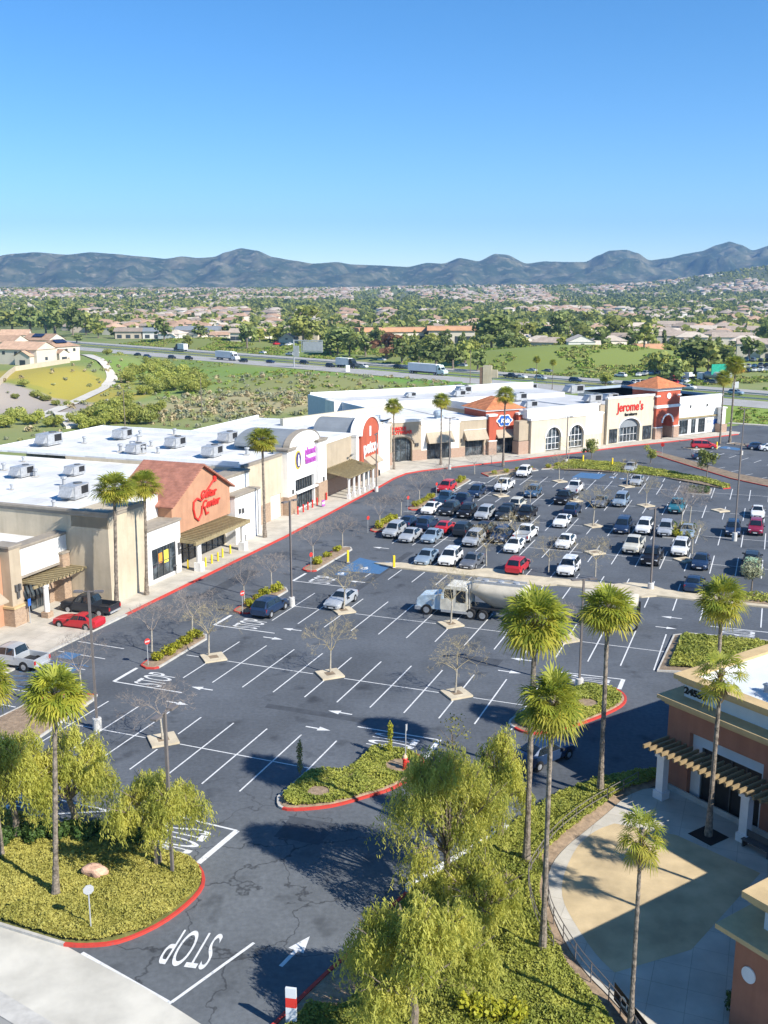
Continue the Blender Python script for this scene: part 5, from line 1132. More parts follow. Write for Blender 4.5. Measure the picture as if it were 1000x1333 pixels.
mb=MB(); mb.bx(-2.9,2.7,-.4,.4,.85,1.05); [mb.bx(2.4,2.6,s*.8-.08,s*.8+.08,0,1.2) for s in (-1,1)]; [mb.bx(-2.8,-2.6,s*.8-.08,s*.8+.08,.9,2.4) for s in (-1,1)]; mb.build('chassis',PLASTIC,tk)
for x in (-1.2,-2.3):
    for s in (-1,1): obj('wheel',WME,tk,(x,s*1.0,.52))
# ---- freeway traffic
FH=math.atan2(FWD.y,FWD.x)
def semi(pos,h,label,colc,colt,L=14.5):
    t=thing('semi_truck',label,'truck',pos,h,'trucks on the freeway')
    mb=MB(); mb.slab([(L/2+.3,.6),(L/2+3.8,.6),(L/2+4.1,1.0),(L/2+3.9,1.9),(L/2+2.6,2.2),(L/2+2.1,3.1),(L/2+1.4,3.9),(L/2+.3,3.9)],-1.2,1.2); mb.build('cab',colc,t)
    [MB().bx(L/2+1.2,L/2+2.2,s*1.21-.01,s*1.21+.01,2.1,2.9).build('side_window',CGL,t) for s in (-1,1)]; MB().quad((L/2+2.66,-1,2.25),(L/2+2.66,1,2.25),(L/2+2.2,1,3.05),(L/2+2.2,-1,3.05)).build('windscreen',CGL,t)
    mb=MB(); mb.bx(-L/2,L/2,-1.28,1.28,1.15,4.05); mb.build('box_trailer',colt,t)
    mb=MB(); mb.bx(-L/2+.5,L/2+3,-.5,.5,.75,1.14); mb.build('chassis',PLASTIC,t)
    for x in (L/2+3.2,L/2+.2,L/2-1.0,-L/2+2.4,-L/2+1.2):
        for s in (-1,1): obj('wheel',WME,t,(x,s*1.05,.52))
    return t
BOXW=mat('trailer_white',(.72,.73,.74),rough=.5,var=.05,scale=.4); CABG=mat('truck_cab_pale_green',(.55,.66,.62),rough=.35); CABW=mat('truck_cab_white',(.7,.7,.7),rough=.35); CABD=mat('truck_cab_dark',(.03,.04,.05),rough=.35)
def fwy(u,v): 
    p=G(u,v); return (p.x,p.y,.04)
semi(fwy(293,468.5),FH,'white semi truck on the freeway, left of the view, with a plain white trailer',CABW,BOXW,12)
semi(fwy(552,487),FH,'long white semi truck with a pale green cab in the middle of the freeway',CABG,BOXW,15)
semi(fwy(238,457.5),FH+P_,'boxy white truck heading away on the far carriageway',CABD,BOXW,6)
semi(fwy(448,478.5),FH+P_*0,'white truck with green stripes on the near carriageway',CABD,mat('trailer_green_stripe',(.70,.72,.70),col2=(.16,.40,.22),scale=.5,mix=(.60,.63)),8)
t=thing('tanker_truck','silver tank truck on the far carriageway at the right','truck',fwy(931,497),FH+P_,'trucks on the freeway'); mb=MB(); mb.X=Matrix.Rotation(R(90),4,'Y'); mb.lathe([(.3,-5),(1.15,-4.7),(1.2,0),(1.15,4.7),(.3,5)],(-2.3,0,-1),14); mb.build('tank',METAL,t); mb=MB(); mb.bx(4.3,6.4,-1.2,1.2,.6,2.9); mb.build('cab',CABW,t)
for x in (5.4,3.5,-3.8,-5): [obj('wheel',WME,t,(x,s*1.05,.52)) for s in (-1,1)]
t=thing('flatbed_truck','white flatbed truck with dark load near the green road sign','truck',fwy(905,495),FH+P_,'trucks on the freeway'); mb=MB(); mb.slab([(1.8,.6),(4.6,.6),(4.7,1.6),(4.0,2.6),(1.8,2.7)],-1.15,1.15); mb.build('cab',CABW,t); mb=MB(); mb.bx(-4.6,1.7,-1.15,1.15,.9,1.2); mb.bx(-4,-1.5,-1,1,1.21,2.2); mb.build('flatbed',PLASTIC,t)
for x in (3.6,-2.2,-3.4): [obj('wheel',WME,t,(x,s*1.0,.52)) for s in (-1,1)]
FC=[((179,463),'sedan','dark',1,'dark car on the far carriageway at the far left'),((192,466),'suv','navy',0,'navy pickup-like suv on the near carriageway left of the white semi'),((224,467),'suv','dark',0,'first of two dark suvs behind the white semi'),((246,468),'suv','black',0,'second of two dark suvs, right behind the white semi'),((317,471.5),'suv','dark',1,'dark suv above the white semi on the far carriageway'),((352,472.5),'sedan','navy',0,'navy van-like car on the near carriageway, left of the sign gantry'),((342,460.5),'sedan','white',1,'white car on the far carriageway left of the gantry'),((378,463),'pickup','silver',1,'silver pickup on the far carriageway beside the gantry'),((396,474),'suv','black',0,'black car on the near carriageway under the gantry'),((430,478),'suv','dark',0,'dark suv just ahead of the striped truck'),((473,479),'suv','white',0,'white suv behind the striped truck'),((497,470),'sedan','silver',1,'silver sedan on the far carriageway in mid freeway'),((519,480),'suv','dark',0,'dark suv right behind the long semi'),((602,478),'suv','silver',1,'silver suv on the far carriageway after the long semi'),((665,492),'pickup','dark',0,'dark pickup with a pale tail just right of the pylon sign'),((679,492.5),'sedan','white',0,'white car following the dark pickup'),((692,484),'sedan','silver',1,'silver car on the far carriageway between the two small palms'),((712,485),'sedan','grey',1,'grey car on the far carriageway right of the small palms'),((704,494.5),'suv','silver',0,'silver suv on the near carriageway between the small palms'),((749,497.5),'suv','navy',0,'navy truck-like suv above the furniture store roof'),((791,500),'suv','silver',0,'silver suv above the furniture store roof'),((808,491),'suv','white',1,'white suv alone on the far carriageway'),((819,503),'van','navy',0,'navy van left of the red tower roof'),((836,504),'suv','dark',0,'dark suv touching the red tower roof'),((886,506),'pickup','white',0,'white pickup right of the red tower roof'),((897,507),'suv','white',0,'white suv just behind the white pickup on the right'),((958,514),'suv','lightblue',0,'pale blue suv on the near carriageway at the right'),((925,500),'suv','grey',1,'grey suv beside the silver tank truck')]
for (u,v),k,c,far,lab in FC: car(k,c,fwy(u,v),FH+(P_ if far else 0),lab,'cars on the freeway',True,{'sedan':'freeway_car','suv':'freeway_suv','van':'freeway_van','pickup':'freeway_pickup'}[k])
# ---------------------------------------------------------------- vegetation
def rv(r): 
    while True:
        v=Vector((r.uniform(-1,1),r.uniform(-1,1),r.uniform(-1,1)))
        if .01<v.length<1: return v.normalized()
def fan_leaf(V,Fc,c,az,el,Lp,rad,droop,r,seg=18):
    """one palm fan: a stalk and a pleated blade of separate fingers, stiff near the stalk and hanging at the tips"""
    d=Vector((math.cos(az)*math.cos(el),math.sin(az)*math.cos(el),math.sin(el))); side=Vector((-math.sin(az),math.cos(az),0)); up=d.cross(side)
    if up.z<0: up=-up
    h=c+d*Lp+Vector((0,0,-.10*Lp))
    o=len(V); w=side*.022; V+= [c-w,c+w,h+w,h-w]; Fc.append((o,o+1,o+2,o+3))
    tilt=r.uniform(-.5,.5)
    s2=(side*math.cos(tilt)+up*math.sin(tilt)); d2=(d*.9+up*-.25).normalized(); nn=d2.cross(s2)
    for i in range(seg):
        a=(i/(seg-1)-.5)*math.radians(250); L=rad*(1-.25*abs(a)/2.2)*r.uniform(.82,1.1)
        dr=d2*math.cos(a)+s2*math.sin(a); wd=(s2*math.cos(a)-d2*math.sin(a))*(.055*rad*(1 if i%2 else .8)); lift=nn*(.06*rad*(1 if i%2 else -1))
        mid=h+dr*L*.6+lift*.6; tip=h+dr*L*.97+lift*.4+Vector((0,0,-droop*L*r.uniform(.15,.7)))
        o=len(V); V+= [h-wd*.2,h+wd*.2,mid+wd,mid-wd,tip+wd*.1,tip-wd*.1]; Fc+= [(o,o+1,o+2,o+3),(o+3,o+2,o+4,o+5)]
def make_palm(seed,label,H=12.0,lean=.008,nl=46,R_=1.25,skirt=22,tr=.155):
    r=random.Random(seed); t=thing('fan_palm',label,'palm tree')
    pts=[];rad=[]; la=r.uniform(0,6.28)
    for i in range(49):
        k=i/48; z=H*k; off=lean*H*k*k; pts.append((math.cos(la)*off,math.sin(la)*off,z)); rad.append((tr*(1.45-.55*min(1,k*5)-.25*k))*(1+.09*r.uniform(-1,1)+(.10 if i%2 else 0)))
    rad[-1]*=1.5; rad[-2]*=1.35
    mb=MB(); mb.tube(pts,rad,10); mb.build('trunk',PTRUNK,t)
    top=Vector(pts[-1])
    def leaves(name,n,e0,e1,m,Lp,rr,dro):
        V=[];Fc=[]
        for i in range(n):
            k=(i+.5)/n; el=e0+(e1-e0)*k+r.uniform(-.12,.12); az=i*2.39996+r.uniform(-.3,.3)
            fan_leaf(V,Fc,top+Vector((0,0,-.35+.5*(1-k)*0)),az,el,Lp*r.uniform(.8,1.15),rr*r.uniform(.85,1.1),dro,r)
        return obj(name,np_mesh(name,np.array([tuple(v) for v in V],np.float32),np.array(Fc,np.int32),m),t)
    leaves('green_fronds',int(nl*.95),1.4,-.25,PALML,1.0,R_*.78,.4); leaves('yellow_fronds',int(nl*.5),.3,-.8,PALMY,1.0,R_*.76,.55); leaves('dry_fronds',skirt,-.85,-1.45,PALMD,.65,R_*.58,.5)
    if 1:
        V=[];Fc=[]
        for i in range(60):
            z=H-.4-r.random()**2*1.6; a=r.uniform(0,6.28); q=top.copy(); q.z=z; b=q+Vector((math.cos(a),math.sin(a),0))*tr*.8; e=b+Vector((math.cos(a)*.22,math.sin(a)*.22,.22)); w=Vector((-math.sin(a),math.cos(a),0))*.035
            o=len(V); V+=[b-w,b+w,e+w,e-w]; Fc.append((o,o+1,o+2,o+3))
        obj('leaf_stubs',np_mesh('leaf_stubs',np.array([tuple(v) for v in V],np.float32),np.array(Fc,np.int32),PALMD),t)
    return t
PALMS=[Proto(make_palm(11,'x')),Proto(make_palm(12,'x',12,.014,42,1.2,18)),Proto(make_palm(13,'x',12,.006,52,1.3,10)),Proto(make_palm(14,'x',9.5,.006,20,1.0,8,.15))]
PL=[((73,1172),11.6,2,.97,'fan palm rising from the yellow ground cover at the lower left'),((2,1120),10.6,1,1.0,'fan palm half cut off by the left edge beside the weeping tree'),
 ((152,796),12.6,0,1.0,'left one of two fan palms in front of the peach gable shop'),((191,776),12.0,1,.95,'right one of two fan palms in front of the peach gable shop'),((345,701),13.0,2,.9,'fan palm on the pavement between the tan bay and the fitness club'),
 ((513,612),11.5,0,.85,'fan palm at the inner corner, left of the small red sign'),((574,606),12.0,2,.85,'fan palm before the white shop with tan awning'),((655,608),13.2,1,.85,'fan palm growing in front of the cloud-shaped blue sign'),
 ((706,1246),13.1,0,.82,'tall fan palm on the bark strip by the plaza railing, second of the leaning pair'),((685,1130),14.4,2,.88,'tall dark-skirted fan palm on the bank, crown before the tanker trailer'),((781,1036),12.4,2,1.0,'tall fan palm by the drive, crown against the parked trailer'),
 ((926,1010),12.2,1,.95,'fan palm rising behind the corner building, crown over the right median'),((922,1091),10.2,3,.95,'slender fan palm in a square black grate in front of the corner building'),((820,1348),9.5,3,.7,'slender young fan palm in front of the sunlit plaza'),
 ((815,592),13.8,0,.62,'x'),((937,579),14.0,1,.95,'left one of two tall palms past the end of the shops'),((950,577),16.6,2,1.15,'right, taller one of two palms past the end of the shops'),((698,506),9.8,0,1.2,'left one of two palms behind the big hall roof'),((719,507),9.0,2,1.1,'right one of two palms behind the big hall roof')]
GR=[(6,13),(14,)]
for (u,v),H,k,s,lab in PL:
    if lab=='x': continue
    p=G(u,v); base=12.0 if k<3 else 9.5; z=.15 if v>560 else 0
    pm_o=PALMS[k].place(lab,(p.x,p.y,z),rnd.uniform(0,6.28),((H/base if s>1 else s*H/base*1.05)*(1.2 if u in (152,191,345,513,574,655) else 1),)*2+(H/base,),'fan palms around the shopping centre')
    if u in (73,152,191): pm_o.rotation_euler=(0,R(3.6 if u==73 else 2.6),0)
for (x,y),l in (((22.9,42.9),'palm out of view to the right, its shadow farther across the plaza'),((19.9,40.2),'palm out of view to the right, its shadow nearer across the plaza')): PALMS[3].place(l,(x,y,.15),1.3,(.85,.85,1.06),'fan palms around the shopping centre')
p=G(922,1091); mb=MB(); mb.bx(-.8,.8,-.8,.8,.15,.175); tag(mb.build('tree_grate',BLACK,loc=(p.x,p.y,0),rot=A2),'black square tree grate around the slender palm at the corner building','tree grate')
p=G(1003,1030); PALMS[3].place('palm crown just entering the view at the right edge by the pergola',(p.x+.4,p.y-3.5,.15),1,.9,'fan palms around the shopping centre')

# ---- bare trees
def make_bare(seed,label,H=5.2,m=TWIG,bm=PALEBARK,spread=.62,depth=5,trunk=.42,tr=.075):
    r=random.Random(seed); t=thing('bare_tree',label,'tree'); mb=MB(); br=MB()
    top=Vector((r.uniform(-.1,.1),r.uniform(-.1,.1),H*trunk)); mb.tube([(0,0,0),top*.5,top],[tr*1.25,tr,tr*.85],7); mb.build('trunk',bm,t)
    def grow(p,d,L,rad,k):
        q=p+d*L*.5+rv(r)*L*.06; e=q+(d+rv(r)*.25).normalized()*L*.5
        br.tube([p,q,e],[rad,rad*.8,rad*.55],3 if k<4 else 5,0,False)
        if k==0: return
        for i in range(r.choice((2,3,3)) if k>2 else 3):
            nd=(d*.75+rv(r)*spread*1.1+Vector((0,0,.12))).normalized(); grow(e,nd,L*r.uniform(.6,.82),max(.006,rad*.55),k-1)
    for i in range(5):
        a=i*1.2566+r.uniform(-.3,.3); d=Vector((math.cos(a)*spread,math.sin(a)*spread,.75)).normalized(); grow(top+Vector((0,0,-.15*i*.3)),d,H*.22,tr*.42,depth)
    br.build('branches',m,t); return t
BARE=[Proto(make_bare(21,'x')),Proto(make_bare(22,'x',5.2,TWIGY)),Proto(make_bare(23,'x',5.2,TWIG,PALEBARK,.8)),Proto(make_bare(24,'x',5.2,TWIGY,PALEBARK,.75))]
GB='bare winter trees in the car park'
BT=[((272,855),5.0,1,'bare tree on the planter diamond beside the first yellow shrub island'),((430,877),4.6,1,'bare tree with a slim straight trunk on the middle diamond of the empty row'),((593,904),4.8,3,'bushy bare tree on the diamond right of the tall arrow markings'),((212,965),4.6,2,'low wide bare tree on the diamond behind the tall lamp post'),
 ((448,794),5.0,1,'bare tree on the diamond in front of the striped silver coupe'),((587,813),5.6,3,'bare tree standing in front of the tanker cab'),((735,836),3.8,2,'bare tree on the diamond hidden behind the tall palms'),
 ((107,908),5.0,0,'grey bare tree on the earth island by the left lamp post'),((198,850),4.6,0,'grey bare tree at the front of the first yellow shrub island'),((250,833),5.0,2,'grey bare tree at the back of the first yellow shrub island'),((318,785),4.2,0,'bare tree at the front of the second yellow shrub island'),((354,767),4.2,2,'bare tree at the back of the second yellow shrub island'),((408,733),4.6,0,'bare tree at the front of the third shrub island'),((446,714),4.6,2,'bare tree at the back of the third shrub island'),((494,690),4.6,0,'bare tree before the silver suv at the row end'),((522,672),4.6,2,'bare tree behind the yellow shrubs of the busy row'),((546,656),4.6,0,'bare tree beside the white hatchback island'),((577,638),4.8,2,'bare tree beside the red suv'),((618,618),4.2,0,'bare tree on the small corner island with yellow shrubs'),
 ((633,738),5.2,3,'bare tree on the concrete median by the white suv with sunroof'),((672,716),4.8,1,'bare tree next to the small white sedan'),((714,747),4.4,3,'bare tree on the median left of the large white suv'),((775,752),4.8,3,'bent bare tree on the median right of the large white suv'),((772,685),5.6,1,'bare tree on the diamond in the centre of the car park'),((652,645),4.2,1,'bare tree by the far white pickup'),((690,655),3.6,3,'low tan bare tree beside the dark pickups'),((728,625),4.6,3,'bare tree on the diamond before the arched-window shop'),((841,659),4.4,1,'bare tree on the diamond left of the teal pickup'),((816,633),4.6,3,'bare tree on the diamond beside the lone silver sedan'),((886,692),6.2,0,'tall grey bare tree, left of two on the green shrub block'),((897,686),6.4,2,'tall grey bare tree, right of two on the green shrub block'),((901,722),4.4,3,'thin bare tree beside the white suv of the right-hand row'),((740,600),4.2,1,'tan bare tree on the small corner island with green shrubs'),((640,606),3.4,2,'bare tree at the pavement by the red tower')]
for (u,v),H,k,lab in BT:
    p=G(u,v); BARE[k].place(lab,(p.x,p.y,.12),rnd.uniform(0,6.28),(H/5.2*rnd.uniform(.95,1.1),H/5.2*rnd.uniform(.95,1.1),H/5.2),GB)
# ---- weeping pepper trees
def make_pepper(seed,label,H,Rx,Ry,n,trunk_base,name='weeping_tree',low=.32,m=PEPPER,nl=15,nlobe=17):
    """trunk, spreading limbs and loose curtains of hanging foliage with gaps between them"""
    r=random.Random(seed); t=thing(name,label,'tree',trunk_base,0,'weeping pepper trees')
    mb=MB(); fork=Vector((r.uniform(-.2,.2),r.uniform(-.2,.2),H*.3)); mb.tube([(0,0,-.1),fork*.5+Vector((.12,.05,0)),fork],[.24,.18,.16],8); mb.build('trunk',BARK,t)
    lb=MB(); lobes=[]; Q=[]
    for i in range(nlobe):
        a=i*2.4+r.uniform(-.5,.5); q=math.sqrt((i+.3)/nlobe)*.95; c=Vector((math.cos(a)*Rx*q,math.sin(a)*Ry*q,H*(.95-.34*q*q+r.uniform(-.2,.05)))); k=r.uniform(.15,.29); lobes.append((c,k,r.uniform(.7,1.5)))
        mid_=(fork*.5+c*.5)+Vector((0,0,.3)); lb.tube([fork,mid_,c],[.10,.06,.03],5,0,False); [lb.tube([c*.6+mid_*.4,c+Vector((r.uniform(-1,1)*Rx*k,r.uniform(-1,1)*Ry*k,r.uniform(-.2,.5)))],[.03,.012],4,0,False) for _ in range(5)]
    lb.build('limbs',BARK,t)
    wts=[l[1]**2 for l in lobes]
    for i in range(int(n*.62)):
        c,k,lf=r.choices(lobes,wts)[0]; d=rv(r); rad=r.random()**.5
        s=c+Vector((d.x*Rx*k,d.y*Ry*k,d.z*H*.10))*rad
        edge=min(1,Vector((s.x/Rx,s.y/Ry,0)).length)
        ln=H*r.uniform(.08,.26)*lf*(.75+.6*edge); ln=min(ln,s.z-H*low*r.uniform(.6,1.5))
        if ln<.25: continue
        sway=Vector((d.x,d.y,0))*.5+rv(r)*.2; bend=r.uniform(.5,1.2)
        for j in range(nl):
            f=(j+r.random())/nl; p=s+sway*ln*math.sin(f*1.5)*bend*.6+Vector((0,0,-ln*f)); p+=rv(r)*.09
            a=r.uniform(0,6.28); w=Vector((math.cos(a),math.sin(a),r.uniform(-.5,.5)))*r.uniform(.018,.036); L=Vector((r.uniform(-.13,.13),r.uniform(-.13,.13),-r.uniform(.08,.22)))
            Q+= [p-w,p+w,p+L+w*.6,p+L-w*.6]
    A=np.array([tuple(v) for v in Q],np.float32); obj('foliage',np_mesh('foliage',A,np.arange(len(A),dtype=np.int32).reshape(-1,4),m),t)
    return t
def gp(u,v,z=.2): p=G(u,v); return (p.x,p.y,z)
make_pepper(31,'small round weeping tree beside the lamp post on the entrance island',5.7,2.9,2.7,1900,gp(206,1132,.35),low=.42)
make_pepper(32,'weeping tree behind the palm at the left, right of two joined crowns',6.3,2.2,2.2,1900,gp(98,1086,.35),low=.14)
make_pepper(33,'weeping tree cut off by the left edge, left of two joined crowns',7.4,2.6,2.5,2200,gp(20,1100,.35),low=.12)
make_pepper(34,'large weeping tree over the drive kerb, in the centre foreground',7.9,3.0,2.8,2700,gp(580,1170,.25),low=.2)
make_pepper(35,'weeping tree nearest the camera, over the red kerb at the bottom',6.4,3.2,2.8,2900,gp(536,1352,.25),low=.1)
make_pepper(36,'slim weeping tree behind the large one, close to the drive',6.7,1.7,1.7,1200,gp(650,1100,.25),low=.3)
make_pepper(37,'low weeping tree behind the large foreground crown, touching the bank',4.2,2.0,1.9,1000,gp(625,1225,.25),low=.15)
# ---- leaf-clump shrubs and crowns
def crown(seed,lobes,n,size,flat=1.0):
    """leaf clusters spread through several lobes; returns quads"""
    g=np.random.default_rng(seed); w=np.array([l[1][0]*l[1][1]*l[1][2] for l in lobes])**(2/3); w/=w.sum()
    idx=g.choice(len(lobes),n,p=w); C_=np.array([l[0] for l in lobes])[idx]; S_=np.array([l[1] for l in lobes])[idx]
    d=g.normal(size=(n,3)); d/=np.linalg.norm(d,axis=1)[:,None]; rr=(g.random(n)**.42)[:,None]
    P=C_+d*S_*rr
    nrm=d+g.normal(size=(n,3))*.55; nrm/=np.linalg.norm(nrm,axis=1)[:,None]
    u=np.cross(nrm,g.normal(size=(n,3))); u/=np.linalg.norm(u,axis=1)[:,None]; v=np.cross(nrm,u)
    s=(size*(.6+.8*g.random(n)))[:,None]
    q=np.stack([P-u*s-v*s*.55,P+u*s-v*s*.55,P+u*s*.7+v*s*.6,P-u*s*.7+v*s*.6],1).reshape(-1,3)
    return q.astype(np.float32)
def quads(n): return np.arange(n,dtype=np.int32).reshape(-1,4)
def shrub_me(seed,w,h,n,size,m,k=6):
    r=random.Random(seed); lo=[((r.uniform(-w,w)*.45,r.uniform(-w,w)*.45,h*r.uniform(.35,.6)),(w*r.uniform(.35,.6),w*r.uniform(.35,.6),h*r.uniform(.3,.45))) for i in range(k)]
    q=crown(seed,lo,n,size); q[:,2]=np.maximum(q[:,2],.02); return np_mesh('foliage',q,quads(len(q)),m)
YSH=[shrub_me(41+i,.75,.85,650,.075,YSHRUB) for i in range(3)]; GSH=[shrub_me(51+i,.7,.8,600,.075,HEDGE) for i in range(3)]
def shrub(pos,me,lab,grp,sc=1,name='shrub',sz=1):
    o=obj(name,me,None,pos,rnd.uniform(0,6.28),(sc,sc,sc*sz)); return tag(o,lab,'shrub',grp)
k=0
for (a0,a1,b0,b1),nm,ln in zip(ROWISL,('first island from the left lamp post','second island, beside the dark blue suv','third island, left of the blue bay','island at the silver suv','island at the white hatchback','island at the red suv'),(5,4,3,5,5,4)):
    for i in range(ln):
        f=(i+.5)/ln*.8+.1; p=W((a0+a1)/2+rnd.uniform(-.25,.25),b0+(b1-b0)*f,.2); shrub(p,YSH[k%3],'yellow-green shrub on the row-end '+nm,'yellow shrubs on the row-end '+nm,rnd.uniform(.85,1.2)); k+=1
for i,(a,b) in enumerate([(-.8,99.4),(.6,101.6),(2.2,104),(3.8,106),(6.6,109.3),(7.6,111.5)]): shrub(W(a,b,.2),YSH[i%3],'yellow-green shrub on the small corner islands by the red tower','shrubs on the corner islands',.95)
for i in range(9): shrub(W(31.9+(i%3)*1.2,64.2+(i//3)*2.4,.2),YSH[i%3] if i%2 else GSH[i%3],'green-yellow shrub of the dense block under the two tall bare trees','shrubs of the block under the tall bare trees',1.15)
for i in range(9): shrub(W(32+(i%3)*1.15,95.4+(i//3)*1.6,.2),GSH[i%3],'low green shrub in the kerbed block of the far row','shrubs of the far row block',1.0,sz=.7)
# ---- ground covers: leaves over a planted surface
def cover(name,poly,dens,size,m,h=.25,zf=None,label=None,seed=1,holes=()):
    P=[Vector((p[0],p[1])) for p in poly]; xs_=[p.x for p in P]; ys_=[p.y for p in P]; g=random.Random(seed); Q=[]
    def inside(x,y,P):
        c=False;j=len(P)-1
        for i in range(len(P)):
            if (P[i].y>y)!=(P[j].y>y) and x<(P[j].x-P[i].x)*(y-P[i].y)/(P[j].y-P[i].y)+P[i].x: c=not c
            j=i
        return c
    area=(max(xs_)-min(xs_))*(max(ys_)-min(ys_)); n=int(area*dens)
    for i in range(n):
        x=g.uniform(min(xs_),max(xs_)); y=g.uniform(min(ys_),max(ys_))
        if not inside(x,y,P): continue
        if any((x-hx)**2+(y-hy)**2<hr*hr for hx,hy,hr in holes): continue
        cl=noise.noise(Vector((x*.9,y*.9,seed)))+.5*noise.noise(Vector((x*2.6,y*2.6,seed)))
        z=(zf(x,y) if zf else .2)+h*(.35+.65*max(0,cl+.4))*g.uniform(.4,1.05)
        d=rv(g); d.z=abs(d.z)+.35; d.normalize(); u=d.cross(rv(g)).normalized(); v=d.cross(u); s=size*g.uniform(.6,1.4); p=Vector((x,y,z))
        Q+= [p-u*s-v*s*.6,p+u*s-v*s*.6,p+u*s*.7+v*s*.6,p-u*s*.7+v*s*.6]
    A=np.array([tuple(v) for v in Q],np.float32); o=obj(name,np_mesh(name,A,quads(len(A)),m))
    if label: o['label']=label
    o['category']='ground cover'; o['kind']='stuff'; return o
def shrink(ps,k):
    c=Vector((sum(p[0] for p in ps)/len(ps),sum(p[1] for p in ps)/len(ps))); return [(c.x+(p[0]-c.x)*k,c.y+(p[1]-c.y)*k) for p in ps]
vis=[p for p in LFT]; cz=[Vector((sum(p[0] for p in LFT)/len(LFT),sum(p[1] for p in LFT)/len(LFT)))][0]
LFV=LFT[:28]+wp([(1.5,-22.6),(1.5,-31.2),(9.6,-31.4)])
sgn=G(125,1145)
cover('ground_cover',shrink(LFV,.97),1050,.055,COVER,.34,lambda x,y:.25,'yellow-green clipped ground cover on the entrance island',3,[(sgn.x,sgn.y,.55)])
cover('ground_cover',shrink(HYD,.94),420,.07,COVERG,.32,lambda x,y:.22,'green ground cover on the hydrant island',4,[(G(528,1000).x-.3,G(528,1000).y-.2,1.0),(G(415,1036).x,G(415,1036).y,.7)])
cover('ground_cover',shrink(RGT,.92),420,.075,COVERG,.32,lambda x,y:.22,'green ground cover on the island by the drive',5,[(G(765,920).x,G(765,920).y,.8)])
bkp=[(ra[i].x,ra[i].y) for i in range(40)]; inn=[tuple(ra[i].lerp(rb[i],.84 if i<22 else .93)) for i in range(40)]; edge=[tuple(ra[i].lerp(rb[i],.05)) for i in range(40)]
mudp=G(430,1290)
cover('ground_cover',edge+inn[::-1],780,.055,COVERG,.42,lambda x,y:.28,'thick green ground cover on the bank between drive and plaza',6,[(mudp.x,mudp.y,1.5),(G(665,1155).x,G(665,1155).y,.6)])
cover('lawn',TOPG,60,.14,COVERG,.25,lambda x,y:.2,'grass on the long strip above the far rows',7)
cover('ground_cover',shrink(wp([(36.5,16.4),(38.6,16.8),(44,18.6),(49.4,22.3),(49.4,26.5),(42.5,26),(37.6,25.6),(36.8,25)]),.96),260,.09,COVERG,.4,lambda x,y:.2,'ground cover in the planter behind the corner building',8)
cover('ground_cover',shrink(wp([(39.5,38.2),(60,38.1),(60,41.4),(46,41.6),(41,41)]),.95),50,.11,COVERG,.35,lambda x,y:.2,'green planting on the right end of the median',9)
# dark hedge at the back of the entrance island
for i in range(12):
    p=G(8+i*17,1098-(i%2)*6+abs(i-5)*1.2); shrub((p.x,p.y,.3),GSH[i%3],'dark green hedge shrub under the weeping trees at the left','dark hedge shrubs of the entrance island',1.15,'hedge_shrub',1.1)
# slim upright shrubs on the hydrant island
def slim(pos,H,lab,m,seed):
    q=crown(seed,[((0,0,H*k),(.22,.22,H*.2)) for k in (.25,.45,.65,.82)],420,.055); t=thing('slim_shrub',lab,'shrub',pos); obj('foliage',np_mesh('foliage',q,quads(len(q)),m),t); mb=MB(); mb.tube([(0,0,0),(0,0,H*.9)],[.03,.012],5); mb.build('stem',BARK,t)
slim(gp(391,1013),2.5,'thin upright tan shrub on the left tip of the hydrant island',mat('leaf_tan_green',(.26,.24,.09),col2=(.36,.32,.12),transl=.3),61); slim(gp(508,985),2.4,'slim upright green shrub behind the hydrant',YSHRUB,62)
# two small leafy trees at the right of the car park and along the far strip
def make_leafy(seed,lab,pos,H,w,m,n=900,size=.13,name='leafy_tree',tr=.09,base=.38,grp=None,k=9):
    r=random.Random(seed); t=thing(name,lab,'tree',pos,0,grp); mb=MB(); mb.tube([(0,0,-.1),(.05,.03,H*.3),(0,0,H*.6)],[tr,tr*.8,tr*.4],7)
    for i in range(4): a=i*1.6; mb.tube([(0,0,H*.32),(math.cos(a)*w*.5,math.sin(a)*w*.5,H*.65)],[tr*.5,tr*.2],5,0,False)
    mb.build('trunk',BARK,t)
    lo=[((r.uniform(-w,w)*.55,r.uniform(-w,w)*.55,H*r.uniform(base+.12,.86)),(w*r.uniform(.3,.55),w*r.uniform(.3,.55),H*r.uniform(.12,.22))) for i in range(k)]
    q=crown(seed,lo,n,size); obj('crown',np_mesh('crown',q,quads(len(q)),m),t); return t
make_leafy(71,'small grey-green tree on the planted median at the right edge',gp(978,772),4.0,1.5,SAGE,1300,.09)
make_leafy(72,'leafy green tree on the far grass strip near its red tip',gp(920,622),4.6,2.0,MGREEN,1300,.13)
make_leafy(73,'round green tree by the arched-window shop',gp(770,598),4.0,1.9,MGREEN,1300,.13,base=.2)
make_leafy(74,'small yellow-green tree on the grass strip, right of the round one',gp(847,604),3.4,1.2,LGREEN,800,.11,base=.25)
make_leafy(75,'sparse yellow-green shrub standing by the drive near the weeping trees',gp(588,985,.05),3.0,1.6,mat('leaf_sparse_olive',(.2,.2,.06),col2=(.3,.29,.08),transl=.3),260,.07,'sparse_shrub',.05,.1)
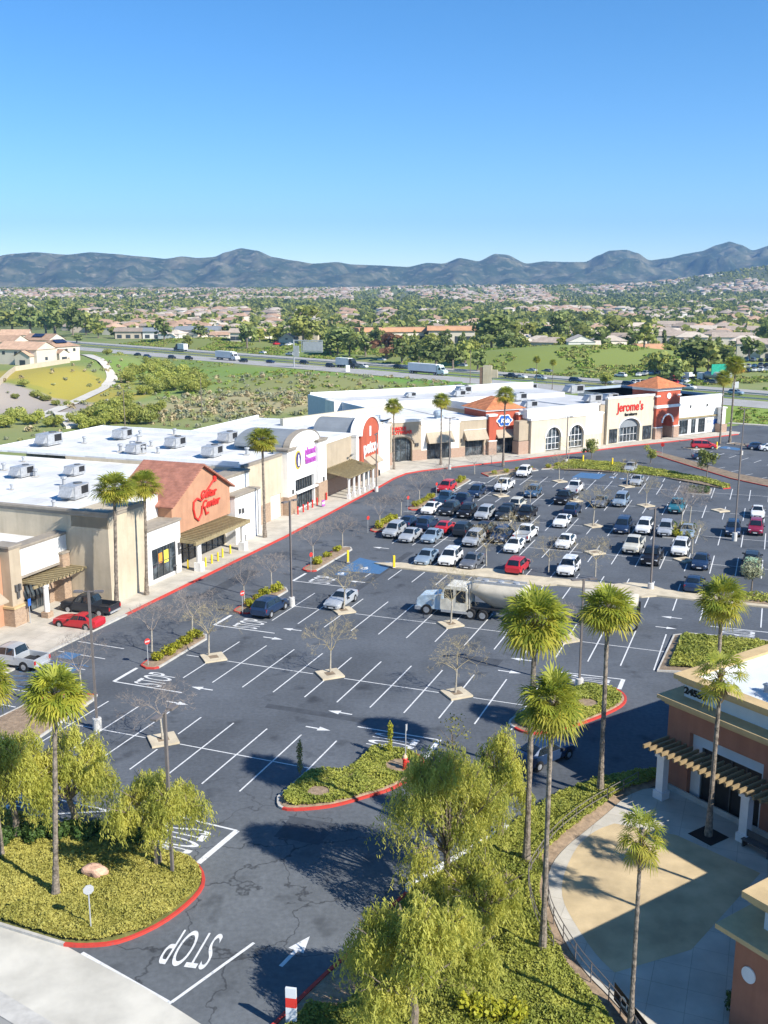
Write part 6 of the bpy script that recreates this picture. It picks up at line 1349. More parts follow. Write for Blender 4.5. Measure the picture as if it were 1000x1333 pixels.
# ---------------------------------------------------------------- lamps, signs and small furniture
def lamp_proto():
    t=thing('parking_lamp_post','x','lamp post'); mb=MB(); mb.lathe([(.32,0),(.32,.85),(.30,.9),(.05,.92)],(0,0,0),16); mb.build('concrete_base',mat('pale_concrete_base',(.55,.53,.49),var=.1,scale=3),t)
    mb=MB(); mb.cb((0,0,5.6),(.15,.15,9.4)); mb.build('pole',POLE,t)
    mb=MB(); mb.cb((0,0,10.25),(1.3,.07,.07)); mb.build('cross_arm',POLE,t)
    for s in (-1,1): mb=MB(); mb.cb((s*.72,0,10.25),(.62,.34,.13)); mb.build('lamp_head',POLE,t)
    return Proto(t)
LP=lamp_proto(); GL='lamp posts of the car park'
LM=[((127,950),10.4,0,'lamp post on a round concrete base at the end of the nearest row'),((225,1143),10.1,1.2,'single-headed looking lamp post on the entrance island by the weeping tree'),((754,895),9.0,.2,'lamp post on the island by the drive between the tall palms'),((380,789),10.8,.9,'lamp post in the row with the dark blue suv'),((847,768),8.9,.5,'lamp post on the median at the right'),((956,704),12.4,.3,'tallest lamp post at the right, between navy suv and maroon suv'),((737,603),8.6,.1,'lamp post on the corner island in front of the arched-window shop'),((490,640),9.2,1.4,'lamp post at the pavement edge below the pet shop'),((585,611),9.2,.4,'lamp post before the white shop front with awning'),((965,592),9,.2,'lamp post in the upper right lot')]
for (u,v),H,a,lab in LM:
    p=G(u,v); LP.place(lab,(p.x,p.y,.0 if v!=1143 else -.55),a,(1,1,H/10.3),GL)
# one foreground pole stands among the palms on the bank
def sign_post(pos,lab,H=2.2,shape='rect',col=GPOLE,w=.45,h=.6,rot=None,txt=None,name='sign_post',face=SWHITE):
    t=thing(name,lab,'sign',pos,YAW+R(-90+90) if rot is None else rot); mb=MB(); mb.tube([(0,0,0),(0,0,H)],.035,6); mb.build('post',GPOLE,t)
    mb=MB()
    if shape=='oct': mb.slab([(w/2*math.cos(R(22.5)+i*R(45))/math.cos(R(22.5)),H-.1+w/2*math.sin(R(22.5)+i*R(45))/math.cos(R(22.5))) for i in range(8)],-.06,-.04)
    elif shape=='disc': mb.slab([(w/2*math.cos(i*R(20)),H-.1+w/2*math.sin(i*R(20))) for i in range(18)],-.06,-.04)
    else: mb.bx(-w/2,w/2,-.06,-.04,H-h,H)
    mb.build('plate',face,t)
    if txt:
        me=text_me(txt,w*.34,.004,'lettering',bold=.006); me.materials.append(SWHITE); obj('lettering',me,t,(0,-.066,H-.1-w*.12),(R(90),0,0))
    return t
TOW=YAW  # plates face down the aisle
sign_post(gp(193,868,.15),'red stop sign at the tip of the first yellow shrub island',2.2,'oct',w=.5,txt='STOP',face=RED,rot=R(45))
sign_post(gp(316,801,.15),'red stop sign at the tip of the second yellow shrub island',2.2,'oct',w=.5,txt='STOP',face=RED,rot=R(45))
sign_post(gp(119,1216,.25),'back of a grey octagonal sign on the entrance island corner',2.3,'oct',w=.5,face=GPOLE,rot=R(25))
sign_post(gp(528,1002,.2),'thin post with a narrow plate behind the fire hydrant',3.0,'rect',w=.3,h=.45,rot=R(70),face=GPOLE)
sign_post(gp(787,895,.2),'blue-grey sign post on the island by the drive',3.0,'rect',w=.5,h=.6,rot=R(80),face=GPOLE)
sign_post(gp(40,813,.15),'blue accessible parking sign in front of the stone shop',2.4,'rect',w=.4,h=.7,rot=YAW+R(90),face=SBLUE)
for u,v,l in ((405,746,'small red stop sign on the third shrub island'),(479,695,'small red stop sign on the island at the silver suv'),(531,667,'small red stop sign on the island at the white hatchback'),(568,648,'small red stop sign on the island at the red suv')): sign_post(gp(u,v,.15),l,2.1,'oct',w=.5,face=RED,rot=R(50))
sign_post(gp(862,594,.15),'red stop sign by the upper right lot entrance',2.2,'oct',w=.7,face=RED)
# fire hydrant
t=thing('fire_hydrant','red fire hydrant with pale cap on the small island','fire hydrant',gp(527,1006,.2)); mb=MB(); mb.lathe([(.16,0),(.16,.06),(.11,.08),(.11,.6),(.15,.62),(.15,.66),(.12,.7)],(0,0,0),14); mb.X=Matrix.Translation((0,0,.45))@Matrix.Rotation(R(90),4,'X'); mb.lathe([(.07,-.2),(.07,.2)],(0,0,0),10); mb.X=Matrix.Translation((0,0,.45))@Matrix.Rotation(R(90),4,'Y'); mb.lathe([(.085,-.02),(.085,.22)],(0,0,0),10); mb.build('barrel',RED,t); mb=MB(); mb.lathe([(.13,.7),(.11,.8),(.05,.86),(.03,.92)],(0,0,0),12); mb.build('cap',mat('cap_tan',(.6,.45,.3)),t)
t['label']='red fire hydrant with pale cap on the small island'
for o_ in [t]: o_.scale=(1.25,1.25,1.25)
# yellow bollards outside the guitar shop and in the median bays
BO=thing('yellow_bollard','x','bollard'); mb=MB(); mb.lathe([(.11,0),(.11,.95),(.08,1.05),(.02,1.08)],(0,0,0),12); mb.build('post',YEL,BO); BO=Proto(BO)
for i,(u,v) in enumerate([(245,742),(268,739),(276,735),(284,732),(290,727),(300,722)]):
    p=G(u,v); BO.place('yellow bollard under the guitar shop canopy, %s from the left'%('first second third fourth fifth sixth'.split()[i]),(p.x,p.y,.15),0,1,'yellow bollards at the guitar shop')
YP=thing('yellow_post','x','post'); mb=MB(); mb.bx(-.18,.18,-.18,.18,0,2.3); mb.build('sleeve',YEL,YP); mb=MB(); mb.bx(-.3,.3,-.3,.3,0,.1); mb.build('foot',KERB,YP); YP=Proto(YP)
for (u,v),l in [((513,740),'yellow square post at the left end of the concrete median'),((453,733),'yellow post beside the third shrub island'),((759,603),'yellow post left on the far grass strip'),((797,607),'yellow post right on the far grass strip'),((933,585),'yellow post in the upper right lot, left of the lamp'),((965,588),'yellow post in the upper right lot, at the lamp')]:
    p=G(u,v); YP.place(l,(p.x,p.y,.1),.3,.62,'yellow posts in the car park')
RB=thing('red_bollard','x','bollard'); mb=MB(); mb.lathe([(.12,0),(.12,1.1),(.05,1.16)],(0,0,0),12); mb.build('post',RED,RB); RB=Proto(RB)
for i,(u,v) in enumerate([(388,671),(395,668),(401,665),(407,662),(413,659),(425,652)]):
    p=G(u,v); RB.place('red bollard number %d from the left in front of the fitness club glazing'%(i+1),(p.x,p.y,.15),0,1,'red bollards at the fitness club')
def bin_(pos,lab,m=BLACK):
    t=thing('litter_bin',lab,'litter bin',pos,YAW); mb=MB(); mb.prism([(.3*math.cos(i*R(60)),.3*math.sin(i*R(60))) for i in range(6)],0,.85); mb.build('body',m,t); mb=MB(); mb.lathe([(.34,.85),(.34,.93),(.18,1.02),(.02,1.03)],(0,0,0),10); mb.build('lid',FRAME,t)
bin_(gp(227,748,.15),'dark litter bin left of the guitar shop canopy'); bin_(gp(318,708,.15),'dark litter bin right of the guitar shop canopy'); bin_(gp(493,620,.15),'dark litter bin at the pet shop')
t=thing('pavement_board','small purple and white pavement board before the fitness club','sign board',gp(421,661,.15),R(60)); mb=MB(); mb.bx(-.35,.35,-.05,.05,.1,1.0); mb.build('panel',PURP,t); mb=MB(); mb.bx(-.28,.28,-.06,-.052,.4,.75); mb.build('white_band',SWHITE,t)
# rock on the ground cover
t=obj('boulder',None); bpy.data.objects.remove(t)
bm=bmesh.new(); bmesh.ops.create_icosphere(bm,subdivisions=3,radius=1)
for v in bm.verts: v.co*=1+.35*noise.noise(v.co*1.3+Vector((3,1,2))); v.co.z*=.45; v.co.x*=.62; v.co.y*=.42
me=bpy.data.meshes.new('boulder'); bm.to_mesh(me); bm.free(); me.materials.append(mat('pink_rock',(.55,.34,.24),var=.2,scale=3,bump=.5)); tag(obj('boulder',me,None,(sgn.x,sgn.y,.5)),'pinkish boulder lying in the yellow ground cover of the entrance island','boulder')
# plaza railing with its banner
RL=[tuple(G(u,v)[:2]) for u,v in [(830,1026),(800,1043),(770,1060),(740,1082),(718,1103),(700,1128)]]; RL2=[tuple(G(u,v)[:2]) for u,v in [(712,1163),(716,1195),(733,1230),(758,1268),(792,1308),(815,1338),(850,1390)]]
def railing(ps,lab):
    t=thing('plaza_railing',lab,'railing'); ps=dense(ps,3)
    for z in (1.02,.62): mb=MB(); mb.tube([(x,y,z+.1) for x,y in ps],.025,5); mb.build('rail',POLE,t)
    for i in range(0,len(ps),2): x,y=ps[i]; mb=MB(); mb.tube([(x,y,.05),(x,y,1.12)],.028,5); mb.build('post',POLE,t)
railing(RL,'brown metal railing curving from the pergola along the far plaza edge'); railing(RL2,'dark metal railing along the near plaza edge, carrying the black banner')
RL3=[tuple(G(u,v)[:2]) for u,v in [(700,1128),(688,1150),(690,1180),(700,1215),(720,1245)]]; railing(RL3,'thin dark railing dividing the bark strip from the plaza walk')
qa=G(800,1308);qb=G(870,1400); d=(qb-qa); ang=math.atan2(d.y,d.x)
t=thing('banner','black banner with white script hung on the near plaza railing','banner',(qa.x,qa.y,.15),ang); mb=MB(); mb.bx(0,d.length,-.05,-.035,.12,1.0); mb.build('cloth',BLACK,t); me=text_me('Culture',.7,.004,'lettering',bold=.012,shear=.25,align='LEFT'); me.materials.append(SWHITE); obj('lettering',me,t,(.45,-.058,.36),(R(90),0,0))
# white and red barrier arm standing at the bottom edge
t=thing('red_white_marker_post','red and white marker board leaning at the bottom edge of the drive','marker post',gp(380,1345,.05),R(-10),None,1.45); mb=MB(); [mb.bx(-.16,.16,-.04,.04,.2+i*.32,.2+(i+1)*.32-.003,0 if i!=2 else 1) for i in range(4)]; mb.build('board',[mat('pale_blue_white_stucco',(.6,.63,.66)),RED],t); mb=MB(); mb.bx(-.05,.05,-.05,.05,-.1,.2); mb.build('foot',METAL,t)
# bench by the corner building
t=thing('plaza_bench','dark bench at the right edge beside the corner building','bench',gp(985,1112,.15),A2); mb=MB(); mb.bx(-.9,.9,-.25,.25,.42,.48); mb.build('seat',FRAME,t); mb=MB(); mb.bx(-.9,.9,.22,.27,.5,.9); mb.build('backrest',FRAME,t)
for s in (-1,1): mb=MB(); mb.bx(s*.8-.04,s*.8+.04,-.22,.22,0,.42); mb.build('leg',FRAME,t)
make_leafy(76,'small potted shrub against the building at the lower right corner',gp(955,1325,.15),1.3,.5,HEDGE,400,.06,'potted_shrub',.04,.1)
for i,(u,v) in enumerate([(640,1330),(612,1330),(668,1335)]): shrub(gp(u,v,.25),YSH[i],'yellow-green shrub at the bottom edge, right of the nearest weeping tree','shrubs at the bottom edge',1.2)
# ---------------------------------------------------------------- beyond the shops
def gt(u,v,it=6):
    """surveyed point on the terrain"""
    z=0
    for _ in range(it): p=G(u,v,z); z=max(-.1,h_terrain(p.x,p.y))
    return Vector((p.x,p.y,z))
def px_m(p,px): return px*math.hypot(p.y,CAM_H-p.z)/FOC
HW=[mat('house_wall_cream',(.66,.59,.48),var=.05,scale=.3,rand=.12),mat('house_wall_white',(.68,.65,.60),var=.05,scale=.3,rand=.08),mat('house_wall_tan',(.55,.47,.37),var=.05,scale=.3,rand=.12)]
HR=[mat('house_roof_terracotta',(.46,.30,.20),var=.15,scale=.6,rand=.2),mat('house_roof_brown',(.36,.29,.23),var=.15,scale=.6,rand=.2),mat('house_roof_pale_tan',(.54,.46,.37),var=.12,scale=.6,rand=.15)]
HG=mat('house_window',(.05,.06,.07),rough=.2)
def house_parts(w,d,h,kind,r):
    """wall, roof and window geometry of one house, hip or gable"""
    wv=MB(); wv.bx(-w/2,w/2,-d/2,d/2,-.6,h)
    rv_=MB(); o=.5; rh=d*.23
    if kind==0:
        x0,x1,y0,y1=-w/2-o,w/2+o,-d/2-o,d/2+o; rv_.add([(x0,y0,h),(x1,y0,h),(x1,y1,h),(x0,y1,h),(x0+d/2,0,h+rh),(x1-d/2,0,h+rh)],[(0,1,5,4),(1,2,5),(2,3,4,5),(3,0,4),(3,2,1,0)])
    else:
        x0,x1,y0,y1=-w/2-o*.6,w/2+o*.6,-d/2-o,d/2+o; rv_.add([(x0,y0,h-.05),(x1,y0,h-.05),(x1,y1,h-.05),(x0,y1,h-.05),(x0,0,h+rh),(x1,0,h+rh)],[(0,1,5,4),(2,3,4,5),(3,2,1,0)]); wv.slabx([(-d/2,h),(d/2,h),(0,h+rh-.1)],-w/2,w/2)
    gx=r.choice((-1,1))*w*.25; gw=w*.36; wv.bx(gx-gw/2,gx+gw/2,-d/2-2.2,-d/2-.003,-.6,h*.62)
    wv.slab([(gx-gw/2,h*.62),(gx+gw/2,h*.62),(gx,h*.62+gw*.26)],-d/2-2.2,-d/2-.003)
    rv_.add([(gx-gw/2-.4,-d/2-2.6,h*.6),(gx,-d/2-2.6,h*.62+gw*.27+.1),(gx+gw/2+.4,-d/2-2.6,h*.6),(gx-gw/2-.4,-d/2+1,h*.6),(gx,-d/2+1,h*.62+gw*.27+.1),(gx+gw/2+.4,-d/2+1,h*.6)],[(0,1,4,3),(1,2,5,4)])
    gv=MB()
    for i in range(3):
        x=-w/2+w*(i+.7)/3.4; gv.bx(x-.6,x+.6,-d/2-.06,-d/2-.004,h*.66,h*.86)
    for s in (-1,1): gv.bx(s*(w/2+.004),s*(w/2+.05),-1,.4,h*.3,h*.5) if s>0 else gv.bx(s*(w/2+.05),s*(w/2+.004),-1,.4,h*.55,h*.78)
    gv.bx(gx-1.2,gx+1.2,-d/2-2.26,-d/2-2.204,0,h*.36)
    return wv,rv_,gv
HP=[];HS=[]
hr_=random.Random(5)
for i in range(6):
    w,d,h=hr_.uniform(12,17),hr_.uniform(9,12),hr_.choice((3.4,5.6,5.8)); a,b,c=house_parts(w,d,h,i%2,hr_); wm,rm=HW[i%3],HR[(i*2)%3]
    t=thing('house','x','house'); a.build('wall',wm,t); b.build('roof',rm,t); c.build('window',HG,t); HP.append(Proto(t))
    m=MB(); 
    for k,q in enumerate((a,b,c)): m.add(q.v,q.f,k); m.m[-len(q.f):]=[k]*len(q.f)
    HS.append((m,[wm,rm,HG],a,b))
HSM=[mesh_of('house',m.v,m.f,m.m,mm) for m,mm,a,b in HS]
GH='tile-roofed houses of the valley beyond the freeway'; LH='tile-roofed house among the trees beyond the freeway'
# --- hill pad houses, left
pads=[((35,474),18,0,'white two-storey house at the left on the hill pad, gable towards the camera',R(-20),1),((74,470),13,1,'white house with solar roof at the right end of the hill pad wall',R(60),1),((8,462),15,0,'peach-roofed house at the left edge, behind the gabled one',R(-15),0),((58,459),14,0,'house behind the hill pad row showing a wide pink roof',R(-20),4),((22,451),13,0,'rear house on the hill pad, only its roof in view',R(10),2)]
SOLAR=mat('solar_panel',(.02,.03,.07),rough=.2)
for (u,v),w,kd,lab,rot,pi in pads:
    p=G(u,v,5.4); a,b,c=house_parts(w,11,5.6,1 if kd==0 else 0,random.Random(int(u))); t=thing('hillside_house',lab,'house',(p.x,p.y,5.4),rot); a.build('wall',HW[0],t); b.build('roof',HR[0],t); c.build('window',HG,t)
    if u not in (74,58): continue
    mb=MB(); mb.add([(-3,-3.9,6.75),(2.5,-3.9,6.75),(2.5,-1.4,7.9),(-3,-1.4,7.9)],[(0,1,2,3)]); mb.v=[(x,y,z+.28) for x,y,z in mb.v]; mb.build('solar_panel',SOLAR,t)
wl=[G(u,v,5.3) for u,v in [(-14,512),(2,500),(12,490),(20,484),(55,478.5),(91,473),(88,466)]]
mb=MB(); 
for i in range(len(wl)-1):
    d=(wl[i+1]-wl[i]); n=Vector((-d.y,d.x,0)).normalized()*.15; q=[wl[i]-n,wl[i+1]-n,wl[i+1]+n,wl[i]+n]; mb.add([(p.x,p.y,z) for z in (3.6,7.1) for p in q],[(4,5,6,7),(0,1,5,4),(1,2,6,5),(2,3,7,6),(3,0,4,7)])
tag(mb.build('garden_wall',mat('beige_block_wall',(.56,.47,.35),var=.06,scale=.6)),'beige block wall round the hill pad below the white houses','wall')
# --- long commercial building and other larger blocks
def block(u0,u1,v,h,lab,wm,rm,name='commercial_building',dep=22,over=True):
    a=gt(u0,v);b=gt(u1,v)
    if abs(b.y-a.y)>.5*abs(b.x-a.x): b=Vector((a.x+(u1-u0)/FOC*a.y,a.y-3,a.z))
    L=(b-a).length; ang=math.atan2(b.y-a.y,b.x-a.x); t=thing(name,lab,'building',tuple(a),ang)
    mb=MB(); mb.bx(0,L,0,dep,-2,h); mb.build('wall',wm,t)
    mb=MB(); mb.slabx([(-1.0,h-.2),(-1,h),(3,h+2.2),(dep-3,h+2.2),(dep+1,h),(dep+1,h-.2)],-1,L+1); mb.build('roof',rm,t)
    n=max(3,int(L/7))
    for i in range(n): mb=MB(); x=L*(i+.5)/n; mb.bx(x-1.6,x+1.6,-.08,-.004,.4,h*.55); mb.build('window',HG,t)
OT=mat('pale_orange_tile_roof',(.52,.28,.15),var=.12,scale=.3)
block(470,556,446,6.5,'long commercial building with pale orange tile roof behind the rust-coloured tree',HW[0],OT); block(558,618,447,8,'cream commercial building with orange tile roof, right of the long one',HW[0],OT)
block(230,282,441,6,'low white and blue commercial building beyond the freeway on the left',HW[1],ROOFG,dep=16); block(186,222,441,5,'white flat commercial building left of the blue one',HW[1],ROOFG,dep=14); block(150,184,441,5,'low brown-roofed commercial building at the bend of the side road',HW[2],HR[1],dep=14); block(300,322,446,5,'small brown-roofed building right of the blue one',HW[0],HR[1],dep=10)
block(834,870,463,3.2,'orange roofed building behind the car dealership',HW[0],OT,dep=12)
# townhouses on the right
TH=[(790,452,.1,'cream'),(806,447,.1,''),(823,450,.2,''),(842,441,-.2,''),(864,437,-.3,''),(880,444,-.3,''),(900,446,-.3,''),(872,425,-.3,''),(893,428,-.3,''),(915,433,-.3,''),(935,441,-.3,''),(952,446,-.3,''),(972,452,-.3,''),(985,457,-.3,''),(800,432,.1,''),(825,428,.1,''),(945,428,-.2,''),(965,434,-.2,''),(770,440,.2,'')]
for i,(u,v,rt,_) in enumerate(TH):
    p=gt(u,v+8); HP[(0,2,4,1)[i%4]].place('two-storey townhouse of the tan-roofed group on the right, behind the big trees',tuple(p),rt,1.12,'townhouses on the right') if 0 else None
    a,b,c=house_parts(17+i%3*2,11,6.6,i%2,random.Random(i)); t=thing('townhouse','cream townhouse with brown tile roof in the cluster on the right','house',tuple(p),rt,'townhouses on the right'); a.build('wall',HW[0],t); b.build('roof',HR[1] if i%3 else HR[2],t); c.build('window',HG,t)
# --- scattered houses
g=np.random.default_rng(17); spots=[]
ca,sa=math.cos(R(-28)),math.sin(R(-28))
for i in range(-120,120):
    for j in range(0,170):
        lx=i*24.0+(j%2)*9; ly=430+j*27.0
        far=max(0,(ly-1100)/3000)
        x=lx*(1+far*.35)*ca-(ly)*sa*0+ (ly-430)*.12*math.sin(i*.3); y=ly+lx*sa*.35
        x+=g.normal()*3.5; y+=g.normal()*4
        n=x*FWN.x+y*FWN.y
        if n<372 or y<450 or abs(x)>.50*y+160 or y>5200: continue
        # street gaps and green pockets
        tn=noise.noise(Vector((x*.0035,y*.0026,9.)))
        u_,v_=None,None
        zt=h_terrain(x,y)
        # dark tree belts across the valley
        if 1500<y<2100 and tn>-.25 and x<150: continue
        if 2050<y<2450 and x>400: continue
        if y>4300 and zt<44: pass
        if tn>.19 and y>640: continue
        if y>3300 and g.random()<.35: continue
        if n<400 and g.random()<.55: continue
        if x>95 and y<640: continue
        if -30<x<75 and y<700: continue
        spots.append((math.hypot(x,y),x,y,zt,R(-28)*.6+g.choice([0,math.pi/2,math.pi])+g.normal()*.12,g.integers(0,6)))
spots.sort(); ng=len(TH)+len(pads)
inv=[q for q in spots if abs(q[1])<.39*q[2]]; near=inv[:300-ng]; nset=set((q[1],q[2]) for q in near); rest=[q for q in spots if (q[1],q[2]) not in nset]
for k,(dd,x,y,z,rt,i) in enumerate(near):
    if k<130: HP[i].place(LH,(x,y,z),rt,float(g.uniform(.85,1.1)),GH)
    else: tag(obj('house',HSM[i],None,(x,y,z),float(rt),float(g.uniform(.85,1.1))),LH,'house',GH)
def merge(sp,protos,name,mats_per,sc):
    """many small copies in one mesh"""
    Vs=[];Fs=[];Ms=[];o=0
    for (x,y,z,rt,i,s) in sp:
        v,f,m=protos[i]; c,s_=math.cos(rt),math.sin(rt); q=v*s; q=np.stack([q[:,0]*c-q[:,1]*s_+x,q[:,0]*s_+q[:,1]*c+y,q[:,2]+z],1); Vs.append(q); Fs.append(f+o); Ms.append(m); o+=len(v)
    me=np_mesh(name,np.concatenate(Vs).astype(np.float32),np.concatenate(Fs),mats_per,np.concatenate(Ms)); return obj(name,me)
SP=[]
for i in range(6):
    w,d,h=(13,10,3.6) if i%2 else (15,11,5.6); o=.5; rh=2.6
    v=np.array([(-w/2,-d/2,-3),(w/2,-d/2,-3),(w/2,d/2,-3),(-w/2,d/2,-3),(-w/2,-d/2,h),(w/2,-d/2,h),(w/2,d/2,h),(-w/2,d/2,h),(-w/2-o,-d/2-o,h),(w/2+o,-d/2-o,h),(w/2+o,d/2+o,h),(-w/2-o,d/2+o,h),(-w/4,0,h+rh),(w/4,0,h+rh),(-3.4,-d/2-.1,h*.5),(-1.4,-d/2-.1,h*.5),(-1.4,-d/2-.1,h*.8),(-3.4,-d/2-.1,h*.8)],np.float32)
    f=np.array([(0,1,5,4),(1,2,6,5),(2,3,7,6),(3,0,4,7),(8,9,13,12),(9,10,13,13),(10,11,12,13),(11,8,12,12),(14,15,16,17)],np.int32); f[5]=(9,10,13,9) if 0 else f[5]
    SP.append((v,f,np.array([i%3]*4+[3+(i*2)%3]*4+[6],np.int32)))
# triangles as degenerate quads are avoided: use a tiny ridge edge instead
for v,f,m in SP: 
    v2=np.concatenate([v,np.array([(v[13,0],.3,v[13,2]),(v[12,0],-.3,v[12,2])],np.float32)]); f[5]=(9,10,18,13); f[7]=(11,8,19,12)
SP=[(np.concatenate([v,np.array([(v[13,0],.3,v[13,2]),(v[12,0],-.3,v[12,2])],np.float32)]),f,m) for v,f,m in SP]
o=merge([(x,y,z,rt,int(i),float(g.uniform(.85,1.15))) for dd,x,y,z,rt,i in rest],SP,'distant_houses',HW+HR+[HG],1); o['kind']='stuff'; o['label']='thousands of pale houses with tile roofs spread over the far valley'; o['category']='houses'
# --- trees of the valley
def tree_proto(seed,H,w,m,n=260,size=.62,tall=0,name='broad_tree'):
    r=random.Random(seed); t=thing(name,'x','tree'); mb=MB(); mb.tube([(0,0,-1),(.1,0,H*.35),(0,.1,H*.7)],[.35,.28,.12],6); mb.build('trunk',BARK,t)
    k=11; lo=[]
    for i in range(k):
        zz=r.uniform(.28,.86); rr=w*(1-abs(zz-.5)*.9) if not tall else w*(1.05-zz)
        lo.append(((r.uniform(-rr,rr)*.6,r.uniform(-rr,rr)*.6,H*zz),(w*r.uniform(.3,.55),w*r.uniform(.3,.55),H*r.uniform(.10,.18))))
    q=crown(seed,lo,n,size); obj('crown',np_mesh('crown',q,quads(len(q)),m),t); return Proto(t)
TP={'dark':[tree_proto(81,9,3.6,DGREEN),tree_proto(82,10,4,DGREEN)],'mid':[tree_proto(83,9,3.8,MGREEN),tree_proto(84,8,3.6,MGREEN)],'light':[tree_proto(85,7,3.4,LGREEN)],'rust':[tree_proto(86,8,3.6,RUST)],'tall':[tree_proto(87,13,2.6,DGREEN,300,.6,1,'tall_tree'),tree_proto(88,12,2.2,MGREEN,260,.55,1,'tall_tree')],'big':[tree_proto(89,15,6.2,MGREEN,900,.6),tree_proto(90,14,6,DGREEN,900,.6)]}
GT='trees of the valley beyond the freeway'; nt_=0
def vtree(kind,p,sc,lab,sxy=1,grp=GT):
    global nt_
    pr=TP[kind]; P=pr[nt_%len(pr)]; nt_+=1; P.place(lab,tuple(p),rnd.uniform(0,6.28),(sc*sxy,sc*sxy,sc),grp)
SPT=[(395,448,48,54,'big','tallest broad green tree beyond the freeway, left of centre'),(440,455,42,48,'big','broad dark tree right of the tallest green one'),(362,446,20,22,'light','small light tree left of the tallest green one'),(640,458,58,62,'big','large olive-green tree above the freeway, right of the cream building'),(668,455,36,34,'mid','round tree right of the large olive-green one'),(736,447,48,50,'big','large dark-green tree behind the grey wall on the embankment'),(503,466,34,44,'rust','rust-red bare-looking tree before the long commercial building'),(905,487,55,66,'big','largest green tree at the right, above the highway sign'),(322,448,34,30,'dark','dark tree at the right end of the low commercial row'),(214,444,28,26,'dark','dark tree between the white and blue commercial buildings'),(72,437,48,26,'tall','grey-green slender tree on the left above the freeway'),(806,452,44,44,'mid','dark round tree between the townhouses')]
for u,v,hp,wp_,kd,lab in SPT:
    p=gt(u,v); H=px_m(p,hp); base={'big':14.5,'light':7,'mid':8.5,'rust':8,'dark':9.5,'tall':12.5}[kd]; w0={'big':6.1*2,'light':6.8,'mid':7.4,'rust':7.2,'dark':7.6,'tall':4.8}[kd]; sc=H/base; vtree(kd,p,sc,lab,px_m(p,wp_)/(w0*sc),None)
for u,v,hp,wp_,kd in [(430,462,24,30,'dark'),(455,464,30,30,'dark'),(476,464,30,30,'dark'),(523,468,32,34,'dark'),(545,469,34,36,'dark'),(568,470,36,40,'dark'),(590,469,30,34,'dark'),(606,468,34,34,'mid'),(622,466,30,30,'dark'),(655,462,26,30,'dark'),(16,432,26,34,'mid'),(40,434,34,36,'dark'),(60,436,30,30,'dark'),(95,438,38,30,'dark'),(112,436,26,26,'mid'),(128,440,20,22,'light'),(245,447,16,22,'mid'),(262,446,18,20,'dark'),(338,444,18,18,'light'),(690,445,26,30,'light'),(710,446,22,28,'light'),(760,456,36,36,'mid'),(780,462,40,38,'dark'),(822,460,30,32,'dark'),(838,466,30,34,'mid'),(856,472,34,36,'mid'),(875,478,36,38,'dark'),(888,474,28,30,'mid'),(922,482,40,44,'mid'),(945,482,34,36,'dark'),(975,470,34,36,'dark'),(997,452,38,34,'dark'),(765,430,24,24,'mid'),(748,462,20,24,'light'),(790,473,18,24,'light'),(870,466,16,22,'light'),(100,446,12,20,'dark'),(150,440,16,18,'mid')]:
    p=gt(u,v); H=px_m(p,hp); base={'big':14.5,'light':7,'mid':8.5,'rust':8,'dark':9.5,'tall':12.5}[kd]; w0={'big':12.2,'light':6.8,'mid':7.4,'rust':7.2,'dark':7.6,'tall':4.8}[kd]; sc=H/base
    vtree(kd,p,sc,'tree of the dark belt lining the freeway on its far side',px_m(p,wp_)/(w0*sc),'trees lining the far side of the freeway')
ts=[]
for i in range(34000):
    y=430+g.random()**1.35*4400; x=(g.random()*2-1)*(.50*y+160); n=x*FWN.x+y*FWN.y
    if n<380: continue
    tn=noise.noise(Vector((x*.0035,y*.0026,9.))); dense_=.34+1.3*max(0,tn)
    if 1500<y<2100 and x<150: dense_=1
    if 2050<y<2450 and x>400: dense_=1
    if y>2900: dense_*=.8
    if g.random()>dense_: continue
    if x>95 and y<560 and n<455: continue
    ts.append((math.hypot(x,y),x,y,h_terrain(x,y)))
ts.sort(); nn=300-len(SPT)-38; inv=[q for q in ts if abs(q[1])<.39*q[2]]; nset=set((q[1],q[2]) for q in inv[:nn]); ts=inv[:nn]+[q for q in ts if (q[1],q[2]) not in nset]
kinds=['dark','mid','light','light','tall','mid','dark','mid']
for d_,x,y,z in ts[:nn]:
    kd=kinds[int(g.integers(0,8))]; vtree(kd,(x,y,z),float(g.uniform(.6,1.0)),{'dark':'dark green tree among the valley houses','mid':'mid green tree among the valley houses','light':'light green tree among the valley houses','tall':'tall narrow tree among the valley houses'}[kd],float(g.uniform(.9,1.25)))
TQ=[]
for i in range(8):
    q=crown(100+i,[((0,0,4.2),(3.2,3.2,2.6)),((1.2,.5,6),(2.2,2.2,2)),((-1.4,.6,5.2),(2.2,2.2,2.2))],15,1.75); TQ.append((q,quads(len(q)),np.full(len(q)//4,i%3,np.int32)))
o=merge([(x,y,z,float(g.uniform(0,6.28)),int(g.integers(0,8)),float(g.uniform(.7,1.25))*(1.15 if y>1500 else 1)) for d_,x,y,z in ts[nn:]],TQ,'distant_woods',[DGREEN,MGREEN,LGREEN],1); o['kind']='stuff'; o['label']='countless dark green trees between the far houses of the valley'; o['category']='woods'
